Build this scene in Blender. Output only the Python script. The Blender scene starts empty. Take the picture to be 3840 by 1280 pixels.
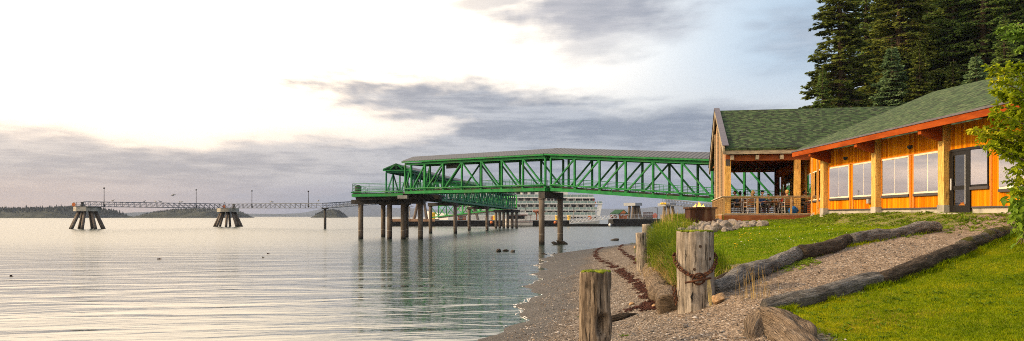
import bpy, math, random
import numpy as np
from mathutils import Vector, Matrix, noise as mnoise
from math import sin, cos, pi, radians, sqrt, atan2
random.seed(7); RNG = np.random.default_rng(11)
SC = bpy.context.scene
COL = SC.collection

# ------------------------------------------------------------------ camera
F = 3000.0; EYE = 2.8; HX, HY = 1920.0, 812.0       # focal length and horizon in photograph pixels
cam_d = bpy.data.cameras.new('camera'); cam = bpy.data.objects.new('camera', cam_d); COL.objects.link(cam)
cam.location = (0, 0, EYE); cam.rotation_euler = (radians(90), 0, 0)
cam_d.sensor_width = 36; cam_d.lens = 36 * F / 3840; cam_d.shift_y = (HY - 640) / 3840
cam_d.clip_start = .1; cam_d.clip_end = 60000
SC.camera = cam
SC.view_settings.view_transform = 'Standard'; SC.view_settings.look = 'None'
SC.view_settings.exposure = 0.25; SC.view_settings.gamma = 1
SC.cycles.max_bounces = 6; SC.cycles.diffuse_bounces = 2; SC.cycles.glossy_bounces = 3
SC.cycles.transparent_max_bounces = 12; SC.cycles.transmission_bounces = 3; SC.cycles.volume_bounces = 0
SC.cycles.sample_clamp_indirect = 6
SC.cycles.use_denoising = False; SC.cycles.filter_width = 1.0; SC.cycles.use_adaptive_sampling = False

# ------------------------------------------------------------------ node helpers
class NT:
    def __init__(s, tree): s.t = tree; s.n = tree.nodes; s.l = tree.links
    def put(s, sock, v):
        if v is None: return
        if isinstance(v, bpy.types.NodeSocket): s.l.new(v, sock)
        else:
            if hasattr(sock, 'default_value'):
                try: sock.default_value = v
                except Exception:
                    sock.default_value = (v[0], v[1], v[2], 1)
    def m(s, op, a, b=None, c=None, clamp=False):
        n = s.n.new('ShaderNodeMath'); n.operation = op; n.use_clamp = clamp
        for i, v in enumerate((a, b, c)): s.put(n.inputs[i], v)
        return n.outputs[0]
    def vm(s, op, a, b=None, scale=None):
        n = s.n.new('ShaderNodeVectorMath'); n.operation = op
        s.put(n.inputs[0], a); s.put(n.inputs[1], b)
        if scale is not None: s.put(n.inputs['Scale'], scale)
        return n.outputs['Value'] if op in ('LENGTH', 'DOT_PRODUCT', 'DISTANCE') else n.outputs[0]
    def mix(s, f, a, b):
        n = s.n.new('ShaderNodeMix'); n.data_type = 'RGBA'
        s.put(n.inputs[0], f)
        for i, v in ((6, a), (7, b)):
            if isinstance(v, bpy.types.NodeSocket): s.l.new(v, n.inputs[i])
            else: n.inputs[i].default_value = (v[0], v[1], v[2], 1)
        return n.outputs[2]
    def noise(s, vec, scale, detail=3, rough=.55, dim='3D', dist=0):
        n = s.n.new('ShaderNodeTexNoise'); n.noise_dimensions = dim
        if vec is not None: s.l.new(vec, n.inputs['Vector'])
        n.inputs['Scale'].default_value = scale; n.inputs['Detail'].default_value = detail
        n.inputs['Roughness'].default_value = rough; n.inputs['Distortion'].default_value = dist
        return n.outputs[0]
    def voro(s, vec, scale, feature='F1', out='Distance', rand=1):
        n = s.n.new('ShaderNodeTexVoronoi'); n.feature = feature
        s.l.new(vec, n.inputs['Vector']); n.inputs['Scale'].default_value = scale; n.inputs['Randomness'].default_value = rand
        return n.outputs[out]
    def ss(s, v, a, b, lo=0, hi=1):
        n = s.n.new('ShaderNodeMapRange'); n.interpolation_type = 'SMOOTHSTEP'
        s.put(n.inputs[0], v); s.put(n.inputs[1], a); s.put(n.inputs[2], b); s.put(n.inputs[3], lo); s.put(n.inputs[4], hi)
        return n.outputs[0]
    def ramp(s, v, stops):
        n = s.n.new('ShaderNodeValToRGB'); e = n.color_ramp.elements
        while len(e) < len(stops): e.new(.5)
        for i, (p, c) in enumerate(stops):
            e[i].position = p; e[i].color = (c[0], c[1], c[2], 1)
        s.put(n.inputs[0], v); return n.outputs[0]
    def curve(s, v, pts, x0, x1, y0, y1):
        n = s.n.new('ShaderNodeFloatCurve'); c = n.mapping.curves[0]
        P = [((x - x0) / (x1 - x0), (y - y0) / (y1 - y0)) for x, y in pts]
        c.points[0].location = P[0]; c.points[1].location = P[-1]
        for p in P[1:-1]: c.points.new(*p)
        n.mapping.update()
        s.put(n.inputs['Value'], s.ss_lin(v, x0, x1))
        return s.m('MULTIPLY_ADD', n.outputs[0], y1 - y0, y0)
    def ss_lin(s, v, a, b):
        n = s.n.new('ShaderNodeMapRange'); n.clamp = True
        s.put(n.inputs[0], v); n.inputs[1].default_value = a; n.inputs[2].default_value = b
        return n.outputs[0]
    def xyz(s, v):
        n = s.n.new('ShaderNodeSeparateXYZ'); s.l.new(v, n.inputs[0]); return n.outputs
    def comb(s, x, y, z):
        n = s.n.new('ShaderNodeCombineXYZ')
        for i, v in enumerate((x, y, z)): s.put(n.inputs[i], v)
        return n.outputs[0]
    def bump(s, h, strength, dist, normal=None):
        n = s.n.new('ShaderNodeBump'); s.put(n.inputs['Strength'], strength); s.put(n.inputs['Distance'], dist)
        s.put(n.inputs['Height'], h)
        if normal is not None: s.l.new(normal, n.inputs['Normal'])
        return n.outputs[0]

# ------------------------------------------------------------------ world
SUN_EL, SUN_AZ = radians(30), radians(-91)          # azimuth from +Y, negative to the left
world = bpy.data.worlds.new('World'); SC.world = world; world.use_nodes = True
W = NT(world.node_tree); W.n.clear()
sky = W.n.new('ShaderNodeTexSky'); sky.sky_type = 'NISHITA'; sky.sun_disc = False
sky.sun_elevation = SUN_EL; sky.sun_rotation = SUN_AZ; sky.dust_density = 2.0
tc = W.n.new('ShaderNodeTexCoord'); D = W.vm('NORMALIZE', tc.outputs['Generated'])
dx, dy, dz = W.xyz(D)
az = W.m('ARCTAN2', dx, dy); el = W.m('ARCSINE', dz)
def A(px): return math.atan((px - HX) / F)
def E(px, py): return math.atan((HY - py) / F * cos(A(px)))
# cloud coordinates: azimuth and stretched elevation
cv = W.comb(W.m('MULTIPLY', az, 1.0), W.m('MULTIPLY', el, 4.0), 0)
n1 = W.noise(cv, 4.2, 7, .62); n2 = W.noise(cv, 17, 6, .62)
n1c = W.m('SUBTRACT', n1, .5); n2c = W.m('SUBTRACT', n2, .5)
wob = W.m('ADD', W.m('MULTIPLY', n1c, .085), W.m('MULTIPLY', n2c, .030))
warm = W.ss(az, A(2300), A(-200))                                # 1 towards the sunset
clear = W.mix(W.ss(az, A(900), A(3100)), (2.7, 2.2, 1.6), (.47, .62, .77))
clear = W.mix(W.ss(el, .20, .08), clear, W.mix(warm, (.72, .73, .74), (1.9, 1.5, 1.1)))
# high sky above the frame: bright veil, broken by soft grey
lft = W.ss(dx, .35, -.55)                      # the bright half of the sky lies to the left
hi = W.mix(W.noise(D, 2.2, 5, .6), W.mix(lft, (.58, .68, .82), (2.8, 2.25, 1.6)), W.mix(lft, (.85, .88, .92), (3.6, 2.8, 1.9)))
hi = W.mix(W.ss(el, .7, 1.15), hi, (.65, .72, .85))
clear = W.mix(W.ss(el, .22, .42), clear, hi)
farleft = W.ss(az, A(-200), A(-700))                 # beyond the frame the bank breaks up towards the sun
# low cloud bank
pts = [(-600, 440), (0, 452), (400, 492), (680, 520), (900, 492), (1150, 475), (1500, 500), (1720, 430), (2000, 350), (2180, 365), (2330, 402), (2600, 372), (2950, 400), (3600, 420), (4400, 440)]
eps = W.curve(az, [(A(p), E(p, q)) for p, q in pts], A(-600), A(4400), 0, .3)
bank = W.ss(W.m('SUBTRACT', W.m('ADD', eps, W.m('MULTIPLY', wob, .55)), el), -.006, .022)
def blob(px, py, rx, ry, rot=0, soft=.55, amp=1.0):
    a0, e0 = A(px), E(px, py)
    ax = W.m('SUBTRACT', az, a0); ey = W.m('SUBTRACT', el, e0)
    c, s_ = cos(rot), sin(rot)
    X = W.m('DIVIDE', W.m('ADD', W.m('MULTIPLY', ax, c), W.m('MULTIPLY', ey, s_)), rx / F)
    Y = W.m('DIVIDE', W.m('SUBTRACT', W.m('MULTIPLY', ey, c), W.m('MULTIPLY', ax, s_)), ry / F)
    r = W.m('SQRT', W.m('ADD', W.m('MULTIPLY', X, X), W.m('MULTIPLY', Y, Y)))
    r = W.m('ADD', r, W.m('ADD', W.m('MULTIPLY', n1c, 1.9), W.m('MULTIPLY', n2c, 1.1)))
    return W.m('MULTIPLY', W.ss(r, 1 + soft * .5, 1 - soft), amp)
upper = blob(1700, 385, 820, 95, -.10, .75)
for b in (blob(2230, 45, 470, 125, .10, .85, .9), blob(1860, 0, 220, 40, .1, .7, .7), blob(2230, 160, 230, 85, .2, 1.0, .6), blob(3010, 150, 190, 130, .1, .9, .62), blob(2860, 100, 70, 30, 0, .9, .4),
          blob(960, 412, 110, 20, 0, .9, .4)):
    upper = W.m('MAXIMUM', upper, b)
gap = blob(1330, 452, 330, 34, -.08, .5)
cover = W.m('MAXIMUM', W.m('MULTIPLY', bank, W.m('SUBTRACT', 1, W.m('MULTIPLY', gap, .8))), upper)
cover = W.m('MULTIPLY', W.m('MULTIPLY', cover, W.ss(el, .45, .3)), .94)
# cloud shade: streaks, warmer and paler to the left, blue near the horizon right
sv = W.comb(W.m('MULTIPLY', az, 1.0), W.m('MULTIPLY', el, 9.0), 1.7)
st = W.noise(sv, 5.0, 8, .64); st2 = W.noise(W.comb(az, W.m('MULTIPLY', el, 5.5), 4.2), 22, 6, .62)
lum = W.ss(W.m('ADD', W.m('MULTIPLY', st, .66), W.m('MULTIPLY', st2, .34)), .40, .62)
cA = W.mix(warm, (.205, .25, .335), (.45, .41, .405)); cB = W.mix(warm, (.45, .49, .56), (.80, .70, .62))
cloud = W.mix(lum, cA, cB)
cloud = W.mix(W.m('MULTIPLY', W.ss(el, .06, .0), .92), cloud, W.mix(W.ss(az, A(1500), A(-100)), (.22, .31, .48), (1.12, .74, .48)))
cloud = W.mix(W.m('MULTIPLY', W.ss(el, .16, .24), W.ss(az, A(1500), A(2000))), cloud, W.mix(lum, (.235, .265, .34), (.38, .39, .45)))
edge = W.m('MULTIPLY', W.m('SUBTRACT', 1, W.ss(cover, .35, .95)), W.m('MULTIPLY', warm, 1.0))
cloud = W.mix(edge, cloud, (1.2, 1.0, .82))
# small cumulus by the horizon
cu = blob(1170, 715, 130, 22, 0, .45, .75); cu2 = blob(905, 735, 50, 12, 0, .45, .6); cu = W.m('MAXIMUM', cu, cu2)
cloud = W.mix(cu, cloud, (.46, .44, .50))
cloud = W.mix(W.m('MULTIPLY', farleft, W.ss(W.noise(sv, 3.1, 5, .6), .38, .6)), cloud, (1.25, .95, .72))
mixc = W.mix(cover, clear, cloud)
mixc = W.mix(.93, W.vm('SCALE', sky.outputs[0], scale=.1), mixc)
mixc = W.mix(W.ss(dz, -.01, -.05), mixc, (.10, .10, .10))
bg = W.n.new('ShaderNodeBackground'); W.l.new(mixc, bg.inputs[0]); bg.inputs[1].default_value = 1.0
wo = W.n.new('ShaderNodeOutputWorld'); W.l.new(bg.outputs[0], wo.inputs[0])

sd = bpy.data.lights.new('sun', 'SUN'); sd.energy = 4.2; sd.angle = radians(5); sd.color = (1, .71, .40)
sun = bpy.data.objects.new('sun', sd); COL.objects.link(sun)
sv_ = Vector((sin(SUN_AZ) * cos(SUN_EL), cos(SUN_AZ) * cos(SUN_EL), sin(SUN_EL)))
sun.rotation_euler = sv_.to_track_quat('Z', 'Y').to_euler()

# ------------------------------------------------------------------ mesh helpers
class MB:
    def __init__(s): s.v = []; s.f = []; s.mi = []; s.cur = 0
    def add(s, vs, fs):
        o = len(s.v); s.v.extend(vs)
        for f in fs: s.f.append(tuple(i + o for i in f)); s.mi.append(s.cur)
        return s
    def box(s, x0, y0, z0, x1, y1, z1):
        return s.add([(x0, y0, z0), (x1, y0, z0), (x1, y1, z0), (x0, y1, z0), (x0, y0, z1), (x1, y0, z1), (x1, y1, z1), (x0, y1, z1)],
                     [(0, 3, 2, 1), (4, 5, 6, 7), (0, 1, 5, 4), (1, 2, 6, 5), (2, 3, 7, 6), (3, 0, 4, 7)])
    def cbox(s, c, sz): return s.box(c[0] - sz[0] / 2, c[1] - sz[1] / 2, c[2] - sz[2] / 2, c[0] + sz[0] / 2, c[1] + sz[1] / 2, c[2] + sz[2] / 2)
    def beam(s, a, b, w, h, up=(0, 0, 1)):
        a = Vector(a); b = Vector(b); d = (b - a).normalized(); u = Vector(up)
        if abs(d.dot(u)) > .98: u = Vector((0, 1, 0))
        r = d.cross(u).normalized() * (w / 2); t = r.cross(d).normalized() * (h / 2)
        vs = [tuple(p + x) for p in (a, b) for x in (-r - t, r - t, r + t, -r + t)]
        return s.add(vs, [(0, 1, 2, 3), (7, 6, 5, 4), (0, 4, 5, 1), (1, 5, 6, 2), (2, 6, 7, 3), (3, 7, 4, 0)])
    def tube(s, a, b, r0, r1=None, n=8, cap=True):
        r1 = r0 if r1 is None else r1
        return s.path([a, b], [r0, r1], n, cap)
    def path(s, pts, rs, n=8, cap=True, closed=False):
        pts = [Vector(p) for p in pts]; m = len(pts)
        if not isinstance(rs, (list, tuple)): rs = [rs] * m
        vs = []; ref = None
        for i, p in enumerate(pts):
            if closed: d = pts[(i + 1) % m] - pts[i - 1]
            else: d = pts[min(i + 1, m - 1)] - pts[max(i - 1, 0)]
            d.normalize()
            if ref is None: ref = Vector((0, 0, 1)) if abs(d.z) < .9 else Vector((1, 0, 0))
            u = (ref - d * ref.dot(d)).normalized(); ref = u; w = d.cross(u)
            for k in range(n):
                t = 2 * pi * k / n; vs.append(tuple(p + (u * cos(t) + w * sin(t)) * rs[i]))
        fs = []
        for i in range(m if closed else m - 1):
            j = (i + 1) % m
            for k in range(n): k2 = (k + 1) % n; fs.append((i * n + k, i * n + k2, j * n + k2, j * n + k))
        if cap and not closed: fs.append(tuple(range(n))[::-1]); fs.append(tuple(range((m - 1) * n, m * n)))
        return s.add(vs, fs)
    def prism(s, poly, z0, z1):
        n = len(poly); vs = [(p[0], p[1], z0) for p in poly] + [(p[0], p[1], z1) for p in poly]
        fs = [tuple(range(n))[::-1], tuple(range(n, 2 * n))] + [(i, (i + 1) % n, n + (i + 1) % n, n + i) for i in range(n)]
        return s.add(vs, fs)
    def slab(s, quad, t):     # thick sheet: polygon in 3d extruded down by t
        n = len(quad); vs = [tuple(q) for q in quad] + [(q[0], q[1], q[2] - t) for q in quad]
        return s.add(vs, [tuple(range(n)), tuple(range(n, 2 * n))[::-1]] + [(i, n + i, n + (i + 1) % n, (i + 1) % n) for i in range(n)])
    def ball(s, c, r, seg=10, rings=7, sc=(1, 1, 1), rough=0, seed=0):
        vs = []; fs = []
        for i in range(rings + 1):
            th = pi * i / rings
            for k in range(seg):
                ph = 2 * pi * k / seg
                d = Vector((sin(th) * cos(ph), sin(th) * sin(ph), cos(th)))
                q = 1 + (rough * mnoise.noise(d * 1.7 + Vector((seed, seed * .7, 0))) if rough else 0)
                vs.append((c[0] + d.x * r * sc[0] * q, c[1] + d.y * r * sc[1] * q, c[2] + d.z * r * sc[2] * q))
        for i in range(rings):
            for k in range(seg): k2 = (k + 1) % seg; fs.append((i * seg + k, (i + 1) * seg + k, (i + 1) * seg + k2, i * seg + k2))
        return s.add(vs, fs)
    def build(s, name, mat, parent=None, smooth=False, local=False):
        me = bpy.data.meshes.new(name); v = s.v
        if parent is not None and not local:
            L = wloc(parent); v = [(a - L.x, b - L.y, c - L.z) for a, b, c in v]
        me.from_pydata(v, [], s.f); mats = mat if isinstance(mat, (list, tuple)) else [mat]
        for m_ in mats: me.materials.append(m_)
        if len(mats) > 1: me.polygons.foreach_set('material_index', s.mi)
        if smooth: me.polygons.foreach_set('use_smooth', [True] * len(me.polygons))
        me.update()
        o = bpy.data.objects.new(name, me); COL.objects.link(o)
        if parent is not None: o.parent = parent
        return o
def wloc(o):
    L = Vector((0, 0, 0))
    while o is not None: L = L + o.location; o = o.parent
    return L
def npmesh(name, V, Fc, mat, k, smooth=False):      # V (n,3) ; Fc (m,k) all faces with k corners
    me = bpy.data.meshes.new(name)
    me.vertices.add(len(V)); me.vertices.foreach_set('co', np.asarray(V, np.float32).ravel())
    m = len(Fc); me.loops.add(m * k); me.loops.foreach_set('vertex_index', np.asarray(Fc, np.int32).ravel())
    me.polygons.add(m); me.polygons.foreach_set('loop_start', np.arange(0, m * k, k, dtype=np.int32))
    me.polygons.foreach_set('loop_total', np.full(m, k, np.int32))
    if smooth: me.polygons.foreach_set('use_smooth', np.ones(m, bool))
    me.update(calc_edges=True)
    for x in (mat if isinstance(mat, (list, tuple)) else [mat]): me.materials.append(x)
    return me
def link(name, me, parent=None):
    o = bpy.data.objects.new(name, me); COL.objects.link(o)
    if parent is not None: o.parent = parent
    return o
def tag(o, label=None, cat=None, group=None, kind=None):
    if label: o['label'] = label
    if cat: o['category'] = cat
    if group: o['group'] = group
    if kind: o['kind'] = kind
    return o
def thing(name, label, cat, loc=(0, 0, 0), group=None):
    o = bpy.data.objects.new(name, None); o.empty_display_size = .3; COL.objects.link(o); o.location = loc
    return tag(o, label, cat, group)
def copy_tree(o, parent=None):
    c = o.copy(); COL.objects.link(c)
    if parent is not None: c.parent = parent
    for ch in list(o.children): copy_tree(ch, c)
    return c
def P(px, py, d): return Vector(((px - HX) / F * d, d, EYE + (HY - py) / F * d))
def PX(px, d): return (px - HX) / F * d
def ZY(py, d): return EYE + (HY - py) / F * d

# ------------------------------------------------------------------ materials
def new_mat(name):
    m = bpy.data.materials.new(name); m.use_nodes = True; t = NT(m.node_tree)
    b = t.n['Principled BSDF']; return m, t, b
def mat(name, c1, c2=None, scale=4, rough=.8, metal=0, bump=0, bscale=30, stretch=(1, 1, 1), spec=.12, c3=None, s3=1.2, lo=.35, hi=.65):
    m, t, b = new_mat(name)
    tcn = t.n.new('ShaderNodeTexCoord'); v = t.vm('MULTIPLY', tcn.outputs['Object'], stretch)
    col = c1
    if c2 is not None:
        col = t.mix(t.ss(t.noise(v, scale, 5, .6), lo, hi), c1, c2)
        if c3 is not None: col = t.mix(t.ss(t.noise(v, s3, 4, .6), .52, .68), col, c3)
    t.put(b.inputs['Base Color'], col if isinstance(col, bpy.types.NodeSocket) else (*col, 1))
    b.inputs['Roughness'].default_value = rough; b.inputs['Metallic'].default_value = metal
    b.inputs['Specular IOR Level'].default_value = spec
    if bump: t.l.new(t.bump(t.noise(v, bscale, 4, .6), bump, .02), b.inputs['Normal'])
    return m
def planks(name, cols, axis, width=.14, rough=.6, grain=(1, 1, 1)):
    m, t, b = new_mat(name)
    tcn = t.n.new('ShaderNodeTexCoord'); v = tcn.outputs['Object']; xyz = t.xyz(v)
    q = t.m('DIVIDE', t.vm('DOT_PRODUCT', v, axis), width)
    idx = t.m('FLOOR', q); fr = t.m('FRACT', q)
    wn = t.n.new('ShaderNodeTexWhiteNoise'); wn.noise_dimensions = '1D'; t.l.new(idx, wn.inputs['W'])
    g = t.noise(t.vm('MULTIPLY', v, grain), 6, 5, .65)
    f = t.m('ADD', t.m('MULTIPLY', wn.outputs['Value'], .72), t.m('MULTIPLY', g, .5), clamp=True)
    col = t.ramp(f, [(.2, cols[0]), (.55, cols[1]), (.95, cols[2])])
    kn = t.ss(t.voro(t.vm('MULTIPLY', v, tuple(.45 if x < 1 else 1 for x in grain)), 3.2), .10, .05)
    col = t.mix(t.m('MULTIPLY', kn, .7), col, tuple(x * .3 for x in cols[0]))
    col = t.mix(t.m('MULTIPLY', t.ss(t.noise(t.vm('MULTIPLY', v, (1.6, 1.6, .22)), 1.7, 4, .6), .50, .68), .45), col, cols[0])
    seam = t.ss(t.m('ABSOLUTE', t.m('SUBTRACT', fr, .5)), .44, .49)
    col = t.mix(t.m('MULTIPLY', seam, .75), col, tuple(x * .25 for x in cols[0]))
    t.l.new(col, b.inputs['Base Color']); b.inputs['Roughness'].default_value = rough; b.inputs['Specular IOR Level'].default_value = .0
    t.l.new(t.bump(t.m('SUBTRACT', g, t.m('MULTIPLY', seam, 2)), .5, .01), b.inputs['Normal'])
    return m
def shingles(name, cols, dirv, dzc=.062, cell=.20):
    m, t, b = new_mat(name)
    tcn = t.n.new('ShaderNodeTexCoord'); v = tcn.outputs['Object']; z = t.xyz(v)[2]
    r = t.m('DIVIDE', z, dzc); ri = t.m('FLOOR', r); rf = t.m('FRACT', r)
    u = t.m('ADD', t.m('DIVIDE', t.vm('DOT_PRODUCT', v, dirv), cell), t.m('MULTIPLY', ri, .37)); ui = t.m('FLOOR', u)
    wn = t.n.new('ShaderNodeTexWhiteNoise'); wn.noise_dimensions = '2D'; t.l.new(t.comb(ri, ui, 0), wn.inputs['Vector'])
    f = t.m('ADD', t.m('MULTIPLY', wn.outputs['Value'], .9), t.m('MULTIPLY', t.noise(v, .5, 3, .6), .08))
    col = t.ramp(f, [(.12, cols[0]), (.4, cols[1]), (.7, cols[2]), (1, cols[3])])
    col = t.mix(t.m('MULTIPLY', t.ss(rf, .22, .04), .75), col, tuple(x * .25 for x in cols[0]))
    t.l.new(col, b.inputs['Base Color']); b.inputs['Roughness'].default_value = .92; b.inputs['Specular IOR Level'].default_value = .15
    t.l.new(t.bump(t.m('ADD', rf, t.m('MULTIPLY', wn.outputs['Value'], .5)), .6, .015), b.inputs['Normal'])
    return m
def weathered(name, c1, c2, c3, axis=2, rough=.9, moss=None, dens=1.0):
    m, t, b = new_mat(name)
    tcn = t.n.new('ShaderNodeTexCoord'); v = tcn.outputs['Object']
    st_ = [9, 9, 9]; st_[axis] = .9
    g = t.noise(t.vm('MULTIPLY', v, tuple(st_)), 2.2, 7, .7); g2 = t.noise(v, 2.6, 4, .6)
    st2 = [26, 26, 26]; st2[axis] = 1.6
    cr = t.noise(t.vm('MULTIPLY', v, tuple(st2)), 1.3, 3, .5)
    crack = t.ss(cr, .40, .33)
    col = t.ramp(g, [(.3, c1), (.5, c2), (.68, c3)])
    col = t.mix(t.m('MULTIPLY', t.ss(g2, .48, .68), .55), col, c1)
    col = t.mix(t.m('MULTIPLY', crack, .85 * dens), col, (.012, .010, .008))
    if moss is not None:
        nz = t.xyz(t.n.new('ShaderNodeNewGeometry').outputs['Normal'])[2]
        col = t.mix(t.m('MULTIPLY', t.ss(nz, .55, .9), t.ss(t.noise(v, 3, 4, .6), .42, .52)), col, moss)
    t.l.new(col, b.inputs['Base Color']); b.inputs['Roughness'].default_value = rough; b.inputs['Specular IOR Level'].default_value = .06
    t.l.new(t.bump(t.m('SUBTRACT', g, t.m('MULTIPLY', crack, .8)), .9, .03), b.inputs['Normal'])
    return m
def foliage(name, c1, c2, c3, scale=.7, trans=.25, rough=.7):
    m, t, b = new_mat(name)
    tcn = t.n.new('ShaderNodeTexCoord'); v = tcn.outputs['Object']
    a = t.noise(v, scale, 3, .6); w = t.noise(v, scale * 14, 2, .5)
    oi = t.n.new('ShaderNodeObjectInfo')
    f = t.m('ADD', t.m('MULTIPLY', a, .75), t.m('MULTIPLY', w, .4)); f = t.m('ADD', f, t.m('MULTIPLY', t.m('SUBTRACT', oi.outputs['Random'], .5), .14))
    col = t.ramp(f, [(.42, c1), (.58, c2), (.74, c3)])
    t.l.new(col, b.inputs['Base Color']); b.inputs['Roughness'].default_value = rough; b.inputs['Specular IOR Level'].default_value = .04
    tr = t.n.new('ShaderNodeBsdfTranslucent'); t.l.new(col, tr.inputs[0])
    mx = t.n.new('ShaderNodeMixShader'); mx.inputs[0].default_value = trans
    t.l.new(b.outputs[0], mx.inputs[1]); t.l.new(tr.outputs[0], mx.inputs[2])
    t.l.new(mx.outputs[0], t.n['Material Output'].inputs[0])
    return m
def glass(name, refl=.35, tint=(.9, .95, .95), gcol=(1, 1, 1)):
    m, t, b = new_mat(name); t.n.remove(b)
    tr = t.n.new('ShaderNodeBsdfTransparent'); tr.inputs[0].default_value = (*tint, 1)
    gl = t.n.new('ShaderNodeBsdfGlossy'); gl.inputs['Roughness'].default_value = .02; gl.inputs[0].default_value = (*gcol, 1)
    fr = t.n.new('ShaderNodeFresnel'); fr.inputs[0].default_value = 1.5
    mx = t.n.new('ShaderNodeMixShader'); t.l.new(t.m('ADD', fr.outputs[0], refl, clamp=True), mx.inputs[0])
    t.l.new(tr.outputs[0], mx.inputs[1]); t.l.new(gl.outputs[0], mx.inputs[2]); t.l.new(mx.outputs[0], t.n['Material Output'].inputs[0])
    return m
def emit(name, col, s):
    m, t, b = new_mat(name); b.inputs['Base Color'].default_value = (*col, 1)
    b.inputs['Emission Color'].default_value = (*col, 1); b.inputs['Emission Strength'].default_value = s
    return m

M_GREEN = mat('green_paint', (.009, .125, .036), (.018, .195, .048), scale=1.6, rough=.5, spec=.12, c3=(.035, .13, .045), s3=.8)
M_DGREEN = mat('deep_green_paint', (.007, .105, .055), (.012, .15, .07), scale=1.2, rough=.5, spec=.2)
M_ROOFM = None
M_CONC = mat('concrete', (.27, .26, .23), (.38, .36, .32), scale=1.5, rough=.9, bump=.3, c3=(.20, .19, .17))
M_PILE = None
M_STEEL = mat('galvanised_steel', (.28, .29, .30), (.38, .39, .40), scale=3, rough=.5, metal=.4)
M_DARK = mat('dark_steel', (.035, .035, .038), (.06, .055, .05), scale=2, rough=.7)
M_BLACK = mat('black_rubber', (.010, .010, .011), (.02, .02, .02), scale=1, rough=.8)
M_WHITE = mat('white_paint', (.70, .70, .70), (.78, .78, .77), scale=.3, rough=.45)
M_RUST = mat('rusty_iron', (.038, .018, .012), (.10, .042, .022), scale=9, rough=.9, bump=.5, bscale=40)
M_CORTEN = mat('rusted_steel', (.030, .014, .010), (.075, .032, .018), scale=1.6, rough=.85, bump=.3, c3=(.13, .08, .05), s3=1.1, stretch=(2, 2, .5))
M_ORANGE = mat('orange_plastic', (.50, .15, .05), rough=.4)
M_YELLOW = mat('yellow_plastic', (.75, .48, .04), rough=.4)
M_CEDAR = planks('cedar_cladding', [(.36, .085, .002), (.54, .175, .004), (.70, .270, .008)], (0, 1, 0), .135, grain=(8, 8, .7))
M_CEDAR2 = planks('cedar_cladding_far', [(.36, .085, .002), (.54, .175, .004), (.70, .270, .008)], (.2, .98, 0), .135, grain=(8, 8, .7))
M_TAN = planks('tan_cladding', [(.24, .15, .085), (.33, .21, .125), (.40, .27, .17)], (.197, .98, 0), .24, grain=(8, 8, .7))
M_POST = weathered('peeled_post', (.42, .22, .05), (.60, .36, .10), (.70, .46, .16), 2, .7, dens=.35)
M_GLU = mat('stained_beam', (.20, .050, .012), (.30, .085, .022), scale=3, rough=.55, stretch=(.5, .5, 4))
M_GREYW = mat('grey_timber', (.20, .165, .12), (.33, .28, .20), scale=4, rough=.8, stretch=(.6, 4, 4), c3=(.36, .30, .20))
M_FASCIA = mat('red_fascia', (.22, .040, .006), (.30, .062, .010), scale=1.4, rough=.85, spec=.04, c3=(.17, .032, .006), stretch=(1, .4, 2))
M_DECK = mat('deck_fascia', (.13, .045, .018), (.20, .075, .03), scale=2.5, rough=.6, stretch=(.5, 2, 5))
M_RAILW = mat('rail_timber', (.30, .19, .085), (.42, .28, .14), scale=4, rough=.75, stretch=(2, 2, .6))
M_FLASH = mat('metal_flashing', (.10, .09, .11), (.13, .12, .14), rough=.5, metal=.3)
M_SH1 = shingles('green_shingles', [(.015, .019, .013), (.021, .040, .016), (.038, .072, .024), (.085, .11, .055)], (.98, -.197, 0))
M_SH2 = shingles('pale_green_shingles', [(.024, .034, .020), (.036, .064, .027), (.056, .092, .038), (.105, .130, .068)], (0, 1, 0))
M_GLASS = glass('window_glass', .72, (.75, .72, .70), (1, .95, .92))
M_FRAME = mat('cream_frame', (.66, .60, .48), rough=.5)
M_DOORF = mat('black_door_frame', (.012, .011, .011), rough=.35)
M_SILL = mat('grey_sill', (.06, .055, .06), rough=.6)
M_ALU = mat('aluminium', (.62, .62, .63), rough=.35, metal=.5)
M_SLAT = mat('teak_slats', (.30, .13, .04), (.40, .19, .07), scale=6, rough=.6)

# ------------------------------------------------------------------ terrain
XW = np.array([(-60, -9), (-20, -8), (0, -5), (8, -3.0), (12, -1.85), (17.9, -.42), (25, .48), (32, .80), (41.8, 1.5), (51.2, 1.9), (62.7, 3.5), (80, 7.4), (102, 15.2), (150, 36), (225, 66), (420, 140)], float)
XB = np.array([(-60, 0), (-10, 1.6), (5, 2.5), (10, 3.0), (14.8, 3.55), (21, 4.0), (27, 4.6), (33, 5.75), (50, 9.6), (62, 14), (80, 21), (102, 30), (150, 52), (225, 86), (420, 160)], float)
HB = np.array([(-60, 1.3), (12, 1.2), (15, 1.08), (27, 1.08), (50, 1.0), (420, 1.0)], float)
_rs = np.random.default_rng(5)
_W = [(_rs.uniform(0, 2 * pi), _rs.uniform(0, 2 * pi)) for _ in range(40)]
def wn(x, y, scale, octs=3, seed=0):
    o = 0; amp = 1; tot = 0
    for q in range(octs):
        s_ = 0
        for j in range(5):
            a, p = _W[(seed * 7 + q * 5 + j) % 40]; k = 1 / scale * (2 ** q) * (.8 + .09 * j)
            s_ = s_ + np.sin((x * cos(a) + y * sin(a)) * k * 2 * pi + p)
        o = o + amp * s_ / 3; tot += amp; amp *= .5
    return o / tot
def smin(a, b, k): h = np.clip(.5 + .5 * (b - a) / k, 0, 1); return b * (1 - h) + a * h - k * h * (1 - h)
def sst(v, a, b): t = np.clip((v - a) / (b - a), 0, 1); return t * t * (3 - 2 * t)
def xw_(y, x=None):
    return np.interp(y, XW[:, 0], XW[:, 1]) + .28 * np.sin(y * .9 + 1) * sst(y, 8, 20) * sst(70, y, y + 1) + .13 * np.sin(y * 2.7)
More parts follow.
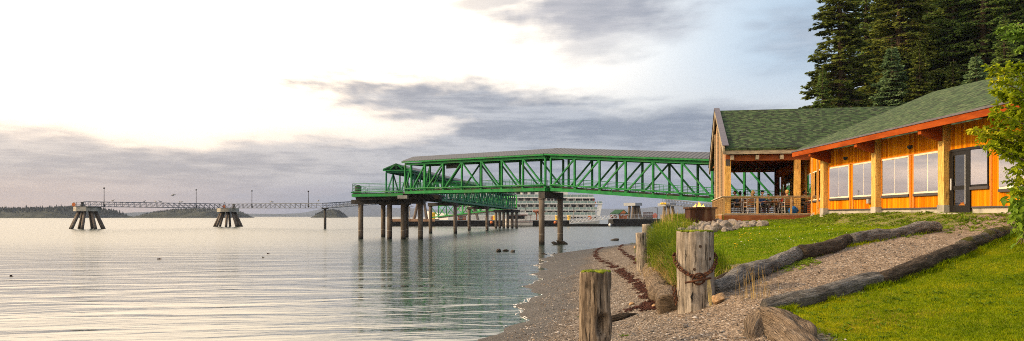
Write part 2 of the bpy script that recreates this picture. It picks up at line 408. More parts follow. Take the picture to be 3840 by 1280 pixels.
def H(x, y):
    x = np.asarray(x, float); y = np.asarray(y, float)
    xw = xw_(y); xb = np.interp(y, XB[:, 0], XB[:, 1]); hb = np.interp(y, HB[:, 0], HB[:, 1])
    t = (x - xw) / (xb - xw)
    beach = np.where(t > 0, hb * (t * .85 + .15 * t * t), hb * t * .8); beach = np.maximum(beach, -2.5)
    beach = beach + .035 * wn(x, y, 3.1, 3, 1) * sst(t, .05, .4)
    beach = np.minimum(beach, hb + .1 * (x - xb))
    up = .624 + .1185 * x + .0187 * np.minimum(y, 60)
    xs0 = np.interp(y, [30, 40, 46, 60], [12.9, 14.2, 15.6, 18.0]); cap = 2.46 + .47 * sst(x, xs0, xs0 + 2.3) + .004 * sst(y, 44, 30) + .004 * np.clip(x - 20, 0, 400)
    up = smin(up, cap, .5) + .03 * wn(x, y, 2.6, 3, 2)
    up = up + .10 * np.exp(-((x - 15.0) ** 2) / 3.0) * sst(y, 20, 26) * sst(48, y, y + 4)
    # step at the bulkhead (sharp beyond the big post, soft ramp this side of it)
    wd = np.where(y > 15.4, .30, .30 + (15.4 - y) * .28)
    k = sst(x, xb - wd * .2, xb + wd)
    z = beach * (1 - k) + up * k
    # gravel berm around the big post
    z = z + .05 * np.exp(-(((x - 3.2) / 1.2) ** 2 + ((y - 13.4) / .9) ** 2))
    return z
def Hs(x, y): return float(H(x, y))
def G(px, py, d0=4.0, d1=150.0):
    u = (px - HX) / F; v = (HY - py) / F; d = np.arange(d0, d1, .2); k = EYE + v * d <= H(u * d, d)
    if not k.any(): return Vector((u * d1, d1, Hs(u * d1, d1)))
    d_ = d[int(np.argmax(k))]; d = np.linspace(d_ - .2, d_, 60); k = EYE + v * d <= H(u * d, d); q = float(d[int(np.argmax(k))])
    return Vector((u * q, q, Hs(u * q, q)))
# course of the logs that edge the path
UL0, UL1 = (4.05, 15.9), (11.4, 21.6)
LL0, LL1 = (3.75, 12.0), (12.0, 19.0)
UPL = np.array([(3.4, 14.8), (4.61, 15.9), (5.75, 17.6), (6.72, 18.8), (8.15, 20.05), (9.76, 21.4), (10.88, 22.2), (12.42, 23.4), (14.5, 25.2)])
LOL = np.array([(2.5, 11.9), (3.8, 12.3), (4.93, 12.8), (6.3, 13.75), (8.08, 15.15), (9.49, 16.55), (11.75, 19.16), (13.48, 20.85), (16, 23.2)])
def su_(x, y): return (y - np.interp(x, UPL[:, 0], UPL[:, 1])) * .78       # beyond the upper row of logs
def sl_(x, y): return (y - np.interp(x, LOL[:, 0], LOL[:, 1])) * .74       # beyond the lower row
def grass_w(x, y):
    xb = np.interp(y, XB[:, 0], XB[:, 1]); n = .25 * wn(x, y, 1.7, 3, 3); n2 = wn(x, y, .9, 2, 4)
    su = su_(x, y); sl = sl_(x, y)
    g1 = sst(su + n * .3, .0, .2) * sst(y - 18.9 + (x - 4) * .25 + n * 3, 0, .9) * sst(x - xb - .25 + n, 0, .3)
    g2 = sst(-sl + n * .3, .0, .2) * sst(x + n * .5, 3.75, 4.15)
    gs = sst(x - xb + n * .4, .25, .5) * sst(y, 16.4, 17.2) * sst(xb + 1.1 - x, 0, .3)
    g = np.maximum(np.maximum(g1, g2), gs)
    # worn strip along the wall and where the path meets it
    worn = sst(x, 12.4, 13.4) * sst(y, 20, 21.5) * sst(-x, -30, -29)
    worn_d = sst(x - (12.9 - .045 * (y - 21)), 0, .9)
    g = np.where(y > 20.0, g * (1 - worn_d * (.45 + .4 * np.clip(n2, -1, 1))), g)
    path = sst(-su, -.15, .1) * sst(sl, -.1, .15)
    g = g * (1 - path * sst(-x, -15.4, -14.4))
    return np.clip(g, 0, 1)
def axis_pts(segs):
    out = []
    for a, b, st in segs: out += list(np.arange(a, b, st))
    return np.array(out + [segs[-1][1]])
gx = axis_pts([(-60, -12, 6), (-12, -4, .6), (-4, 8, .10), (8, 14, .2), (14, 22, .4), (22, 60, 2), (60, 700, 32)])
gy = axis_pts([(-80, 0, 8), (0, 8, .5), (8, 22, .12), (22, 34, .25), (34, 70, .6), (70, 130, 2.5), (130, 420, 14)])
XX, YY = np.meshgrid(gx, gy); ZZ = H(XX, YY)
ZZ = ZZ + np.where(YY < 34, .012 * wn(XX, YY, .33, 3, 6), 0)
nx, ny = len(gx), len(gy); I = np.arange(nx * ny).reshape(ny, nx)
Fq = np.stack([I[:-1, :-1], I[:-1, 1:], I[1:, 1:], I[1:, :-1]], -1).reshape(-1, 4)
GV = np.stack([XX, YY, ZZ], -1).reshape(-1, 3)
m, t, b = new_mat('ground_cover')
at = t.n.new('ShaderNodeAttribute'); at.attribute_name = 'cover'; ar, ag, ab = t.xyz(at.outputs['Vector'])
v = t.n.new('ShaderNodeTexCoord').outputs['Object']; z = t.xyz(v)[2]
peb = t.voro(v, 34, 'F1', 'Color'); pv = t.xyz(peb)[0]; pd = t.voro(v, 34)
peb2 = t.xyz(t.voro(v, 9, 'F1', 'Color'))[0]
nn = t.noise(v, 1.1, 5, .65); nf = t.noise(v, 60, 3, .6)
mixv = t.m('ADD', t.m('MULTIPLY', pv, .6), t.m('MULTIPLY', peb2, .15)); mixv = t.m('ADD', mixv, t.m('MULTIPLY', nn, .35))
gpath = t.ramp(mixv, [(.1, (.045, .034, .025)), (.45, (.135, .10, .072)), (.75, (.26, .20, .15)), (1, (.48, .41, .34))])
gbeach = t.ramp(mixv, [(.1, (.016, .013, .011)), (.42, (.070, .057, .048)), (.75, (.20, .17, .145)), (1, (.38, .34, .30))])
grav = t.mix(ag, gbeach, gpath)
wet = t.ss(t.m('ADD', z, t.m('MULTIPLY', t.m('SUBTRACT', nn, .5), .25)), .50, .26)
grav = t.mix(wet, grav, t.mix(.70, grav, (.012, .010, .009)))
g1 = t.ramp(t.m('ADD', t.m('MULTIPLY', t.noise(v, .9, 5, .65), .6), t.m('MULTIPLY', nf, .42)), [(.34, (.055, .095, .002)), (.5, (.12, .165, .003)), (.66, (.20, .21, .005))])
g1 = t.mix(t.ss(t.noise(v, .45, 4, .6), .54, .72), g1, (.24, .155, .02))
col = t.mix(ar, grav, g1); t.l.new(col, b.inputs['Base Color'])
t.l.new(t.m('SUBTRACT', .95, t.m('MULTIPLY', wet, .55)), b.inputs['Roughness']); b.inputs['Specular IOR Level'].default_value = .08
hh = t.m('ADD', t.m('MULTIPLY', t.m('SUBTRACT', 1, pd), .7), t.m('MULTIPLY', nf, t.m('ADD', .4, ar)))
t.l.new(t.bump(hh, .9, .03), b.inputs['Normal'])
M_GROUND = m
gme = npmesh('ground', GV, Fq, M_GROUND, 4, True)
ca = gme.color_attributes.new('cover', 'FLOAT_COLOR', 'POINT')
gw = grass_w(XX, YY).ravel(); xbb = np.interp(YY, XB[:, 0], XB[:, 1])
pw = sst(XX, xbb - 1.6, xbb + .6).ravel() * sst(YY + XX, 9, 14).ravel()
ca.data.foreach_set('color', np.stack([gw, pw, gw * 0, gw * 0 + 1], -1).astype(np.float32).ravel())
tag(link('ground', gme), kind='structure')

# ------------------------------------------------------------------ water
m, t, b = new_mat('sea_water')
v = t.n.new('ShaderNodeTexCoord').outputs['Object']; vx, vy, vz = t.xyz(v)
dist = t.vm('LENGTH', v)
rot = t.comb(t.m('ADD', t.m('MULTIPLY', vx, .97), t.m('MULTIPLY', vy, .14)), t.m('SUBTRACT', t.m('MULTIPLY', vy, .97), t.m('MULTIPLY', vx, .14)), 0)
w1 = t.noise(t.vm('MULTIPLY', rot, (.16, .50, 1)), 1.0, 3, .5, dist=.6)        # long low swell
w2 = t.noise(t.vm('MULTIPLY', rot, (.85, 2.5, 1)), 1.0, 3, .55, dist=.4)
w3 = t.noise(t.vm('MULTIPLY', rot, (3.2, 6.5, 1)), 1.0, 3, .6)
patch = t.ss(t.noise(t.vm('MULTIPLY', v, (.006, .022, 1)), 1.0, 4, .6), .38, .62)
h = t.m('ADD', t.m('MULTIPLY', w1, .085), t.m('MULTIPLY', w2, t.m('ADD', .011, t.m('MULTIPLY', patch, .018))))
h = t.m('ADD', h, t.m('MULTIPLY', w3, t.m('ADD', .0012, t.m('MULTIPLY', patch, .0026))))
fade = t.m('DIVIDE', 1, t.m('ADD', 1, t.m('DIVIDE', dist, 160)))
t.l.new(t.bump(h, t.m('MULTIPLY', 1.0, fade, clamp=True), 1.0), b.inputs['Normal'])
b.inputs['Base Color'].default_value = (.022, .040, .036, 1); t.l.new(t.m('ADD', t.m('ADD', .06, t.m('MULTIPLY', t.ss(vy, 12, 110), .18)), t.m('MULTIPLY', t.ss(vy, 300, 900), t.m('MULTIPLY', patch, .10))), b.inputs['Roughness']); b.inputs['IOR'].default_value = 1.333
b.inputs['Specular IOR Level'].default_value = 1.0
M_WATER = m
wb = MB(); R_ = 40000
ring = [0, 60, 200, 600, 2000, 7000, R_]
n = 48; vs = [(0, 0, 0)]; fs = []
for r in ring[1:]:
    for k in range(n): vs.append((r * sin(2 * pi * k / n), r * cos(2 * pi * k / n), 0))
for k in range(n): fs.append((0, 1 + (k + 1) % n, 1 + k))
for i in range(len(ring) - 2):
    for k in range(n):
        a_, b_ = 1 + i * n + k, 1 + i * n + (k + 1) % n
        fs.append((a_, b_, b_ + n, a_ + n))
wb.add(vs, fs)
tag(wb.build('sea_water', M_WATER), kind='structure')
# foam: thin broken lace at the water's edge
M_FOAM = mat('foam', (.72, .70, .68), rough=.6)
fb = MB(); rr = random.Random(3)
for i in range(300):
    y = rr.uniform(11, 62); 
    if rr.random() > .5 + .5 * sin(y * .55 + .5): continue
    x = float(xw_(y)) + rr.gauss(-.03, .05); L = rr.uniform(.05, .22); w_ = rr.uniform(.006, .022)
    dxy = (float(xw_(y + .3)) - float(xw_(y - .3))) / .6
    a_ = [(-L, 0), (-L * .5, w_), (L * .4, w_ * .8), (L, 0), (L * .5, -w_ * .7), (-L * .4, -w_)]
    zz = max(.004, Hs(x, y) + .006)
    fb.slab([(x + q + dxy * p, y + p, zz + .002) for p, q in a_], .004)
tag(fb.build('sea_foam', M_FOAM), kind='stuff')

# ------------------------------------------------------------------ islands and far hills
M_FAR = mat('far_forest', (.020, .026, .020), (.045, .05, .036), scale=.05, rough=.95, lo=.4, hi=.6)
M_FARH = mat('far_hill_forest', (.03, .045, .045), (.045, .06, .055), scale=.002, rough=1)
def island(name, d, prof, depth, label, treeh=12, seed=0, pitch=5):
    rr = random.Random(seed); g = MB(); xs = [p[0] for p in prof]
    x0, x1 = PX(xs[0], d), PX(xs[-1], d); nx_ = 90; rows = 9; V = []; Fc = []
    for i in range(nx_ + 1):
        px = xs[0] + (xs[-1] - xs[0]) * i / nx_; top = ZY(np.interp(px, xs, [p[1] for p in prof]), d) - EYE + 2.8
        top = max(top - treeh * .28, .4)
        for j in range(rows):
            s_ = j / (rows - 1) * 2 - 1; V.append((PX(px, d), d + s_ * depth / 2, top * (1 - s_ * s_) ** .6 - .5))
    for i in range(nx_):
        for j in range(rows - 1): a_ = i * rows + j; Fc.append((a_, a_ + 1, a_ + rows + 1, a_ + rows))
    g.add(V, Fc)
    # tree tops as many small cones over the island
    nt = int((x1 - x0) * 9)
    for _ in range(min(nt, 6000)):
        i = rr.randint(1, nx_ - 1); j = rr.uniform(.12, .88); px = xs[0] + (xs[-1] - xs[0]) * (i + rr.random()) / nx_
        s_ = j * 2 - 1; top = ZY(np.interp(px, xs, [p[1] for p in prof]), d)
        base = max(top - treeh * .28, .4) * (1 - s_ * s_) ** .6 - 1; hgt = treeh * rr.uniform(.26, .46) * min(1, top / treeh) * (1.5 if rr.random() < .04 else 1)
        x = PX(px, d); y = d + s_ * depth / 2; r = hgt * .22
        k = rr.random() * 6
        g.add([(x + r * cos(k + q * 1.2566), y + r * sin(k + q * 1.2566), base) for q in range(5)] + [(x, y, base + hgt)], [(q, (q + 1) % 5, 5) for q in range(5)])
    o = g.build(name, M_FAR); tag(o, kind='structure'); return o
island('island', 1500, [(-500, 770), (0, 777), (60, 782), (90, 776), (200, 778), (262, 772), (330, 772), (362, 788), (384, 800), (394, 811)], 300, 'i', 14, 1)
island('island', 1600, [(578, 811), (598, 801), (640, 786), (690, 780), (760, 779), (850, 781), (872, 795), (884, 809)], 260, 'i', 8, 2)
island('island', 1700, [(1180, 811), (1192, 800), (1214, 787), (1250, 783), (1276, 789), (1291, 806), (1293, 811)], 90, 'i', 8, 3)
def ridge(name, d, prof, seed):
    g = MB(); nn_ = 160; xs = [p[0] for p in prof]; V = []
    for i in range(nn_ + 1):
        px = xs[0] + (xs[-1] - xs[0]) * i / nn_
        top = ZY(np.interp(px, xs, [p[1] for p in prof]), d); top *= 1 + .10 * mnoise.fractal(Vector((px * .012, seed, 0)), 1, 2, 5)
        for dy, f in ((0, 0), (200, .6), (500, 1), (1200, 0)): V.append((PX(px, d), d + dy, top * f - 3))
    Fc = [(i * 4 + j, i * 4 + 4 + j, i * 4 + 5 + j, i * 4 + 1 + j) for i in range(nn_) for j in range(3)]
    g.add(V, Fc); tag(g.build(name, M_FARH, smooth=True), kind='structure')
ridge('hills', 6000, [(-600, 798), (200, 800), (393, 794), (470, 791), (560, 793), (700, 797), (900, 800), (1100, 803), (1300, 806), (1500, 808)], 1)
ridge('mountains', 9000, [(900, 806), (1100, 796), (1190, 776), (1250, 760), (1300, 754), (1345, 760), (1420, 774), (1600, 783), (1800, 780), (2100, 784), (2400, 780), (2600, 765), (2760, 748), (2830, 741), (2880, 739), (2930, 742), (3100, 750), (3400, 760)], 5)
HZ = new_mat('sea_haze'); hm = HZ[1]; hm.n.remove(HZ[2]); pvn = hm.n.new('ShaderNodeVolumePrincipled')
pvn.inputs['Color'].default_value = (.37, .44, .62, 1); pvn.inputs['Density'].default_value = .00010; pvn.inputs['Anisotropy'].default_value = 0
hm.l.new(pvn.outputs[0], hm.n['Material Output'].inputs['Volume'])

# ------------------------------------------------------------------ piles and piers
def pile_mat():
    m, t, b = new_mat('weathered_pile')
    v = t.n.new('ShaderNodeTexCoord').outputs['Object']; z = t.xyz(v)[2]
    n = t.noise(t.vm('MULTIPLY', v, (2, 2, .5)), 1.6, 5, .6); n2 = t.noise(t.vm('MULTIPLY', v, (1, 1, .15)), 3, 4, .6)
    col = t.ramp(n, [(.35, (.055, .043, .033)), (.5, (.088, .070, .055)), (.68, (.14, .118, .097))])
    col = t.mix(t.m('MULTIPLY', t.ss(n2, .52, .66), .5), col, (.09, .05, .03))
    zz = t.m('ADD', z, t.m('MULTIPLY', t.m('SUBTRACT', n, .5), .6))
    col = t.mix(t.ss(zz, .55, .10), col, (.016, .015, .012))
    col = t.mix(t.m('MULTIPLY', t.ss(t.m('ABSOLUTE', t.m('SUBTRACT', z, 1.05)), .05, .01), .5), col, (.34, .31, .27))
    t.l.new(col, b.inputs['Base Color']); b.inputs['Roughness'].default_value = .85
    t.l.new(t.bump(n, .5, .03), b.inputs['Normal']); return m
M_PILE = pile_mat()
def pile(mb_, x, y, top, r=.29, bx=None, by=None):
    bx = x if bx is None else bx; by = y if by is None else by
    d = Vector((x - bx, y - by, top)); e = Vector((bx, by, 0)) - d * (1.6 / max(top, .1))
    mb_.tube(e, (x, y, top), r, r, 16); return mb_
def pier(pts, top, label, capw=.7, caph=.55, ext=.7, r=.29, group=None, cap=True, capm=None):
    root = thing('bridge_pier', label, 'pier', (pts[0][0], pts[0][1], 0), group)
    for x, y in pts: pile(MB(), x, y, top - caph, r).tube((x, y, top - caph - .12), (x, y, top - caph), r * 1.18, None, 16).build('pile', M_PILE, root, True)
    if cap:
        a, b_ = Vector((*pts[0], top - caph / 2)), Vector((*pts[-1], top - caph / 2)); d = (b_ - a).normalized() * ext
        MB().beam(a - d, b_ + d, capw, caph).build('pier_cap', capm or M_DARK, root)
    return root

# ------------------------------------------------------------------ green covered bridges
def roofm(name, axis):
    m, t, b = new_mat(name); v = t.n.new('ShaderNodeTexCoord').outputs['Object']
    q = t.m('FRACT', t.m('DIVIDE', t.vm('DOT_PRODUCT', v, axis), .42)); rib = t.ss(t.m('ABSOLUTE', t.m('SUBTRACT', q, .5)), .20, .38)
    t.l.new(t.mix(rib, (.090, .100, .122), (.066, .074, .090)), b.inputs['Base Color']); b.inputs['Roughness'].default_value = .75; b.inputs['Specular IOR Level'].default_value = .2
    t.l.new(t.bump(rib, .8, .05), b.inputs['Normal']); return m
def truss_side(root, nodes, prp, off, bot, top, mpaint, up_until, vw=.17, dw=.15, rail=True, extra_posts=()):
    """nodes: plan points of the panel points; bot/top: heights there; diagonals rise towards the middle"""
    N_ = len(nodes); O = Vector((*off, 0))
    pb = [Vector((*nodes[i], bot[i])) + O for i in range(N_)]; pt = [Vector((*nodes[i], top[i])) + O for i in range(N_)]
    MB().beam(pb[0] + Vector((0, 0, .16)), pb[-1] + Vector((0, 0, .16)), .18, .32).build('bottom_chord', mpaint, root)
    MB().beam(pt[0] - Vector((0, 0, .13)), pt[-1] - Vector((0, 0, .13)), .18, .26).build('top_chord', mpaint, root)
    for i in range(N_):
        MB().beam(pb[i] + Vector((0, 0, .3)), pt[i] - Vector((0, 0, .24)), vw, vw, up=(1, 1, 0)).build('truss_post', mpaint, root)
    for i in range(N_ - 1):
        a, b_ = (pb[i], pt[i + 1]) if up_until(i) else (pt[i], pb[i + 1])
        z1 = Vector((0, 0, .3)) if a is pb[i] else Vector((0, 0, -.2)); z2 = Vector((0, 0, -.2)) if a is pb[i] else Vector((0, 0, .3))
        MB().beam(a + z1, b_ + z2, dw, dw * .9).build('diagonal_brace', mpaint, root)
    if rail:
        g = MB(); n2 = Vector((off[0], off[1], 0)); inn = Vector((*prp, 0)) * (-.14 if n2.length > 0 else .14)
        for h in (.55, .68, .81, .94, 1.07, 1.22):
            for i in range(N_ - 1): g.tube(pb[i] + inn + Vector((0, 0, h)), pb[i + 1] + inn + Vector((0, 0, h)), .018 if h < 1.2 else .028, None, 5)
        for i in range(N_ - 1):
            for f in (.33, .67): q = pb[i].lerp(pb[i + 1], f) + inn; g.tube(q + Vector((0, 0, .34)), q + Vector((0, 0, 1.22)), .022, None, 5)
        g.build('guard_rail', mpaint, root)
        g = MB(); 
        for i in range(N_ - 1): g.tube(pb[i] - inn * 1.2 + Vector((0, 0, .60)), pb[i + 1] - inn * 1.2 + Vector((0, 0, .60)), .065, None, 8)
        for i in range(N_ - 1): q = pb[i].lerp(pb[i + 1], .5) - inn * 1.2; g.tube(q + Vector((0, 0, .3)), q + Vector((0, 0, .6)), .04, None, 6)
        g.build('fender_pipe', mpaint, root)
def span(root, nodes, perp, w, bot, top, mpaint, up_until, mroof, over0=.3, over1=.3, rail=True, rise=.62, eave=.22):
    for k in (0, 1): truss_side(root, nodes, perp, (perp[0] * w * k, perp[1] * w * k), bot, top, mpaint, up_until, rail=rail)
    n0, n1 = Vector((*nodes[0], 0)), Vector((*nodes[-1], 0)); pp = Vector((*perp, 0)); d = (n1 - n0).normalized()
    g = MB(); c = pp * w / 2
    g.beam(n0 + c + Vector((0, 0, bot[0] + .40)), n1 + c + Vector((0, 0, bot[-1] + .40)), w - .5, .12)
    g.build('deck', M_DARK, root)
    g = MB()
    for i, nd in enumerate(nodes):
        q = Vector((*nd, 0)); MB().beam(q + pp * .09 + Vector((0, 0, bot[i] + .17)), q + pp * (w - .09) + Vector((0, 0, bot[i] + .17)), .14, .3).build('floor_beam', mpaint, root)
        MB().beam(q + pp * .09 + Vector((0, 0, top[i] - .13)), q + pp * (w - .09) + Vector((0, 0, top[i] - .13)), .12, .2).build('cross_beam', mpaint, root)
    # shallow gable roof with green eave channels
    a0 = n0 - d * over0; a1 = n1 + d * over1; sl0 = (bot[-1] - bot[0]) / (n1 - n0).length
    t0 = top[0] - (top[-1] - top[0]) / (n1 - n0).length * over0; t1 = top[-1] + (top[-1] - top[0]) / (n1 - n0).length * over1
    e = eave; ov = .35
    def R(p, s_, z): return p + pp * s_ + Vector((0, 0, z))
    g = MB(); mid = w / 2
    g.slab([R(a0, -ov, t0 + e), R(a1, -ov, t1 + e), R(a1, mid, t1 + e + rise), R(a0, mid, t0 + e + rise)], .05)
    g.slab([R(a0, mid, t0 + e + rise), R(a1, mid, t1 + e + rise), R(a1, w + ov, t1 + e), R(a0, w + ov, t0 + e)], .05)
    g.build('roof', mroof, root)
    g = MB()
    for s_ in (-ov + .05, w + ov - .05): g.beam(R(a0, s_, t0 + e - .13), R(a1, s_, t1 + e - .13), .10, .15)
    for i in range(len(nodes)):
        q = Vector((*nodes[i], 0)); z = top[i]
        g.beam(R(q, -ov + .1, z + e - .10), R(q, mid, z + e + rise - .13), .10, .12); g.beam(R(q, mid, z + e + rise - .13), R(q, w + ov - .1, z + e - .10), .10, .12)
    g.build('roof_frame', mpaint, root)
ul = Vector((-.772, .640, 0)); perp = (.636, .772); W3 = 3.0
br = thing('covered_footbridge', 'long green covered truss footbridge crossing over the water to the lodge', 'footbridge', (3.3, 79, 0))
ks = [0, 1, 2, 3, 4, 5, 6, 6.8, 7.16]
nl = [(3.3 - 2.175 * k, 79 + 1.81 * k) for k in ks]
M_RF1 = roofm('corrugated_roof', (.772, -.64, 0))
span(br, nl, perp, W3, [5.3 + .012 * k for k in ks], [8.78 + .02 * k for k in ks], M_GREEN, lambda i: i < 4, M_RF1, .0, .25)
kr = list(range(0, 9)); nr = [(3.82 + 2.195 * k, 78.57 - 1.79 * k) for k in kr]

span(br, nr, perp, W3, [5.3 - .215 * k for k in kr], [8.76 - .215 * k for k in kr], M_GREEN, lambda i: i < 4, M_RF1, .62, .3)
# hanging notice board under the roof
MB().beam((-7.3, 88.9, 8.35), (-5.6, 87.5, 8.35), .05, .5).build('hanging_sign', mat('sign_back', (.05, .055, .05)), br)
g = MB()
for k in range(2): g.tube((-7.0 + k * 1.1, 88.65 - k * .9, 8.55), (-7.0 + k * 1.1, 88.65 - k * .9, 8.9), .02, None, 5)
g.build('sign_hanger', M_GREEN, br)
# piers of the main bridge
pb0 = P(2052, 800, 79.3); pb1 = P(2121, 800, 82.3)
pier([(pb0.x - .55, 79.2), (pb1.x - .55, 82.3)], 5.24, 'near two-pile pier under the kink of the green footbridge', .75, .62, .0)
# platform and its piers
M_GREEND = M_GREEN
pf = thing('boarding_platform', 'open green deck platform on piles at the seaward end of the covered footbridge', 'platform', (-16, 100, 0))
poly = [(PX(1322, 97), 97), (PX(1512, 93.8), 93.8), (-12.3, 92), (-10.0, 94.7), (-9.0, 108), (-14, 114), (-20.2, 112)]
pl = [(x, y) for x, y in poly]
MB().prism(pl, 5.42, 5.60).build('deck', M_DARK, pf)
g = MB(); n_ = len(pl)
for i in (0, 5, 6):
    a, b_ = pl[i], pl[(i + 1) % n_]
    g.beam((*a, 5.34), (*b_, 5.34), .22, .34); 
g.build('edge_beam', M_GREEN, pf)
g = MB()
g.beam((pl[0][0] + .4, pl[0][1] + .5, 5.07), (-8.4, 94.6, 5.07), .5, .5); g.build('girder', M_DARK, pf); g = MB(); g.beam((-19.2, 110, 5.07), (-9.5, 108, 5.07), .5, .5)
g.build('girder', M_DARK, pf)
def rail(parent, pts, mat_, h0=.12, h1=1.1, nr_=6, name='guard_rail', post=1.5, r=.02, zf=None):
    g = MB()
    for i in range(len(pts) - 1):
        a, b_ = Vector(pts[i]), Vector(pts[i + 1]); L = (b_ - a).length; k = max(1, round(L / post))
        for j in range(nr_): h = h0 + (h1 - h0) * j / (nr_ - 1); g.tube(a + Vector((0, 0, h)), b_ + Vector((0, 0, h)), r * (1.4 if j == nr_ - 1 else 1), None, 5)
        for j in range(k + 1): q = a.lerp(b_, j / k); g.tube(q, q + Vector((0, 0, h1)), r * 1.3, None, 5)
    return g.build(name, mat_, parent)
rail(pf, [(pl[1][0], pl[1][1], 5.6), (pl[0][0], pl[0][1], 5.6), (pl[6][0], pl[6][1], 5.6), (pl[5][0] - 1.5, pl[5][1], 5.6)], M_GREEN, .25, 1.15, 6, post=2.2)
g = MB(); g.tube((pl[0][0], pl[0][1] - .15, 5.72), (pl[1][0], pl[1][1] - .15, 5.72), .07); g.tube((pl[0][0] - .15, pl[0][1], 5.72), (pl[6][0] - .15, pl[6][1], 5.72), .07)
g.build('fender_pipe', M_GREEN, pf)
for i, (pa, pb, d, dd, lb) in enumerate([(1353, 1461, 99, 98.5, 'pier of two piles under the front edge of the green platform'), (1512, 1577, 98, 97.5, 'pier of two close piles under the joint of platform and covered bridge'),
                          (1437, 1524, 109, 108.5, 'rear pier of two piles behind the front piles of the green platform')]):
    ext = 1.1 if i == 0 else .5
    pier([(PX(pa, d), d), (PX(pb, dd), dd)], 4.84, lb, .8, .5, ext, .31, 'piers of the green platform')
bs = MB().box(-13.1, 91.5, 4.84, -12.0, 93.2, 5.22); bs.build('bearing_block', M_CONC, pf)
tcn_ = thing('waste_bin', 'dark waste bin behind the railing of the green platform', 'bin', (PX(1343, 98.5), 98.5, 5.6))
MB().tube((0, 0, 0), (0, 0, .85), .34, .38, 14).build('bin_body', M_DARK, tcn_, True, True); MB().ball((0, 0, .85), .38, 12, 6, (1, 1, .5)).build('bin_lid', M_BLACK, tcn_, True, True)

# second covered bridge running out behind
b2 = thing('covered_ramp_bridge', 'long covered green ramp bridge running away behind the main footbridge', 'footbridge', (-12, 110, 0))
s0 = Vector((PX(1529, 107), 107)); s1 = Vector((PX(1930, 192), 192)); N2 = 29
nd = [tuple(s0.lerp(s1, i / N2)) for i in range(N2 + 1)]; d2 = (s1 - s0).normalized(); perp2 = (-d2.y, d2.x)
b_ = [5.4 - .95 * i / N2 for i in range(N2 + 1)]; tp = [z + 3.5 for z in b_]
M_RF2 = roofm('corrugated_roof_far', (d2.x, d2.y, 0))
span(b2, nd, perp2, 3.0, b_, tp, M_DGREEN, lambda i: i % 2 == 0, M_RF2, .4, .3, rise=.75)
g = MB(); P2 = Vector((*perp2, 0)); e0 = Vector((*(s0 - d2 * .35), 0)); z = tp[0] + .2
A0, A1, A2 = e0 + P2 * -.3 + Vector((0, 0, z)), e0 + P2 * 1.5 + Vector((0, 0, z + .72)), e0 + P2 * 3.3 + Vector((0, 0, z))
for a, b3 in ((A0, A1), (A1, A2), (A0 - Vector((0, 0, .15)), A2 - Vector((0, 0, .15))), (A1, A0.lerp(A2, .5)), (A1, A0.lerp(A2, .25)), (A1, A0.lerp(A2, .75))): g.beam(a, b3, .1, .16)
g.build('gable_truss', M_GREEN, b2)
grp = 'piers of the covered ramp bridge'
for i, (y, wd) in enumerate([(131, 4.2), (158, 3.6)]):
    c = s0.lerp(s1, (y - s0.y) / (s1.y - s0.y)); zc = 5.4 - .95 * (y - s0.y) / 85 - .1; cx = c.x - 1.5
    pier([(cx - wd / 2, y + .8), (cx + wd / 2, y - .8)], zc, ['nearer two-pile pier beneath the covered green ramp bridge', 'middle two-pile pier beneath the covered green ramp bridge'][i], .8, .5, .3, .30, grp)
pier([(PX(p, 189), 189) for p in (1860, 1874, 1889)], 4.35, 'left half of the far pile cluster at the ramp bridge end', .9, .6, .6, .30, grp)
pier([(PX(p, 189.5), 189.5) for p in (1904, 1921, 1937)], 4.35, 'right half of the far pile cluster at the ramp bridge end', .9, .6, .8, .30, grp)
# lower transfer span: open green truss down to the float
g3 = thing('gangway_truss', 'bright green open truss gangway sloping down to the floating dock', 'gangway', (-8, 205, 0))
a0, a1 = Vector((PX(1937, 196), 196)), Vector((PX(1644, 221), 221)); N3 = 9
nd3 = [tuple(a0.lerp(a1, i / N3)) for i in range(N3 + 1)]; d3 = (a1 - a0).normalized(); pr3 = (-d3.y, d3.x) if -d3.x > 0 else (d3.y, -d3.x)
bb = [4.6 - 2.3 * i / N3 for i in range(N3 + 1)]
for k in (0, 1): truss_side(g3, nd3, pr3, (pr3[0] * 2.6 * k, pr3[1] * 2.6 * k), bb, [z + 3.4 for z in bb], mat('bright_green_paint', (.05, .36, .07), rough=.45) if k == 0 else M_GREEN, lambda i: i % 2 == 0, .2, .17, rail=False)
MB().beam((*a0, 4.6 + .2), (*a1, 2.3 + .2), .5, .5).build('deck_girder', M_DARK, g3)

# ------------------------------------------------------------------ mooring dolphins and catwalks on the left
def dolphin(name, label, cx, cy, z0, z1, rad, npile, splay, sides=8, rot=pi / 8, group=None, pr=.33):
    root = thing(name, label, 'dolphin', (cx, cy, 0), group)
    MB().prism([(cx + rad * cos(rot + 2 * pi * k / sides), cy + rad * sin(rot + 2 * pi * k / sides)) for k in range(sides)], z0, z1).build('concrete_cap', M_CONC, root)
    for k in range(npile):
        t_ = 2 * pi * (k + .25) / npile; q = rad * .62
        pile(MB(), cx + q * cos(t_), cy + q * sin(t_), z0, pr, cx + (q + splay) * cos(t_), cy + (q + splay) * sin(t_)).build('batter_pile', M_PILE, root, True)
    return root
c1 = (PX(303, 177), 177 + 2.7); c2 = (PX(842, 216), 216 + 2.7)
D1 = dolphin('mooring_dolphin', 'concrete capped pile dolphin at the far left end of the catwalk', c1[0], c1[1], 3.95, 4.95, 2.8, 8, 1.75, group='mooring dolphins of the catwalk')
D2 = dolphin('mooring_dolphin', 'concrete capped pile dolphin in the middle of the catwalk', c2[0], c2[1], 4.0, 5.0, 2.9, 8, 1.8, group='mooring dolphins of the catwalk')
M_CAT = mat('catwalk_steel', (.085, .10, .125), (.12, .135, .16), scale=.6, rough=.6)
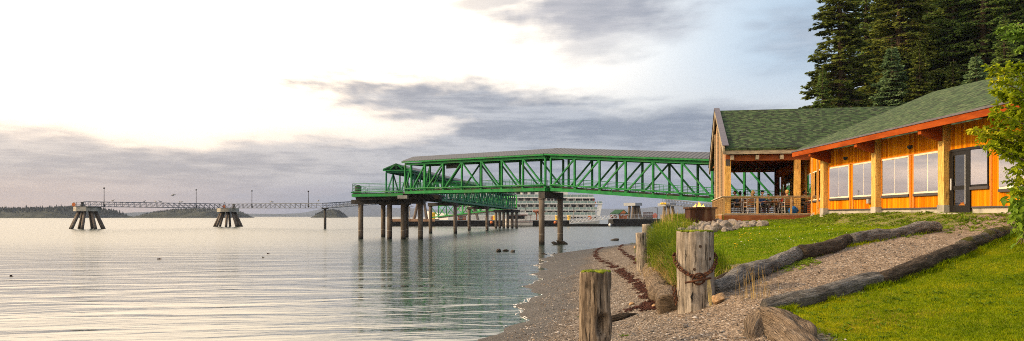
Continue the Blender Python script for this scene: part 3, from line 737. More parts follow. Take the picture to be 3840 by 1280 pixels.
def catwalk(label, a, b, panels, h=1.1, w=1.5, flip=None):
    root = thing('catwalk', label, 'catwalk', (a[0], a[1], 0), 'steel catwalk spans'); a = Vector(a); b = Vector(b)
    d = (b - a); n_ = Vector((-d.y, d.x, 0)).normalized() * (w / 2)
    for s_ in (-1, 1):
        g = MB(); q0, q1 = a + n_ * s_, b + n_ * s_
        for z in (0, h, h * .52): g.beam(q0 + Vector((0, 0, z)), q1 + Vector((0, 0, z)), .11 if z != h * .52 else .05, .13 if z != h * .52 else .05)
        for i in range(panels + 1):
            q = q0.lerp(q1, i / panels); g.beam(q, q + Vector((0, 0, h)), .07, .07)
            if i < panels:
                q2 = q0.lerp(q1, (i + 1) / panels); fl = i < panels * .5
                g.beam(q + Vector((0, 0, 0 if fl else h)), q2 + Vector((0, 0, h if fl else 0)), .06, .06)
        g.build('side_truss', M_CAT, root)
    MB().beam(a + Vector((0, 0, .05)), b + Vector((0, 0, .05)), w - .15, .06).build('walkway_grating', M_CAT, root)
    return root
k1 = (PX(322, 177), 177, 4.95); k2a = (PX(848, 215), 215, 5.03); k2b = (PX(856, 215), 215, 5.03); k3 = (PX(1219, 183), 183, 4.7); k4 = (PX(1562, 232), 232, 7.2)
catwalk('leftmost long steel catwalk span between the two dolphins', k1, k2a, 25)
catwalk('level steel catwalk span right of the middle dolphin', k2b, k3, 20)
catwalk('rising steel catwalk span going behind the green platform', k3, k4, 26)
sp = thing('bridge_pier', 'single slim dark pile carrying the joint of the catwalk', 'pier', (k3[0], k3[1], 0))
pile(MB(), k3[0], k3[1], 4.45, .30).build('pile', mat('dark_pile', (.035, .035, .035), (.06, .055, .05), rough=.8), sp, True); MB().box(k3[0] - .6, k3[1] - .9, 4.45, k3[0] + .6, k3[1] + .9, 4.64).build('pier_cap', M_DARK, sp)
for i, (px, top, d, lb) in enumerate([(398, 709, 182.5, 'lamp post on the catwalk nearest the left dolphin'), (741, 715, 206.5, 'lamp post on the catwalk just left of the middle dolphin'),
                       (949, 719, 206, 'lamp post on the catwalk just right of the middle dolphin'), (1160, 721, 187.5, 'lamp post on the catwalk left of its single pile')]):
    x = PX(px, d); r_ = thing('lamp_post', lb, 'lamp post', (x, d - .9, 4.95), 'lamp posts along the catwalk'); zt = ZY(top, d) - 4.95
    MB().tube((0, 0, -.1), (0, 0, zt), .085, .06, 8).build('pole', M_DARK, r_, True, True)
    MB().tube((0, 0, zt), (0, 0, zt + .3), .2, .17, 10).build('lamp_head', M_DARK, r_, True, True); MB().cbox((0, .1, .3), (.3, .3, .6)).build('base_box', M_DARK, r_, False, True)
def seagull(x, y, z, label, rot=0, fly=False, s_=1.5, col=None):
    o = MB(); o.path([(-.28 * s_, 0, .16 * s_), (-.1 * s_, 0, .17 * s_), (.08 * s_, 0, .2 * s_), (.17 * s_, 0, .29 * s_), (.24 * s_, 0, .30 * s_), (.31 * s_, 0, .28 * s_)], [.02 * s_, .07 * s_, .085 * s_, .045 * s_, .04 * s_, .01 * s_], 8)
    if fly:
        for k in (-1, 1): o.add([(-.06 * s_, 0, .2 * s_), (.1 * s_, 0, .2 * s_), (.05 * s_, .3 * k * s_, .3 * s_), (-.08 * s_, .3 * k * s_, .3 * s_), (-.1 * s_, .62 * k * s_, .24 * s_), (-.06 * s_, 0, .18 * s_), (.1 * s_, 0, .18 * s_)], [(0, 1, 2, 3), (3, 2, 4), (5, 3, 2, 6)])
    else:
        for k in (-1, 1): o.tube((.02 * s_, .03 * k, .14 * s_), (.02 * s_, .03 * k, 0), .01 * s_, None, 5)
    b_ = o.build('seagull', col, None, True); b_.location = (x, y, z); b_.rotation_euler.z = rot
    return tag(b_, label, 'seagull', 'gulls about the catwalk')
M_GULL = mat('gull_feathers', (.16, .16, .17), (.5, .5, .5), scale=3)
lbs = ['gull perched on the catwalk rail just right of the first lamp post', 'gull with spread tail midway along the left catwalk span', 'left gull of the pair midway along the catwalk rail', 'right gull of the pair midway along the catwalk rail',
       'left gull of two close together before the second lamp post', 'right gull of two close together before the second lamp post', 'gull perched beside the orange case of the middle dolphin', 'left gull of two on the rail right of the third lamp post', 'right gull of two on the rail right of the third lamp post', 'gull on the rail right of the fourth lamp post']
for i, px in enumerate([428, 546, 588, 606, 678, 685, 845, 1019, 1025, 1196]):
    if px < 850: f = (px - 322) / (848 - 322); d = 177 + 38 * f * .93
    else: f = (px - 856) / (1219 - 856); d = 215 - 32 * f
    seagull(PX(px, d), d - .7, 6.08 + .06, lbs[i], i * 1.3, False, 1.6, M_GULL)
seagull(PX(649, 150), 150, ZY(738, 150), 'dark bird flying above the left catwalk span', .5, True, 1.5, M_GULL)
seagull(PX(1826, 120), 120, ZY(680, 120), 'small dark bird in flight seen through the footbridge truss', 2.4, True, .7, M_GULL)
def case(x, y, z, label, s_=1.0, m_=None, grp='life ring cases'):
    r_ = thing('life_ring_case', label, 'life ring case', (x, y, z), grp)
    MB().tube((0, 0, 0), (0, 0, .55 * s_), .05, None, 6).build('post', M_DARK, r_, False, True)
    MB().tube((0, -.14 * s_, .62 * s_), (0, .14 * s_, .62 * s_), .48 * s_, .44 * s_, 18).cbox((0, 0, .35 * s_), (.8 * s_, .24 * s_, .5 * s_)).build('case_shell', m_ or M_ORANGE, r_, False, True)
    return r_
case(PX(277, 176.3), 176.3, 4.95, 'orange life ring case on the far left dolphin cap', .8); case(PX(841, 215), 214.8, 5.0, 'orange life ring case on the middle dolphin cap', .8)
def capstan(x, y, z, label):
    r_ = thing('mooring_hook', label, 'mooring hook', (x, y, z), 'mooring hooks on the dolphins'); MB().tube((0, 0, 0), (0, 0, .5), .55, .4, 12).build('pedestal', M_DARK, r_, False, True)
    MB().tube((0, 0, .5), (0, 0, .95), .3, .3, 12).tube((0, 0, .95), (0, 0, 1.1), .5, .45, 12).build('drum', M_DARK, r_, False, True)
capstan(PX(305, 178), 178.5, 4.95, 'dark steel mooring drum on the far left dolphin'); capstan(PX(872, 216), 217, 5.0, 'dark steel mooring drum on the middle dolphin')
rl = rail(D1, [(c1[0] - 2.6, c1[1] - 1, 4.95), (c1[0] - 1, c1[1] - 2.6, 4.95), (c1[0] + 1, c1[1] - 2.6, 4.95)], M_CAT, .5, 1.0, 2, post=1.2, r=.03)
rl = rail(D2, [(c2[0] - 2.6, c2[1] - 1, 5.0), (c2[0] - 1, c2[1] - 2.6, 5.0)], M_CAT, .5, 1.0, 2, post=1.2, r=.03)
# dolphins at the dock
def dolphin4(label, px0, px1, y, py0, py1, legs, name='dock_dolphin', group='tall dolphins at the floating dock'):
    root = thing(name, label, 'dolphin', (PX(px0, y), y, 0), group); x0, x1 = PX(px0, y), PX(px1, y); z0, z1 = ZY(py1, y), ZY(py0, y)
    xm = x0 + (x1 - x0) * .53
    MB().prism([(x0 - .4, y + 4.0), (xm, y - .9), (x1 + .3, y + 1.8), (xm - .6, y + 6.8)], z0, z1).build('concrete_cap', mat('pale_concrete', (.22, .24, .27), (.29, .31, .34), scale=.8, rough=.9), root)
    for tx, bx, dy in legs: pile(MB(), PX(tx, y), y + 2 + dy * .3, z0, .42, PX(bx, y), y + 2 + dy).build('batter_pile', M_PILE, root, True)
    return root
dolphin4('dock dolphin with grey cap between the small pavilion and the shore', 2350, 2408, 250, 761, 772, [(2366, 2366, 3), (2378, 2368, -1.5), (2384, 2384, 1), (2391, 2394, -.5), (2398, 2412, 0)])
D4 = dolphin4('dock dolphin with yellow floats on its cap, next to the fire pit', 2480, 2537, 240, 762, 774, [(2497, 2497, 1), (2508, 2518, -1), (2514, 2517, 3), (2526, 2542, 0)])
dolphin4('splayed dock dolphin seen behind the platform piles', 1540, 1596, 236, 753, 760, [(1564, 1544, 0), (1567, 1566, 3), (1588, 1602, 0)])
dolphin4('slim dolphin half hidden behind the green gangway piles', 1748, 1792, 246, 766, 776, [(1757, 1757, 0), (1779, 1797, 0)])
catwalk('steel catwalk sloping from the yellow float dolphin down to shore', (PX(2492, 241), 241, ZY(766, 241)), (PX(2850, 205), 205, 2.6), 28, 1.6)
g = thing('mooring_float', 'row of yellow floats on the cap of the dock dolphin', 'float', (PX(2486, 239), 238.4, ZY(765, 239)))
for k in range(4): MB().ball((k * .42 - .6, 0, .05), .34, 10, 7).build('float_ball', M_YELLOW, g, True, True)
rail(D4, [(PX(2500, 239), 240, ZY(762, 239)), (PX(2536, 241), 242, ZY(762, 241))], M_STEEL, .5, 1.2, 3, post=1.2, r=.05)
# stair tower beside the splayed dolphin
st_ = thing('access_stair', 'grey steel access stair tower standing left of the splayed dolphin', 'stair', (PX(1530, 230), 230, 0))
g = MB(); x0 = PX(1536, 230)
g.tube((x0, 230, 1), (x0, 230, ZY(775, 230)), .18); g.build('post', M_STEEL, st_)
g = MB()
for k in range(8): a = Vector((PX(1524, 230) + k * .13, 229.5, ZY(786, 230) + k * .24)); g.cbox(a, (.3, .9, .05))
g.beam((PX(1524, 230), 229, ZY(787, 230)), (PX(1538, 230), 229, ZY(775, 230)), .08, .2); g.cbox((PX(1540, 230), 229.6, ZY(775, 230)), (1.6, 1.1, .12)); g.build('stair_flight', M_STEEL, st_)
rail(st_, [(PX(1524, 230), 229.1, ZY(786, 230)), (PX(1535, 230), 229.1, ZY(775, 230)), (PX(1544, 230), 229.1, ZY(775, 230))], M_STEEL, .4, 1.1, 3, post=.8, r=.035)

# ------------------------------------------------------------------ floating dock and what stands on it
fd = thing('floating_dock', 'long low black floating dock in front of the ship', 'dock', (0, 226, 0))
MB().box(PX(1632, 226), 226, -.4, PX(2140, 226), 238, 1.55).box(PX(2300, 228), 228, -.4, PX(2700, 228), 240, 2.0).build('pontoon', M_BLACK, fd)
MB().box(PX(1632, 226), 225.9, 1.55, PX(2140, 226), 238, 1.75).box(PX(2300, 228), 227.9, 2.0, PX(2700, 228), 240, 2.15).build('deck', mat('dock_deck', (.16, .17, .18), (.22, .23, .24), scale=.3, rough=.8), fd)
MB().box(PX(2010, 224), 223, -.3, PX(2330, 224), 226.5, .65).build('low_float', M_BLACK, fd)
rail(fd, [(PX(1700, 226), 226.3, 1.75), (PX(2140, 226), 226.3, 1.75)], M_STEEL, .4, 1.1, 3, post=3, r=.03)
rail(fd, [(PX(2300, 228), 228.3, 2.15), (PX(2700, 228), 228.3, 2.15)], M_STEEL, .4, 1.1, 3, post=3, r=.03)
bg_ = thing('work_barge', 'black work barge with a rust streaked timber edge, left of the dock', 'barge', (PX(1550, 226), 226, 0))
MB().box(PX(1467, 226), 226, -.4, PX(1631, 226), 240, 1.35).build('hull', M_BLACK, bg_)
MB().box(PX(1467, 226), 225.85, 1.35, PX(1631, 226), 240, 2.05).build('timber_edge', mat('rusty_timber', (.30, .17, .10), (.42, .26, .17), scale=1.5, rough=.85, c3=(.10, .06, .04), s3=.9), bg_)
rail(bg_, [(PX(1520, 226), 227, 2.05), (PX(1545, 226), 227, 2.05)], M_STEEL, .5, 1.1, 2, post=1.0, r=.04)
# sheds
def shed(px0, px1, y, z, h, label, m_):
    r_ = thing('dock_shed', label, 'shed', (PX(px0, y), y, z)); x0, x1 = PX(px0, y), PX(px1, y)
    MB().box(x0, y, z, x1, y + 3, z + h).build('wall', m_, r_); MB().slab([(x0 - .2, y - .2, z + h + .1), (x1 + .2, y - .2, z + h + .1), (x1 + .2, y + 3.2, z + h + .35), (x0 - .2, y + 3.2, z + h + .35)], .1).build('roof', M_DARK, r_)
    MB().box(x0 + .5, y - .03, z, x0 + 1.4, y + .02, z + h * .85).build('door', M_DARK, r_)
shed(1716, 1746, 228, 1.75, 1.1, 'low brown timber shed on the floating dock under the green gangway', M_GLU)
# pergola
pg = thing('pergola', 'brown timber pergola with open rafters on the floating dock', 'pergola', (PX(2022, 229), 229, 1.75))
g = MB()
for k, px in enumerate((2012, 2022, 2032)):
    for dy in (0, 3): MB().beam((PX(px, 229), 229 + dy, 1.75), (PX(px + 1, 229), 229 + dy, 4.1), .2, .2, up=(0, 1, 0)).build('post', M_GLU, pg); g.beam((PX(px, 229), 229 + dy, 3.3), (PX(px + 5, 229), 229 + dy, 4.1), .12, .14); g.beam((PX(px, 229), 229 + dy, 3.3), (PX(px - 5, 229), 229 + dy, 4.1), .12, .14)
for k in range(9): x = PX(2003 + k * 4.8, 229); g.beam((x, 228, 4.1 + .0), (x, 233, 4.7), .16, .22)
for dy in (0, 3): g.beam((PX(2001, 229), 229 + dy, 4.05 + dy * .12), (PX(2043, 229), 229 + dy, 4.05 + dy * .12), .16, .2)
g.build('rafters', M_GLU, pg)
# pavilion
pv_ = thing('dock_pavilion', 'small open pavilion with green hipped roof and timber counter on the dock', 'pavilion', (PX(2323, 229), 229, 2.15))
y0_ = 228.6; xa, xb_, zz = PX(2287, 229), PX(2358, 229), ZY(801, 229); zr = ZY(786.8, 229)
g = MB(); r0 = (PX(2307, 231), 231.4, zr); r1_ = (PX(2338, 231), 230.0, zr)
g.slab([(xa, y0_, zz), (PX(2321, 228), y0_ - 1, zz), r1_, r0], .12); g.slab([(PX(2321, 228), y0_ - 1, zz), (xb_, y0_ + 1.5, zz), r1_], .12); g.slab([(xb_, y0_ + 1.5, zz), (xb_ - 1.5, y0_ + 5.5, zz), r0, r1_], .12); g.slab([(xa, y0_, zz), r0, (xb_ - 1.5, y0_ + 5.5, zz)], .12)
g.build('roof', mat('dark_green_roofing', (.018, .055, .03), (.03, .08, .04), scale=2, rough=.85), pv_)
MB().slab([(PX(2324, 228), y0_ - .98, zz + .03), (PX(2354, 229), y0_ + 1.35, zz + .03), (PX(2338, 230), 230.0 - .45, zr - .18)], .06).build('gable_panel', mat('orange_boarding', (.40, .12, .03), rough=.6), pv_)
for px, y in ((2296, 229.3), (2309, 229.0), (2323, 228.2), (2337, 229), (2351, 230.2)):
    g = MB().beam((PX(px, y), y, 2.15), (PX(px, y), y, zz), .2, .2, up=(0, 1, 0)); g.build('post', M_GLU, pv_)
    g = MB(); g.beam((PX(px, y), y, zz - .9), (PX(px - 6, y), y, zz - .05), .12, .12); g.beam((PX(px, y), y, zz - .9), (PX(px + 6, y), y, zz - .05), .12, .12); g.build('knee_brace', M_GLU, pv_)
MB().box(PX(2323, 229), 228.7, 2.15, PX(2351, 229), 229.0, 3.05).build('counter', mat('orange_boarding2', (.40, .13, .04), (.3, .09, .03), rough=.6), pv_); MB().box(PX(2290, 229), 229.2, 2.15, PX(2313, 229), 229.5, 3.1).build('side_panel', M_GLU, pv_)
# aluminium gangway
gw_ = thing('aluminium_gangway', 'pale aluminium truss gangway sloping down to the low float', 'gangway', (PX(2140, 224), 224, 0))
a = Vector((PX(2137, 223.4), 223.4, .75)); b3 = Vector((PX(2316, 227.4), 227.4, 2.3)); 
for s_ in (0, 1.3):
    g = MB(); o_ = Vector((0, s_, 0))
    g.beam(a + o_, b3 + o_, .1, .14); g.beam(a + o_ + Vector((0, 0, 1.15)), b3 + o_ + Vector((0, 0, 1.15)), .1, .12); g.beam(a + o_ + Vector((0, 0, .6)), b3 + o_ + Vector((0, 0, .6)), .04, .05)
    for i in range(13):
        q = a.lerp(b3, i / 12) + o_; g.beam(q, q + Vector((0, 0, 1.15)), .07, .07)
        if i < 12: q2 = a.lerp(b3, (i + 1) / 12) + o_; g.beam(q, q2 + Vector((0, 0, 1.15)), .07, .07)
    g.build('side_truss', M_ALU, gw_)
MB().beam(a + Vector((0, .65, .06)), b3 + Vector((0, .65, .06)), 1.1, .06).build('walkway_grating', M_STEEL, gw_)
# steel ramp frame right of it
fr_ = thing('steel_frame_box', 'low dark steel frame cage on the dock between the two dolphins', 'frame', (PX(2430, 230), 230, 2.15))
g = MB(); xs_ = [PX(p, 230) for p in (2417, 2425, 2433, 2440, 2447)]
for x in xs_: g.beam((x, 230, 2.15), (x, 230, 4.0), .12, .12, up=(0, 1, 0)); g.beam((x, 232, 2.15), (x, 232, 4.0), .12, .12, up=(0, 1, 0)); g.beam((x, 230, 4.0), (x, 232, 4.0), .12, .12)
for z in (3.0, 4.0):
    for y in (230, 232): g.beam((xs_[0], y, z), (xs_[-1], y, z), .12, .12)
g.build('cage', M_RUST, fr_)
MB().box(PX(2412, 230), 229.9, 2.15, PX(2447, 230), 232.1, 2.75).build('base_tray', M_DARK, fr_)
for px, y, s_, m_, lb in ((1848, 226.8, 1.05, M_ORANGE, 'orange life ring case on the dock beside the yellow bollard, left'), (2211, 227.5, 1.15, M_ORANGE, 'orange life ring case in front of the ship stern'),
                      (2456, 229.5, 1.4, mat('faded_red', (.45, .12, .08), rough=.5), 'faded red life ring case near the shore end of the dock')):
    case(PX(px, y), y, 1.75 if px < 2300 else 2.15, lb, s_, m_, 'life ring cases on the floating dock')
def bollard(px, y, z, lb, m_=M_YELLOW, h=1.3, w=.55):
    r_ = thing('dock_bollard', lb, 'bollard', (PX(px, y), y, z), 'bollards on the dock'); MB().tube((0, 0, 0), (0, 0, h * .75), w * .8, w * .8, 12).build('stem', m_, r_, False, True); MB().tube((0, 0, h * .75), (0, 0, h), w, w, 12).build('head', m_, r_, False, True)
bollard(1855, 226.6, 1.75, 'yellow bollard touching the left orange case on the dock'); bollard(2088, 227, 1.75, 'yellow bollard left of the rear bridge pile', h=1.3); bollard(2134, 227, 1.75, 'yellow bollard right of the rear bridge pile', h=1.3); bollard(1625, 227, 2.05, 'yellow bollard on the rusty edged barge', h=1.9, w=.7)
for px, y, lb, m_ in ((2082, 224.6, 'orange buoy on the low float behind the bridge piles', M_ORANGE), (1843, 224.6, 'orange buoy at the dock edge left of the grey boat', M_ORANGE), (2287, 222.6, 'white buoy floating in front of the pavilion', M_WHITE)):
    r_ = thing('mooring_buoy', lb, 'buoy', (PX(px, y), y, .1 if m_ is M_WHITE else .75), 'mooring buoys'); MB().ball((0, 0, .35), .38 if m_ is M_WHITE else .42, 14, 9).build('buoy_ball', m_, r_, True, True); MB().tube((0, 0, .7), (0, 0, 1.1), .07, None, 6).build('eye', M_DARK, r_, False, True)
for px, top, y, lb in ((2152, 775, 228, 'thin dark red lamp post in front of the ship near its stern'), (1971, 777, 228, 'thin dark lamp post on the dock left of the pergola'), (2465, 783, 232, 'lamp post with a short arm on the dock near the shore'), (2014, 790, 227, 'short thin pole beside the pergola')):
    r_ = thing('lamp_post', lb, 'lamp post', (PX(px, y), y, 1.75 if px < 2300 else 2.15), 'lamp posts on the dock'); h = ZY(top, y) - 1.9
    MB().tube((0, 0, 0), (0, 0, h), .09, .07, 8).build('pole', M_RUST if px == 2152 else M_DARK, r_, False, True); MB().cbox((-.35, 0, h), (.9, .25, .12)).build('lamp_head', M_DARK, r_, False, True)

# ------------------------------------------------------------------ small tour boat
bt = thing('tour_boat', 'small grey passenger boat with a dark red roof moored at the dock', 'boat', (PX(1940, 218), 218, 0))
y = 218; X = lambda p: PX(p, y)
M_BHULL = mat('boat_hull', (.42, .40, .38), (.50, .48, .46), scale=.6, rough=.4); M_MAROON = mat('maroon_paint', (.10, .015, .018), rough=.5)
secs = [(1885, .15, 2.3), (1897, 1.1, 2.15), (1915, 1.6, 2.0), (1950, 1.75, 1.75), (1985, 1.7, 1.6), (1998, 1.55, 1.55)]
g = MB(); V = []; 
for px, hw, zt in secs:
    for s_ in (-1, 1): V += [(X(px), y + 1.8 + s_ * hw, zt), (X(px), y + 1.8 + s_ * hw * .93, .5), (X(px) + (.6 if px == 1885 else 0), y + 1.8 + s_ * hw * .55, -.3)]
Fc = []
for i in range(len(secs) - 1):
    a = i * 6; c = a + 6
    for o_ in (0, 3):
        for j in (0, 1): Fc.append((a + o_ + j, c + o_ + j, c + o_ + j + 1, a + o_ + j + 1))
    Fc.append((a, a + 3, c + 3, c)); 
e = (len(secs) - 1) * 6; Fc.append((e, e + 3, e + 4, e + 1)); Fc.append((e + 1, e + 4, e + 5, e + 2)); Fc.append((0, 1, 4, 3)); Fc.append((1, 2, 5, 4))
g.add(V, Fc).build('hull', M_BHULL, bt)
MB().box(X(1892), y - .02, 1.22, X(1999), y + .03, 1.38).build('rub_rail', M_MAROON, bt)
MB().prism([(X(1903), y + .35), (X(1978), y + .35), (X(1978), y + 3.2), (X(1906), y + 3.2)], 1.9, 3.1).build('cabin', M_BHULL, bt)
MB().slab([(X(1900), y + .2, 3.28), (X(1996), y + .2, 3.28), (X(1996), y + 3.4, 3.28), (X(1900), y + 3.4, 3.28)], .2).build('roof', M_MAROON, bt)
MB().box(X(1908), y + .30, 2.15, X(1938), y + .36, 2.95).build('cabin_window', M_BLACK, bt); MB().prism([(X(1941), y + .30), (X(1967), y + .30), (X(1967), y + .36), (X(1941), y + .36)], 2.15, 2.98).build('cabin_window', M_BLACK, bt)
rail(bt, [(X(1908), y + .5, 3.28), (X(1972), y + .5, 3.28), (X(1972), y + 3, 3.28)], M_ALU, .3, .9, 3, post=1.5, r=.03)
MB().cbox((X(1966), y + 1.8, 3.55), (2.2, 1.8, .5)).build('roof_box', M_WHITE, bt)
g = MB(); g.tube((X(1990), y + .4, 1.6), (X(1990), y + .4, 3.1), .05); g.build('stern_post', M_MAROON, bt); MB().cbox((X(2001), y + 1.8, .8), (.6, 1.2, .9)).build('outboard', M_BLACK, bt)

# ------------------------------------------------------------------ river cruise ship
sh = thing('cruise_ship', 'white multi-deck cruise ship with balconies moored behind the dock', 'ship', (0, 330, 0)); y = 330.; X = lambda p: PX(p, y); Z = lambda p: ZY(p, y)
M_SHIP = mat('ship_white', (.66, .66, .65), (.72, .72, .71), scale=.1, rough=.5); M_SHIPW = mat('ship_cabin_wall', (.50, .49, .47), (.58, .57, .55), scale=.2, rough=.6)
M_SGL = mat('balcony_glass_tint', (.16, .24, .23), (.26, .36, .34), scale=.5, rough=.15, spec=.7, lo=.3, hi=.7); M_SWIN = mat('ship_window_dark', (.012, .012, .014), (.05, .05, .055), scale=.4, rough=.15, spec=.6, stretch=(1, 1, .2))
def hull_sec(px, hw, zt, zb=-1): return [(X(px), y + 7 + s_ * hw * q, z) for s_ in (-1, 1) for q, z in ((1, zt), (.92, 1.2), (.7, zb))]
secs = [(1590, .3, Z(792)), (1612, 2.5, Z(795)), (1640, 5.0, Z(799)), (1680, 7, Z(803)), (1720, 7, Z(806)), (2232, 7, Z(806)), (2250, 6.6, Z(806))]
V = []; Fc = []
for i_, s_ in enumerate(secs): V += hull_sec(*s_)
for i in range(len(secs) - 1):
    a = i * 6; c = a + 6
    for o_ in (0, 3):
        for j in (0, 1): Fc.append((a + o_ + j, c + o_ + j, c + o_ + j + 1, a + o_ + j + 1))
    Fc.append((a, a + 3, c + 3, c))
e = (len(secs) - 1) * 6; Fc += [(e, e + 3, e + 4, e + 1), (e + 1, e + 4, e + 5, e + 2), (0, 1, 4, 3), (1, 2, 5, 4)]
MB().add(V, Fc).build('hull', M_SHIP, sh)
MB().add([(X(2236), y + .3, Z(812)), (X(2250), y + .3, Z(812)), (X(2259), y + .3, Z(764)), (X(2243), y + .3, Z(764)), (X(2236), y + .8, Z(812)), (X(2250), y + .8, Z(812)), (X(2259), y + .8, Z(764)), (X(2243), y + .8, Z(764))],
         [(0, 1, 2, 3), (7, 6, 5, 4), (0, 4, 5, 1), (1, 5, 6, 2), (2, 6, 7, 3), (3, 7, 4, 0)]).build('stern_wing', M_SHIP, sh)
decks = [(806, 1745, 2236), (786.8, 1700, 2242), (763.3, 1690, 2260), (739.5, 1680, 2228)]
for di, (py, p0, p1) in enumerate(decks):
    MB().box(X(p0), y - .1, Z(py) - .34, X(p1), y + 14, Z(py)).build('deck_slab', M_SHIP, sh)
    ztop = Z(decks[di + 1][0]) - .34 if di < 3 else Z(719)
    pe = p1 - (36 if di == 3 else 4 if di == 0 else 6 if di == 1 else 20)
    if di < 3: MB().box(X(p0), y + 1.5, Z(py), X(min(pe, 2232)), y + 12.5, ztop).build('cabin_wall', M_SHIPW, sh)
    else: MB().box(X(p0), y + 1.5, Z(py), X(2130), y + 12.5, Z(716)).build('cabin_wall', M_SHIPW, sh)
    g = MB()
    g.box(X(p0), y - .06, Z(py) + .06, X(p1 - (30 if di == 2 else 3)), y - .02, Z(py) + 1.0); g.build('balcony_glass', M_SGL, sh)
    g = MB(); g.box(X(p0), y - .1, Z(py) + 1.0, X(p1 - 2), y - .0, Z(py) + 1.07)
    k = p0
    while k < p1: g.box(X(k), y - .09, Z(py), X(k) + .10, y - .01, Z(py) + 1.05); k += 13.5
    g.build('balcony_rail', M_SHIP, sh)
    px = p0 + 14
    while px < min(p1 - 22, 2225 if di < 3 else 2040):
        if di < 3 or px < 2000:
            z0w = Z(py) + .1; w_ = 14
            if int((px - p0) / 27) % 5 == 3:
                MB().box(X(px), y + 1.42, z0w + .9, X(px + 8.5), y + 1.6, z0w + 1.8).box(X(px + 13), y + 1.42, z0w + .9, X(px + 21), y + 1.6, z0w + 1.8).build('window', M_SWIN, sh)
            else: 
                MB().box(X(px), y + 1.42, z0w, X(px + w_ * .5 - .3), y + 1.6, z0w + 1.95).box(X(px + w_ * .5 + .3), y + 1.42, z0w, X(px + w_), y + 1.6, z0w + 1.95).build('balcony_door', M_SWIN, sh)
            MB().box(X(px - 6), y + .0, Z(py), X(px - 6) + .12, y + 1.5, ztop).build('balcony_divider', M_SHIP, sh)
        px += 27
MB().box(X(2128), y - .1, Z(742) - .3, X(2228), y + 14, Z(739.5) - .345).build('sun_deck', M_SHIP, sh)
for px, w_ in ((2159, 6.5), (2168, 6.5), (2181, 6.5), (2189.5, 6.5), (2198, 6.5), (2206, 6.5)): MB().box(X(px), y + 1.4, Z(755), X(px + w_), y + 1.65, Z(745)).build('window', M_SWIN, sh)
px = 2112
while px < 2232: MB().box(X(px), y - .35, Z(817.5), X(px + 8), y + .5, Z(814)).build('porthole_window', M_SWIN, sh); px += 13
g = MB()
for k in range(4): g.tube((X(2133 + k * 8), y + 1, Z(738)), (X(2139 + k * 8), y + 1, Z(738)), .55, None, 10)
g.build('life_raft', M_WHITE, sh, True)
MB().box(X(2226), y + 1, Z(763), X(2236), y + 4, Z(757)).build('rescue_boat', M_ORANGE, sh)
g = MB(); g.box(X(2239), y + .2, Z(763), X(2259), y + .3, Z(756)); g.build('stern_screen', M_SGL, sh)
MB().beam((X(2224), y + 1, Z(758)), (X(2229), y + 1, Z(743)), .2, .25).build('davit', mat('red_davit', (.5, .04, .06)), sh)

# ------------------------------------------------------------------ the lodge (restaurant building)
FL = 2.92
VV = Vector((.197, .980, 0)); WW = Vector((.980, -.197, 0))
B0 = Vector((12.45, 46.6, 0))                                   # front corner of the gabled wing
def q1(w_, v_, z=0): p = B0 + WW * w_ + VV * v_; return Vector((p.x, p.y, z))
lodge = thing('lodge_building', 'cedar clad waterfront lodge with green shingled roofs and a covered terrace porch', 'building', (15.5, 38, 0))
# --- left facing wall of the near wing, plane x = 15.5
XWL = 15.5
openings = [(36.75, 38.95, 3.67, 5.18, 'w'), (34.1, 36.25, 3.67, 5.18, 'w'), (31.2, 33.45, 3.67, 5.18, 'w'), (28.72, 30.8, 3.67, 5.18, 'w'), (26.98, 28.25, FL, 5.10, 'd'), (25.98, 26.98, 3.80, 5.10, 's'), (22.9, 25.4, 3.67, 5.18, 'w'), (19.6, 22.0, 3.67, 5.18, 'w')]
def wall_run(name, a, b, ops, z0, z1, m_, th=.16):
    """wall from a to b (plan), openings as (s0,s1,z0,z1) along it"""
    a = Vector(a); b = Vector(b); L = (b - a).length; d = (b - a) / L; nrm = Vector((-d.y, d.x))   # inward normal
    g = MB()
    def blk(s0, s1, za, zb):
        if s1 - s0 < .01 or zb - za < .01: return
        p = [a + d * s0, a + d * s1, a + d * s1 + nrm * th, a + d * s0 + nrm * th]; g.prism([tuple(x) for x in p], za, zb)
    ops = sorted(ops); s = 0
    for o in ops: blk(s, o[0], z0, z1); blk(o[0], o[1], z0, o[2]); blk(o[0], o[1], o[3], z1); s = o[1]
    blk(s, L, z0, z1); return g.build(name, m_, lodge)
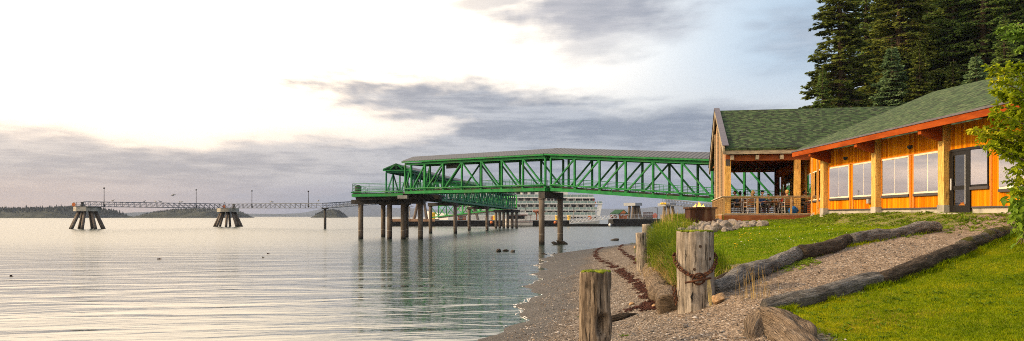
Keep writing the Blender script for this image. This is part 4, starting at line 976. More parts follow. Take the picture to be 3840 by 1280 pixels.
def window(a, d, s0, s1, z0, z1, nrm, mull=1, sill=True, frame=M_FRAME):
    """frame part with pane and sill below it"""
    def pt(s, off, z): p = a + d * s - nrm * off; return (p.x, p.y, z)
    f = MB(); w_ = .065
    def bar(sa, sb, za, zb, o0=.035, o1=-.06):
        p = [a + d * sa - nrm * o0, a + d * sb - nrm * o0, a + d * sb - nrm * o1, a + d * sa - nrm * o1]; f.prism([(x.x, x.y) for x in p], za, zb)
    bar(s0, s1, z0, z0 + w_); bar(s0, s1, z1 - w_, z1); bar(s0, s0 + w_, z0 + w_, z1 - w_); bar(s1 - w_, s1, z0 + w_, z1 - w_)
    for k in range(mull):
        sm = s0 + (s1 - s0) * (k + 1) / (mull + 1); bar(sm - w_ / 2, sm + w_ / 2, z0 + w_, z1 - w_)
    fo = f.build('window', frame, lodge)
    for k in range(mull + 1):           # one pane per light, yawed from the wall plane so reflections miss the footbridge
        sa = s0 + (s1 - s0) * k / (mull + 1) + w_ * .6; sb_ = s0 + (s1 - s0) * (k + 1) / (mull + 1) - w_ * .6; kk = .115 * (sb_ - sa) / 2
        g = MB(); p = [a + d * sa + nrm * (.0 - kk), a + d * sb_ + nrm * (.0 + kk), a + d * sb_ + nrm * (.012 + kk), a + d * sa + nrm * (.012 - kk)]
        g.prism([(x.x, x.y) for x in p], z0 + w_, z1 - w_); g.build('pane', M_GLASS, fo)
    if sill:
        g = MB(); p = [a + d * (s0 - .02) - nrm * .07, a + d * (s1 + .02) - nrm * .07, a + d * (s1 + .02) - nrm * .003, a + d * (s0 - .02) - nrm * .003]
        g.prism([(x.x, x.y) for x in p], z0 - .10, z0 - .004); g.build('sill', M_SILL, fo)
    return fo
a = Vector((XWL, 39.3)); bq = Vector((XWL, 17.0))
ops = [(39.3 - y1, 39.3 - y0, z0, z1) for y0, y1, z0, z1, k in openings]
d_ = Vector((0, -1)); nr_ = Vector((1, 0))
wall_run('wall', a, bq, ops, 3.10, 6.02, M_CEDAR)
wf = MB().box(XWL + .03, 17, 2.4, XWL + .3, 28.25, 3.10); wf.cur = 0; wf.box(XWL + .03, 28.26, 2.4, XWL + .3, 39.3, 3.10); wf.build('foundation', M_CONC, lodge)
MB().box(XWL - .025, 17, 3.085, XWL - .003, 26.95, 3.135).box(XWL - .025, 28.7, 3.085, XWL - .003, 39.3, 3.135).build('base_flashing', M_SILL, lodge)
for y0, y1, z0, z1, k in openings:
    if k == 'w': window(a, d_, 39.3 - y1, 39.3 - y0, z0, z1, nr_)
    elif k == 's': window(a, d_, 39.3 - y1, 39.3 - y0, z0, z1, nr_, 0, True, M_DOORF)
# trims of boards beside windows
g = MB()
for y in (38.99, 36.66, 36.34, 34.02, 31.1, 30.86, 25.86): g.box(XWL - .03, y - .05, 3.14, XWL - .004, y + .05, 5.2)
g.box(XWL - .028, 28.8, 5.185, XWL - .003, 39.2, 5.215); g.build('trim_board', mat('cedar_trim', (.46, .15, .02), (.56, .2, .035), scale=3, rough=.6, stretch=(3, 3, .5)), lodge)
# door: slightly open leaf
dr = MB(); x = XWL - .03
def leaf(g, w0, w1, y0, y1, z0, z1): g.box(w0, y0, z0, w1, y1, z1)
for z0, z1 in ((FL + .02, FL + .26), (3.72, 3.86), (4.92, 5.05)): leaf(dr, x - .03, x + .03, 27.14, 28.14, z0, z1)
for y0, y1 in ((27.14, 27.27), (28.01, 28.14)): leaf(dr, x - .032, x + .032, y0, y1, FL + .02, 5.05)
dro = dr.build('door', M_DOORF, lodge)
MB().box(x - .008, 27.27, FL + .26, x + .008, 28.01, 4.92).build('pane', glass('door_glass', .12, (.55, .52, .45)), dro)
MB().box(x - .10, 28.03, 3.72, x - .06, 28.07, 4.12).build('handle', M_ALU, dro); MB().box(x - .05, 27.22, FL + .3, x - .035, 27.25, 4.9).build('edge_strip', M_ALU, dro)
MB().box(XWL - .06, 28.14, FL, XWL + .05, 28.25, 5.10).box(XWL - .06, 26.98, FL, XWL + .05, 27.14, 5.05).box(XWL - .08, 25.98, 5.05, XWL + .05, 28.14, 5.14).build('door_frame', M_DOORF, lodge)
MB().box(XWL - .5, 26.9, 2.6, XWL + .3, 28.3, FL).build('doorstep', M_CONC, lodge)
# cladding posts
for y in (28.47, 33.78, 39.4, 22.4):
    MB().box(XWL - .24, y - .20, 3.2, XWL + .02, y + .20, 6.15).build('post', M_POST, lodge); MB().box(XWL - .26, y - .23, 2.5, XWL + .03, y + .23, 3.2).build('post_footing', M_CONC, lodge)
# curved part of the wall, towards and under the porch
C0, C1, C2 = Vector((15.5, 39.45)), Vector((17.5, 47.6)), Vector((19.5, 58.0))
d1 = (C0 - C1).normalized(); nn1 = Vector((-d1.y, d1.x)); L1 = (C0 - C1).length
def sY(y): return (C1.y - y) / abs(d1.y)
ow = [(39.95, 41.7), (42.2, 44.3), (44.95, 46.7)]
wall_run('wall', C1, C0, [(sY(y1), sY(y0), 3.67, 5.25) for y0, y1 in ow], 2.6, 6.6, M_CEDAR2)
for y0, y1 in ow: window(C1, d1, sY(y1), sY(y0), 3.67, 5.25, nn1)
d2_ = (C1 - C2).normalized(); nn2 = Vector((-d2_.y, d2_.x)); L2 = (C1 - C2).length
wall_run('wall', C2, C1, [(1.0, 2.2, 3.5, 5.1), (3.0, 4.9, FL, 5.1), (5.6, 7.2, FL, 5.1)], 2.6, 6.6, M_CEDAR2)
window(C2, d2_, 1.0, 2.2, 3.5, 5.1, nn2)
for s0, s1 in ((3.0, 4.9), (5.6, 7.2)):
    g = MB(); 
    fo = window(C2, d2_, s0, s1, FL, 5.1, nn2, 1, False, M_DOORF); fo.name = 'door'
for s0, (A_, dd, nq) in ((.15, (C1, d1, nn1)), (3.1, (C1, d1, nn1)), (5.5, (C1, d1, nn1)), (2.6, (C2, d2_, nn2)), (5.25, (C2, d2_, nn2))):
    p = A_ + dd * s0 - nq * .03; MB().beam((p.x, p.y, FL - .3), (p.x, p.y, 6.3), .10 if A_ is C1 else .2, .24, up=(dd.x, dd.y, 0)).build('post', M_POST, lodge)
# interior: floor, back wall, ceiling, warm pendant lamps
M_INT = mat('interior_plaster', (.42, .33, .26), (.46, .37, .30), scale=.5, rough=.8)
MB().box(15.7, 17, FL - .2, 24, 39.3, FL).box(19.7, 39.31, FL - .2, 24, 58, FL).build('interior_floor', mat('interior_floor', (.20, .12, .07)), lodge)
MB().box(22.0, 17, FL, 22.2, 58, 5.9).box(15.7, 17, FL, 22, 17.15, 5.9).build('interior_wall', M_INT, lodge)
MB().box(15.7, 17, 5.72, 22.0, 39.3, 5.9).build('ceiling', M_INT, lodge)
M_PEN = emit('pendant_glow', (1, .72, .36), 22)
for i, (yy, xx) in enumerate(((31.9, 17.2), (32.9, 18.2), (30.3, 17.0), (27.5, 17.5), (26.5, 18.2), (24.4, 17.2))):
    r_ = thing('pendant_lamp', ['pendant lamp in the third window, left one', 'pendant lamp in the third window, right one', 'pendant lamp shining in the window left of the door', 'pendant lamp seen through the glass door', 'pendant lamp seen right of the open door', 'pendant lamp in the window behind the bright green leaves'][i], 'lamp', (xx, yy, 4.75), 'pendant lamps inside the lodge')
    MB().tube((0, 0, 0), (0, 0, .28), .13, .06, 10).build('lamp_shade', M_PEN, r_, True, True); MB().tube((0, 0, .28), (0, 0, .97), .012, None, 5).build('cord', M_DARK, r_, False, True)
for k, yy in enumerate((24.5, 30.0, 35.5)):
    r_ = thing('dining_table', ['pale dining table behind the window right of the door', 'pale dining table behind the window left of the door', 'pale dining table behind the second window from the porch'][k], 'table', (17.4, yy, FL), 'tables inside the lodge')
    MB().cbox((0, 0, .77), (1.0, 1.8, .05)).build('tabletop', mat('pale_table', (.55, .42, .25)), r_, False, True)
    for sx in (-.4, .4):
        for sy in (-.8, .8): MB().cbox((sx, sy, .37), (.06, .06, .74)).build('leg', M_DARK, r_, False, True)
# small wall fittings
for i, (yy, zz, nm, lb) in enumerate(((37.0, 5.45, 'wall_light', 'small dark downlight above the first window'), (31.0, 5.45, 'wall_light', 'small dark downlight above the gap of the third and fourth windows'))):
    MB().box(XWL - .16, yy - .06, zz, XWL - .004, yy + .06, zz + .10).box(XWL - .14, yy - .03, zz - .05, XWL - .05, yy + .03, zz).build('wall_light', M_DARK, lodge)
MB().box(XWL - .11, 34.55, 3.36, XWL - .003, 34.75, 3.55).build('outlet_cover', M_STEEL, lodge)
# near wing roof: eave fascia, soffit, shingles
EX = 14.5
def rz(x): return 6.18 + .42 * (x - EX)
ev = [(EX, 41.2), (EX, 16.0)]
U = [(21.9, 41.6, rz(21.9)), (20.05, 32.5, 8.55), (19.0, 26.5, 8.15), (18.8, 16, 8.05)]
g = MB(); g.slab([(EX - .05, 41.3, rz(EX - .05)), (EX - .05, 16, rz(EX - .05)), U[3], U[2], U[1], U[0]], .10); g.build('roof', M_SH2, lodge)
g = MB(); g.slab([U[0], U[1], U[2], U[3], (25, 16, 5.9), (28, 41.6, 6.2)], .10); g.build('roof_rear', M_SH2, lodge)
MB().box(EX - .06, 16, 5.86, EX + .02, 41.25, 6.12).build('fascia_board', M_FASCIA, lodge); MB().box(EX - .09, 16, 6.09, EX - .063, 41.3, 6.16).build('drip_edge', M_FLASH, lodge)
MB().beam((EX - .02, 41.27, 5.98), (21.9, 41.62, rz(21.9) - .2), .08, .28).build('rake_board', M_FASCIA, lodge)
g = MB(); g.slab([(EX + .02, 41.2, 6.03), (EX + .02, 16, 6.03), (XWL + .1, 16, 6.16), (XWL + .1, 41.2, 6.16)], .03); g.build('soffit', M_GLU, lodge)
for y in (22.4, 28.47, 33.78, 39.0):
    g = MB(); g.add([(EX + .0, y - .12, 5.72), (XWL + .0, y - .12, 5.40), (XWL, y - .12, 6.05), (EX, y - .12, 6.0), (EX + .0, y + .12, 5.72), (XWL + .0, y + .12, 5.40), (XWL, y + .12, 6.05), (EX, y + .12, 6.0)],
                   [(0, 1, 2, 3), (7, 6, 5, 4), (0, 4, 5, 1), (1, 5, 6, 2), (2, 6, 7, 3), (3, 7, 4, 0)]); g.build('rafter_bracket', M_FASCIA, lodge)
# gabled wing roof
EZ, RZ = 6.86, 10.12
g = MB(); wl = 21
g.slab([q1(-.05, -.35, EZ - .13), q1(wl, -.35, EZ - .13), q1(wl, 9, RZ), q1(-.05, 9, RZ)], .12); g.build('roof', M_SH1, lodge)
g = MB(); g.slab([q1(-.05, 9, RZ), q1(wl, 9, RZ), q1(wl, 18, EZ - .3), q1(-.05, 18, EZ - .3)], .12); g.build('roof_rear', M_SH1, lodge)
# barge boards with metal capping
g = MB(); g.beam(q1(-.12, -.45, EZ - .28), q1(-.12, 9, RZ - .10), .10, .42, up=(0, 0, 1)); g.beam(q1(-.12, 9.02, RZ - .10), q1(-.12, 18.2, EZ - .50), .10, .42); g.build('barge_board', M_GREYW, lodge)
g = MB(); g.slab([q1(-.22, -.5, EZ + .06), q1(.14, -.5, EZ + .06), q1(.14, 9, RZ + .19), q1(-.22, 9, RZ + .19)], .05); g.slab([q1(-.22, 9, RZ + .19), q1(.14, 9, RZ + .19), q1(.14, 18.3, EZ - .12), q1(-.22, 18.3, EZ - .12)], .05)
g.build('roof_capping', M_FLASH, lodge)
MB().beam(q1(-.1, -.25, 6.52), q1(4.25, -.25, 6.52), .14, .26).build('eave_beam', M_GREYW, lodge)
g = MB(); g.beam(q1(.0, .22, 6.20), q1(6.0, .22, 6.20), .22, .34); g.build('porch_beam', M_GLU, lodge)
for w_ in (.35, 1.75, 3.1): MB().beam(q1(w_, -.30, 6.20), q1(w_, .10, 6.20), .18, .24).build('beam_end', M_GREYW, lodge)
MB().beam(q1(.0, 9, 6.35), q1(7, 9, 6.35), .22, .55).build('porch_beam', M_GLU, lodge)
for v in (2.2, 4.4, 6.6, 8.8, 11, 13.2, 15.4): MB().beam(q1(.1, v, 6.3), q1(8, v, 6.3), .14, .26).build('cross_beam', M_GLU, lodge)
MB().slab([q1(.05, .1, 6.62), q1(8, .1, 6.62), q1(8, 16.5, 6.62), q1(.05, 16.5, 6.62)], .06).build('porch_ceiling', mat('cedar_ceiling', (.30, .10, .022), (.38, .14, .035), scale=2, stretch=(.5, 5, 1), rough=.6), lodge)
M_POSTN = M_POST
MB().beam(q1(.12, .15, FL), q1(.12, .15, 6.05), .34, .34, up=VV).build('post', M_POST, lodge)
MB().beam(q1(3.98, .15, FL), q1(3.98, .15, 6.05), .34, .34, up=VV).build('post', M_POST, lodge)
MB().beam(q1(3.95, 9, FL), q1(3.95, 9, 6.1), .30, .30, up=VV).build('post', M_GLU, lodge)
for w_, v in ((.12, .15), (3.95, 9)): MB().beam(q1(w_ - .0, v - .18, 5.75), q1(w_ - .0, v - .18, 6.12), .24, .03, up=VV).build('steel_bracket', M_DARK, lodge)
MB().beam(q1(3.95, 8.83, 4.05), q1(3.95, 8.83, 4.25), .2, .02, up=VV).build('notice_sign', M_WHITE, lodge)
MB().beam(q1(3.95, 8.81, 4.09), q1(3.95, 8.81, 4.21), .10, .02, up=VV).build('notice_symbol', mat('sign_red', (.35, .05, .03)), lodge)
# angled strut beam on the right of the porch
MB().beam(q1(3.6, 6.0, 5.55), q1(6.2, 4.0, 6.3), .2, .5).build('strut_beam', M_CEDAR2, lodge)
# tan board screen filling the gable end
zc = lambda v: EZ - .55 + (RZ - EZ) * min(v, 18 - v) / 9
pr = []
for v in (.34, 9, 13.6): pr.append((v, zc(v)))
g = MB(); V = []
for off in (.02, .12):
    for v, zt in pr: V += [tuple(q1(off, v, 2.6)), tuple(q1(off, v, zt))]
g.add(V, [(0, 2, 3, 1), (2, 4, 5, 3), (6, 7, 9, 8), (8, 9, 11, 10), (0, 1, 7, 6), (4, 10, 11, 5), (1, 3, 9, 7), (3, 5, 11, 9)]); g.build('gable_wall', M_TAN, lodge)
for v in (3.6, 7.4, 11.2): MB().beam(q1(-.04, v, 2.7), q1(-.04, v, zc(v) - .1), .14, .10, up=WW).build('batten', M_GREYW, lodge)
# right-hand back corner wall under the big roof so the porch is not see-through where the lodge is
MB().beam(q1(6.9, 12.3, 4.6), q1(12, 12.3, 4.6), .2, 3.9).build('wall', M_CEDAR2, lodge)

# ------------------------------------------------------------------ terrace
tr_ = thing('wooden_terrace', 'raised timber terrace with wire railing in front of the lodge porch', 'terrace', (12.1, 46, 0))
T0 = Vector((12.1, 45.95, 0))
def t1(w_, v_, z=0): p = T0 + WW * w_ + VV * v_; return Vector((p.x, p.y, z))
MB().prism([tuple(t1(0, 0).xy), tuple(t1(5.3, 0).xy), tuple(t1(6.2, 12.5).xy), tuple(t1(0, 12.5).xy)], FL - .07, FL - .005).build('deck_boards', mat('deck_boards', (.30, .22, .16), (.38, .30, .22), scale=3, rough=.8), tr_)
MB().beam(t1(-.05, -.03, 2.68), t1(5.4, -.03, 2.68), .07, .37).build('fascia', M_DECK, tr_); MB().beam(t1(-.03, .0, 2.68), t1(-.03, 12.5, 2.68), .07, .37).build('fascia', mat('deck_fascia_side', (.24, .09, .04), (.30, .12, .05), scale=2.5, rough=.6), tr_)
for w_, v in ((.25, .3), (2.2, .5), (4.2, .5), (.25, 3), (.25, 6), (2.2, 4), (4.2, 4)): MB().beam(t1(w_, v, 1.9), t1(w_, v, 2.6), .22, .22, up=VV).build('support_post', M_RAILW, tr_)
MB().beam(t1(.0, 1.2, 2.3), t1(5.4, 1.2, 2.3), .3, .55).build('rim_joist', M_DARK, tr_)
for w_ in (.0, 1.85, 3.68, 5.3): MB().beam(t1(w_ + .07, .02, FL), t1(w_ + .07, .02, FL + 1.0), .11, .11, up=VV).build('rail_post', M_RAILW, tr_)
for v in (1.5, 3, 4.5, 6.0, 7.5, 9, 10.5, 12.4): MB().beam(t1(.05, v, FL), t1(.05, v, FL + 1.0), .11, .11, up=VV).build('rail_post', M_RAILW, tr_)
MB().slab([t1(-.06, -.08, FL + 1.045), t1(5.42, -.08, FL + 1.045), t1(5.42, .12, FL + 1.045), t1(-.06, .12, FL + 1.045)], .04).build('hand_rail', M_GREYW, tr_)
MB().slab([t1(-.06, .12, FL + 1.045), t1(.14, .12, FL + 1.045), t1(.14, 12.5, FL + 1.045), t1(-.06, 12.5, FL + 1.045)], .04).build('hand_rail', mat('pale_rail_cap', (.5, .46, .40)), tr_)
MB().beam(t1(.05, .02, FL + .95), t1(5.4, .02, FL + .95), .05, .09).beam(t1(.05, .02, FL + .95), t1(.05, 12.5, FL + .95), .05, .09).build('under_rail', M_RAILW, tr_)
MB().beam(t1(.05, .02, FL + .03), t1(5.4, .02, FL + .03), .10, .05).build('bottom_rail', M_GREYW, tr_)
g = MB()
for k in range(7): z = FL + .14 + k * .115; g.tube(t1(.05, .02, z), t1(5.35, .02, z), .006, None, 4); g.tube(t1(.05, .02, z), t1(.05, 12.4, z), .006, None, 4)
for k in range(22): w_ = .2 + k * .24; g.tube(t1(w_, .02, FL + .05), t1(w_, .02, FL + .93), .005, None, 4)
g.build('wire_mesh', M_DARK, tr_)
g = MB()
for k in range(7): z = FL + .10 + k * .13; g.beam(t1(.25, 12.4, z), t1(6.2, 12.4, z), .05, .06)
MB().beam(t1(.0, 12.4, FL + 1.02), t1(6.2, 12.4, FL + 1.02), .16, .09).build('hand_rail', M_RAILW, tr_); g.build('back_slats', M_RAILW, tr_)
g = MB()
for k in range(9): z = FL + .12 + k * .1; g.beam(t1(4.7, .6, z), t1(5.25, .55, z), .03, .05)
g.build('end_slats', M_GLU, tr_)
# chairs
def make_chair():
    r_ = thing('terrace_chair', 'white', 'chair', (0, 0, 0), 'white metal terrace chairs')
    MB().cbox((0, 0, .44), (.46, .44, .03)).build('seat', M_SLAT, r_, False, True)
    g = MB()
    for k in range(4): g.cbox((0, .235, .58 + k * .09), (.42, .02, .065))
    g.build('backrest', M_SLAT, r_, False, True)
    for sx in (-1, 1):
        MB().tube((.24 * sx, -.22, 0), (.24 * sx, -.20, .66), .017, None, 6).build('leg', M_ALU, r_, False, True)
        MB().path([(.24 * sx, .30, 0), (.235 * sx, .22, .45), (.23 * sx, .25, .95)], .017, 6).build('leg', M_ALU, r_, False, True)
        MB().tube((.24 * sx, -.22, .66), (.235 * sx, .23, .68), .02, None, 6).build('armrest', M_ALU, r_, False, True)
        MB().tube((.24 * sx, -.21, .20), (.237 * sx, .27, .20), .012, None, 5).build('stretcher', M_ALU, r_, False, True)
    MB().tube((-.23, .25, .94), (.23, .25, .94), .018, None, 6).tube((-.24, -.22, .42), (.24, -.22, .42), .015, None, 5).build('frame', M_ALU, r_, False, True)
    return r_
def make_table():
    r_ = thing('terrace_table', 'x', 'table', (0, 0, 0), 'terrace tables'); MB().cbox((0, 0, .73), (.8, .8, .04)).build('tabletop', M_SLAT, r_, False, True)
    MB().tube((0, 0, .04), (0, 0, .71), .04, None, 8).build('pedestal', M_ALU, r_, False, True); MB().cbox((0, 0, .02), (.55, .08, .035)).cbox((0, 0, .022), (.08, .55, .036)).build('base', M_ALU, r_, False, True); return r_
# people ---------------------------------------------------------------
M_SKIN = mat('skin', (.42, .22, .15), rough=.6)
def cloth(n, c): return mat(n, tuple(x * .8 for x in c), c, scale=6, rough=.9)
_cl = {}
def CL(c):
    if c not in _cl: _cl[c] = cloth('cloth', c)
    return _cl[c]
def person(x, y, z, rot, shirt, trousers, hair, label, hat=None, lean=.05, hairlen=0, s_=1.0, arms=0):
    """seated figure: local +Y is the back of the chair, facing -Y; seat at .45"""
    J = {}; hz = .50
    V = [(0, .02, hz), (0, .06 - lean * .3, hz + .20), (0, .05 - lean, hz + .42), (0, .03 - lean, hz + .53), (0, .01 - lean, hz + .60), (0, -.01 - lean, hz + .66)]
    R = [(.15, .12), (.145, .105), (.165, .11), (.07, .07), (.055, .06), (.06, .065)]; tp = [1, 0, 0, 0, 2, 2]; Ed = [(0, 1), (1, 2), (2, 3), (3, 4), (4, 5)]
    def add(p, r, t_, frm): V.append(p); R.append((r, r)); tp.append(t_); Ed.append((frm, len(V) - 1)); return len(V) - 1
    for sx in (-1, 1):
        sh_ = add((.17 * sx, .05 - lean, hz + .46), .062, 0, 2); el_ = add((.23 * sx, -.02 - lean, hz + .20), .045, 0, sh_)
        tgt = (.10 * sx, -.26 - lean, hz + .24) if arms == 0 or sx == arms else (.09 * sx, -.16 - lean, hz + .46)
        wr = add(tgt, .028, 2, el_); dirn = (Vector(tgt) - Vector(V[el_])).normalized()
        pm = add(tuple(Vector(tgt) + dirn * .06), .034, 2, wr)
        for k in range(4): f1 = add(tuple(Vector(V[pm]) + dirn * .04 + Vector(((k - 1.5) * .02, 0, 0))), .009, 2, pm); add(tuple(Vector(V[f1]) + dirn * (.035 - .004 * abs(k - 1)) + Vector((0, 0, -.02))), .008, 2, f1)
        th = add(tuple(Vector(tgt) + dirn * .03 + Vector((-.035 * sx, 0, .01))), .010, 2, wr); add(tuple(Vector(V[th]) + dirn * .03), .009, 2, th)
        hp = add((.09 * sx, 0, hz - .01), .095, 1, 0); kn = add((.11 * sx, -.42, hz - .01), .065, 1, hp); an = add((.11 * sx, -.40, .10), .042, 1, kn); to = add((.12 * sx, -.55, .045), .04, 3, an)
    me = bpy.data.meshes.new('person'); me.from_pydata(V, Ed, []); ob = bpy.data.objects.new('tmp', me); COL.objects.link(ob)
    sk = ob.modifiers.new('s', 'SKIN')
    for i, sv in enumerate(me.skin_vertices[0].data): sv.radius = R[i]; sv.use_root = (i == 0)
    ob.modifiers.new('u', 'SUBSURF').levels = 1
    bpy.context.view_layer.update(); dg = bpy.context.evaluated_depsgraph_get(); m2 = bpy.data.meshes.new_from_object(ob.evaluated_get(dg)); bpy.data.objects.remove(ob)
    m2.name = 'person'
    # head joined into the body mesh
    import bmesh
    bm = bmesh.new(); bm.from_mesh(m2); hc = Vector((0, -.02 - lean, hz + .77))
    r = bmesh.ops.create_uvsphere(bm, u_segments=14, v_segments=10, radius=1)
    for v in r['verts']:
        d = v.co.copy(); jaw = 1 - .22 * max(0, -d.z); nose = .25 if (d.y < -.9 and abs(d.z + .12) < .25) else 0
        v.co = hc + Vector((d.x * .077 * jaw, d.y * .098 * (1 + nose) * (jaw * .5 + .5), d.z * .12))
    for sx in (-1, 1):
        for c_, r_ in (((.078 * sx, 0, -.005), (.012, .02, .032)), ((.03 * sx, -.088, .012), (.013, .012, .009))):
            rr_ = bmesh.ops.create_uvsphere(bm, u_segments=6, v_segments=4, radius=1)
            for v in rr_['verts']: v.co = hc + Vector(c_) + Vector((v.co.x * r_[0], v.co.y * r_[1], v.co.z * r_[2]))
    bm.to_mesh(m2); bm.free()
    for mm in (CL(shirt), CL(trousers), M_SKIN, M_BLACK): m2.materials.append(mm)
    segs = [(Vector(V[a_]), Vector(V[b_]), tp[b_]) for a_, b_ in Ed]
    for p_ in m2.polygons:
        c = p_.center
        if c.z > hz + .61: p_.material_index = 2; continue
        best = 9; bi = 0
        for a_, b_, t_ in segs:
            ab = b_ - a_; k = max(0, min(1, (c - a_).dot(ab) / max(ab.length_squared, 1e-9))); dd = (a_ + ab * k - c).length
            if dd < best: best = dd; bi = t_
        p_.material_index = bi
        p_.use_smooth = True
    o = bpy.data.objects.new('person', m2); COL.objects.link(o); o.location = (x, y, z); o.rotation_euler.z = rot; o.scale = (s_,) * 3
    tag(o, label, 'person', 'guests seated on the terrace')
    g = MB(); g.ball((hc.x, hc.y + .018, hc.z + .022), 1, 14, 9, (.086, .100, .118))
    # cut the hair back from the face
    vs = g.v; g.v = [(a_, (b_ if not (b_ < hc.y - .045 and c_ < hc.z + .06) else hc.y - .03), c_) for a_, b_, c_ in vs]
    if hairlen: g.path([(hc.x, hc.y + .06, hc.z + .02), (hc.x, hc.y + .085, hc.z - .10), (hc.x, hc.y + .08, hc.z - .10 - hairlen)], [.07, .075, .04], 8)
    g.build('hair', CL(hair), o, True, True)
    if hat:
        g = MB(); g.ball((hc.x, hc.y + .01, hc.z + .065), 1, 14, 8, (.094, .108, .085)); g.slab([(-.07, hc.y - .19, hc.z + .06), (.07, hc.y - .19, hc.z + .06), (.08, hc.y - .06, hc.z + .075), (-.08, hc.y - .06, hc.z + .075)], .012)
        g.build('cap', CL(hat), o, True, True)
    return o
chair0 = make_chair(); table0 = make_table(); cu_ = [0]; tu_ = [0]
def TP(px, v): # terrace point seen at photo column px, v metres behind the railing
    u = (px - HX) / F; b_ = T0 + VV * v; w_ = (u * b_.y - b_.x) / (WW.x - u * WW.y); return t1(w_, v, FL)
def chair(px, v, rot, label):
    p = TP(px, v); c = chair0 if cu_[0] == 0 else copy_tree(chair0); cu_[0] = 1; c.location = p; c.rotation_euler.z = rot; c['label'] = label; return p
def table(px, v, label, rot=.2):
    p = TP(px, v); c = table0 if tu_[0] == 0 else copy_tree(table0); tu_[0] = 1; c.location = p; c.rotation_euler.z = rot; c['label'] = label
def seat(px, v, rot, lab_p, lab_c, **k):
    p = chair(px, v, rot, lab_c); o = (sin(rot) * .0, 0)
    person(p.x, p.y, FL, rot, label=lab_p, **k)
BLK = (.012, .012, .014)
seat(2760, 1.6, -1.5, 'person in a dark jacket leftmost at the first table', 'chair of the leftmost guest', shirt=(.03, .05, .10), trousers=BLK, hair=(.015, .01, .008))
seat(2774, 2.8, 2.4, 'person with short dark hair and white shirt behind the first table', 'chair behind the first table, left', shirt=(.6, .6, .62), trousers=BLK, hair=(.012, .01, .01), hairlen=.0)
seat(2793, 3.0, 2.9, 'person with dark hair seated low behind the first table', 'chair behind the first table, right', shirt=(.04, .04, .05), trousers=BLK, hair=(.02, .012, .01))
seat(2820, 1.3, 1.5, 'blonde person seated between the first two tables', 'chair turned left with the blonde guest', shirt=(.05, .10, .14), trousers=(.03, .03, .04), hair=(.45, .30, .13), hairlen=.14)
chair(2808, .75, pi + .2, 'empty chair with slatted back against the railing, left')
seat(2856, 1.6, .4, 'person in a blue jacket and dark cap, face towards the lawn', 'chair of the guest in a blue jacket', shirt=(.02, .07, .22), trousers=BLK, hair=(.2, .18, .16), hat=(.01, .01, .015))
seat(2884, 1.9, -1.2, 'small person in a grey denim jacket with chin in hand', 'chair of the small guest in grey', shirt=(.10, .14, .17), trousers=(.30, .07, .12), hair=(.05, .025, .015), s_=.86, arms=1)
seat(2917, 3.0, 2.8, 'person with dark hair half hidden behind the timber post', 'chair behind the brown post', shirt=(.05, .03, .03), trousers=BLK, hair=(.015, .012, .01))
seat(2935, 1.7, 1.4, 'person in a bright red top with long brown hair', 'chair of the guest in red', shirt=(.60, .015, .02), trousers=(.06, .03, .12), hair=(.06, .025, .015), hairlen=.16, lean=.12)
seat(2953, .95, pi, 'person in a camouflage jacket and yellow knit hat, back to the railing', 'chair with slatted back holding the yellow hat guest', shirt=(.12, .12, .07), trousers=(.03, .05, .04), hair=(.45, .28, .10), hat=(.55, .36, .12))
seat(2942, 3.2, 2.9, 'person in black behind the guest with red top', 'chair behind the guest in red', shirt=BLK, trousers=BLK, hair=(.015, .012, .01))
seat(3008, 1.7, 1.2, 'person in black with a flushed face right of the porch post', 'chair right of the porch post', shirt=BLK, trousers=BLK, hair=(.03, .02, .015), lean=.12)
seat(3046, 1.4, -1.45, 'bearded person in a black cap and white shirt at the far right', 'chair of the guest with the black cap', shirt=(.65, .65, .66), trousers=(.02, .02, .03), hair=(.03, .015, .01), hat=(.008, .008, .01))
table(2786, 1.9, 'terrace table at the left, beside the blonde guest'); table(2903, 1.7, 'terrace table between the blue jacket and the red top'); table(3028, 1.4, 'terrace table at the right end, before the capped guest')
bgp = MB(); rr = random.Random(2); bgp.ball((0, 0, .22), .26, 12, 8, (1, .6, .9), .5, 3); bo = bgp.build('tote_bag', CL((.01, .12, .40)), None, True); bo.location = TP(2975, .6); tag(bo, 'bright blue bag standing on the terrace boards by the porch post', 'bag')
# white dish antenna like disc leaning on the deck corner
dsk = MB().tube((0, 0, 0), (.05, -.10, .04), .36, .34, 20); dk = dsk.build('metal_disc', M_ALU); dk.location = (PX(3046, 44.2), 44.2, ZY(806, 44.2)); dk.rotation_euler = (radians(70), 0, radians(25)); tag(dk, 'round grey metal lid leaning on the terrace corner by the lodge wall', 'lid')

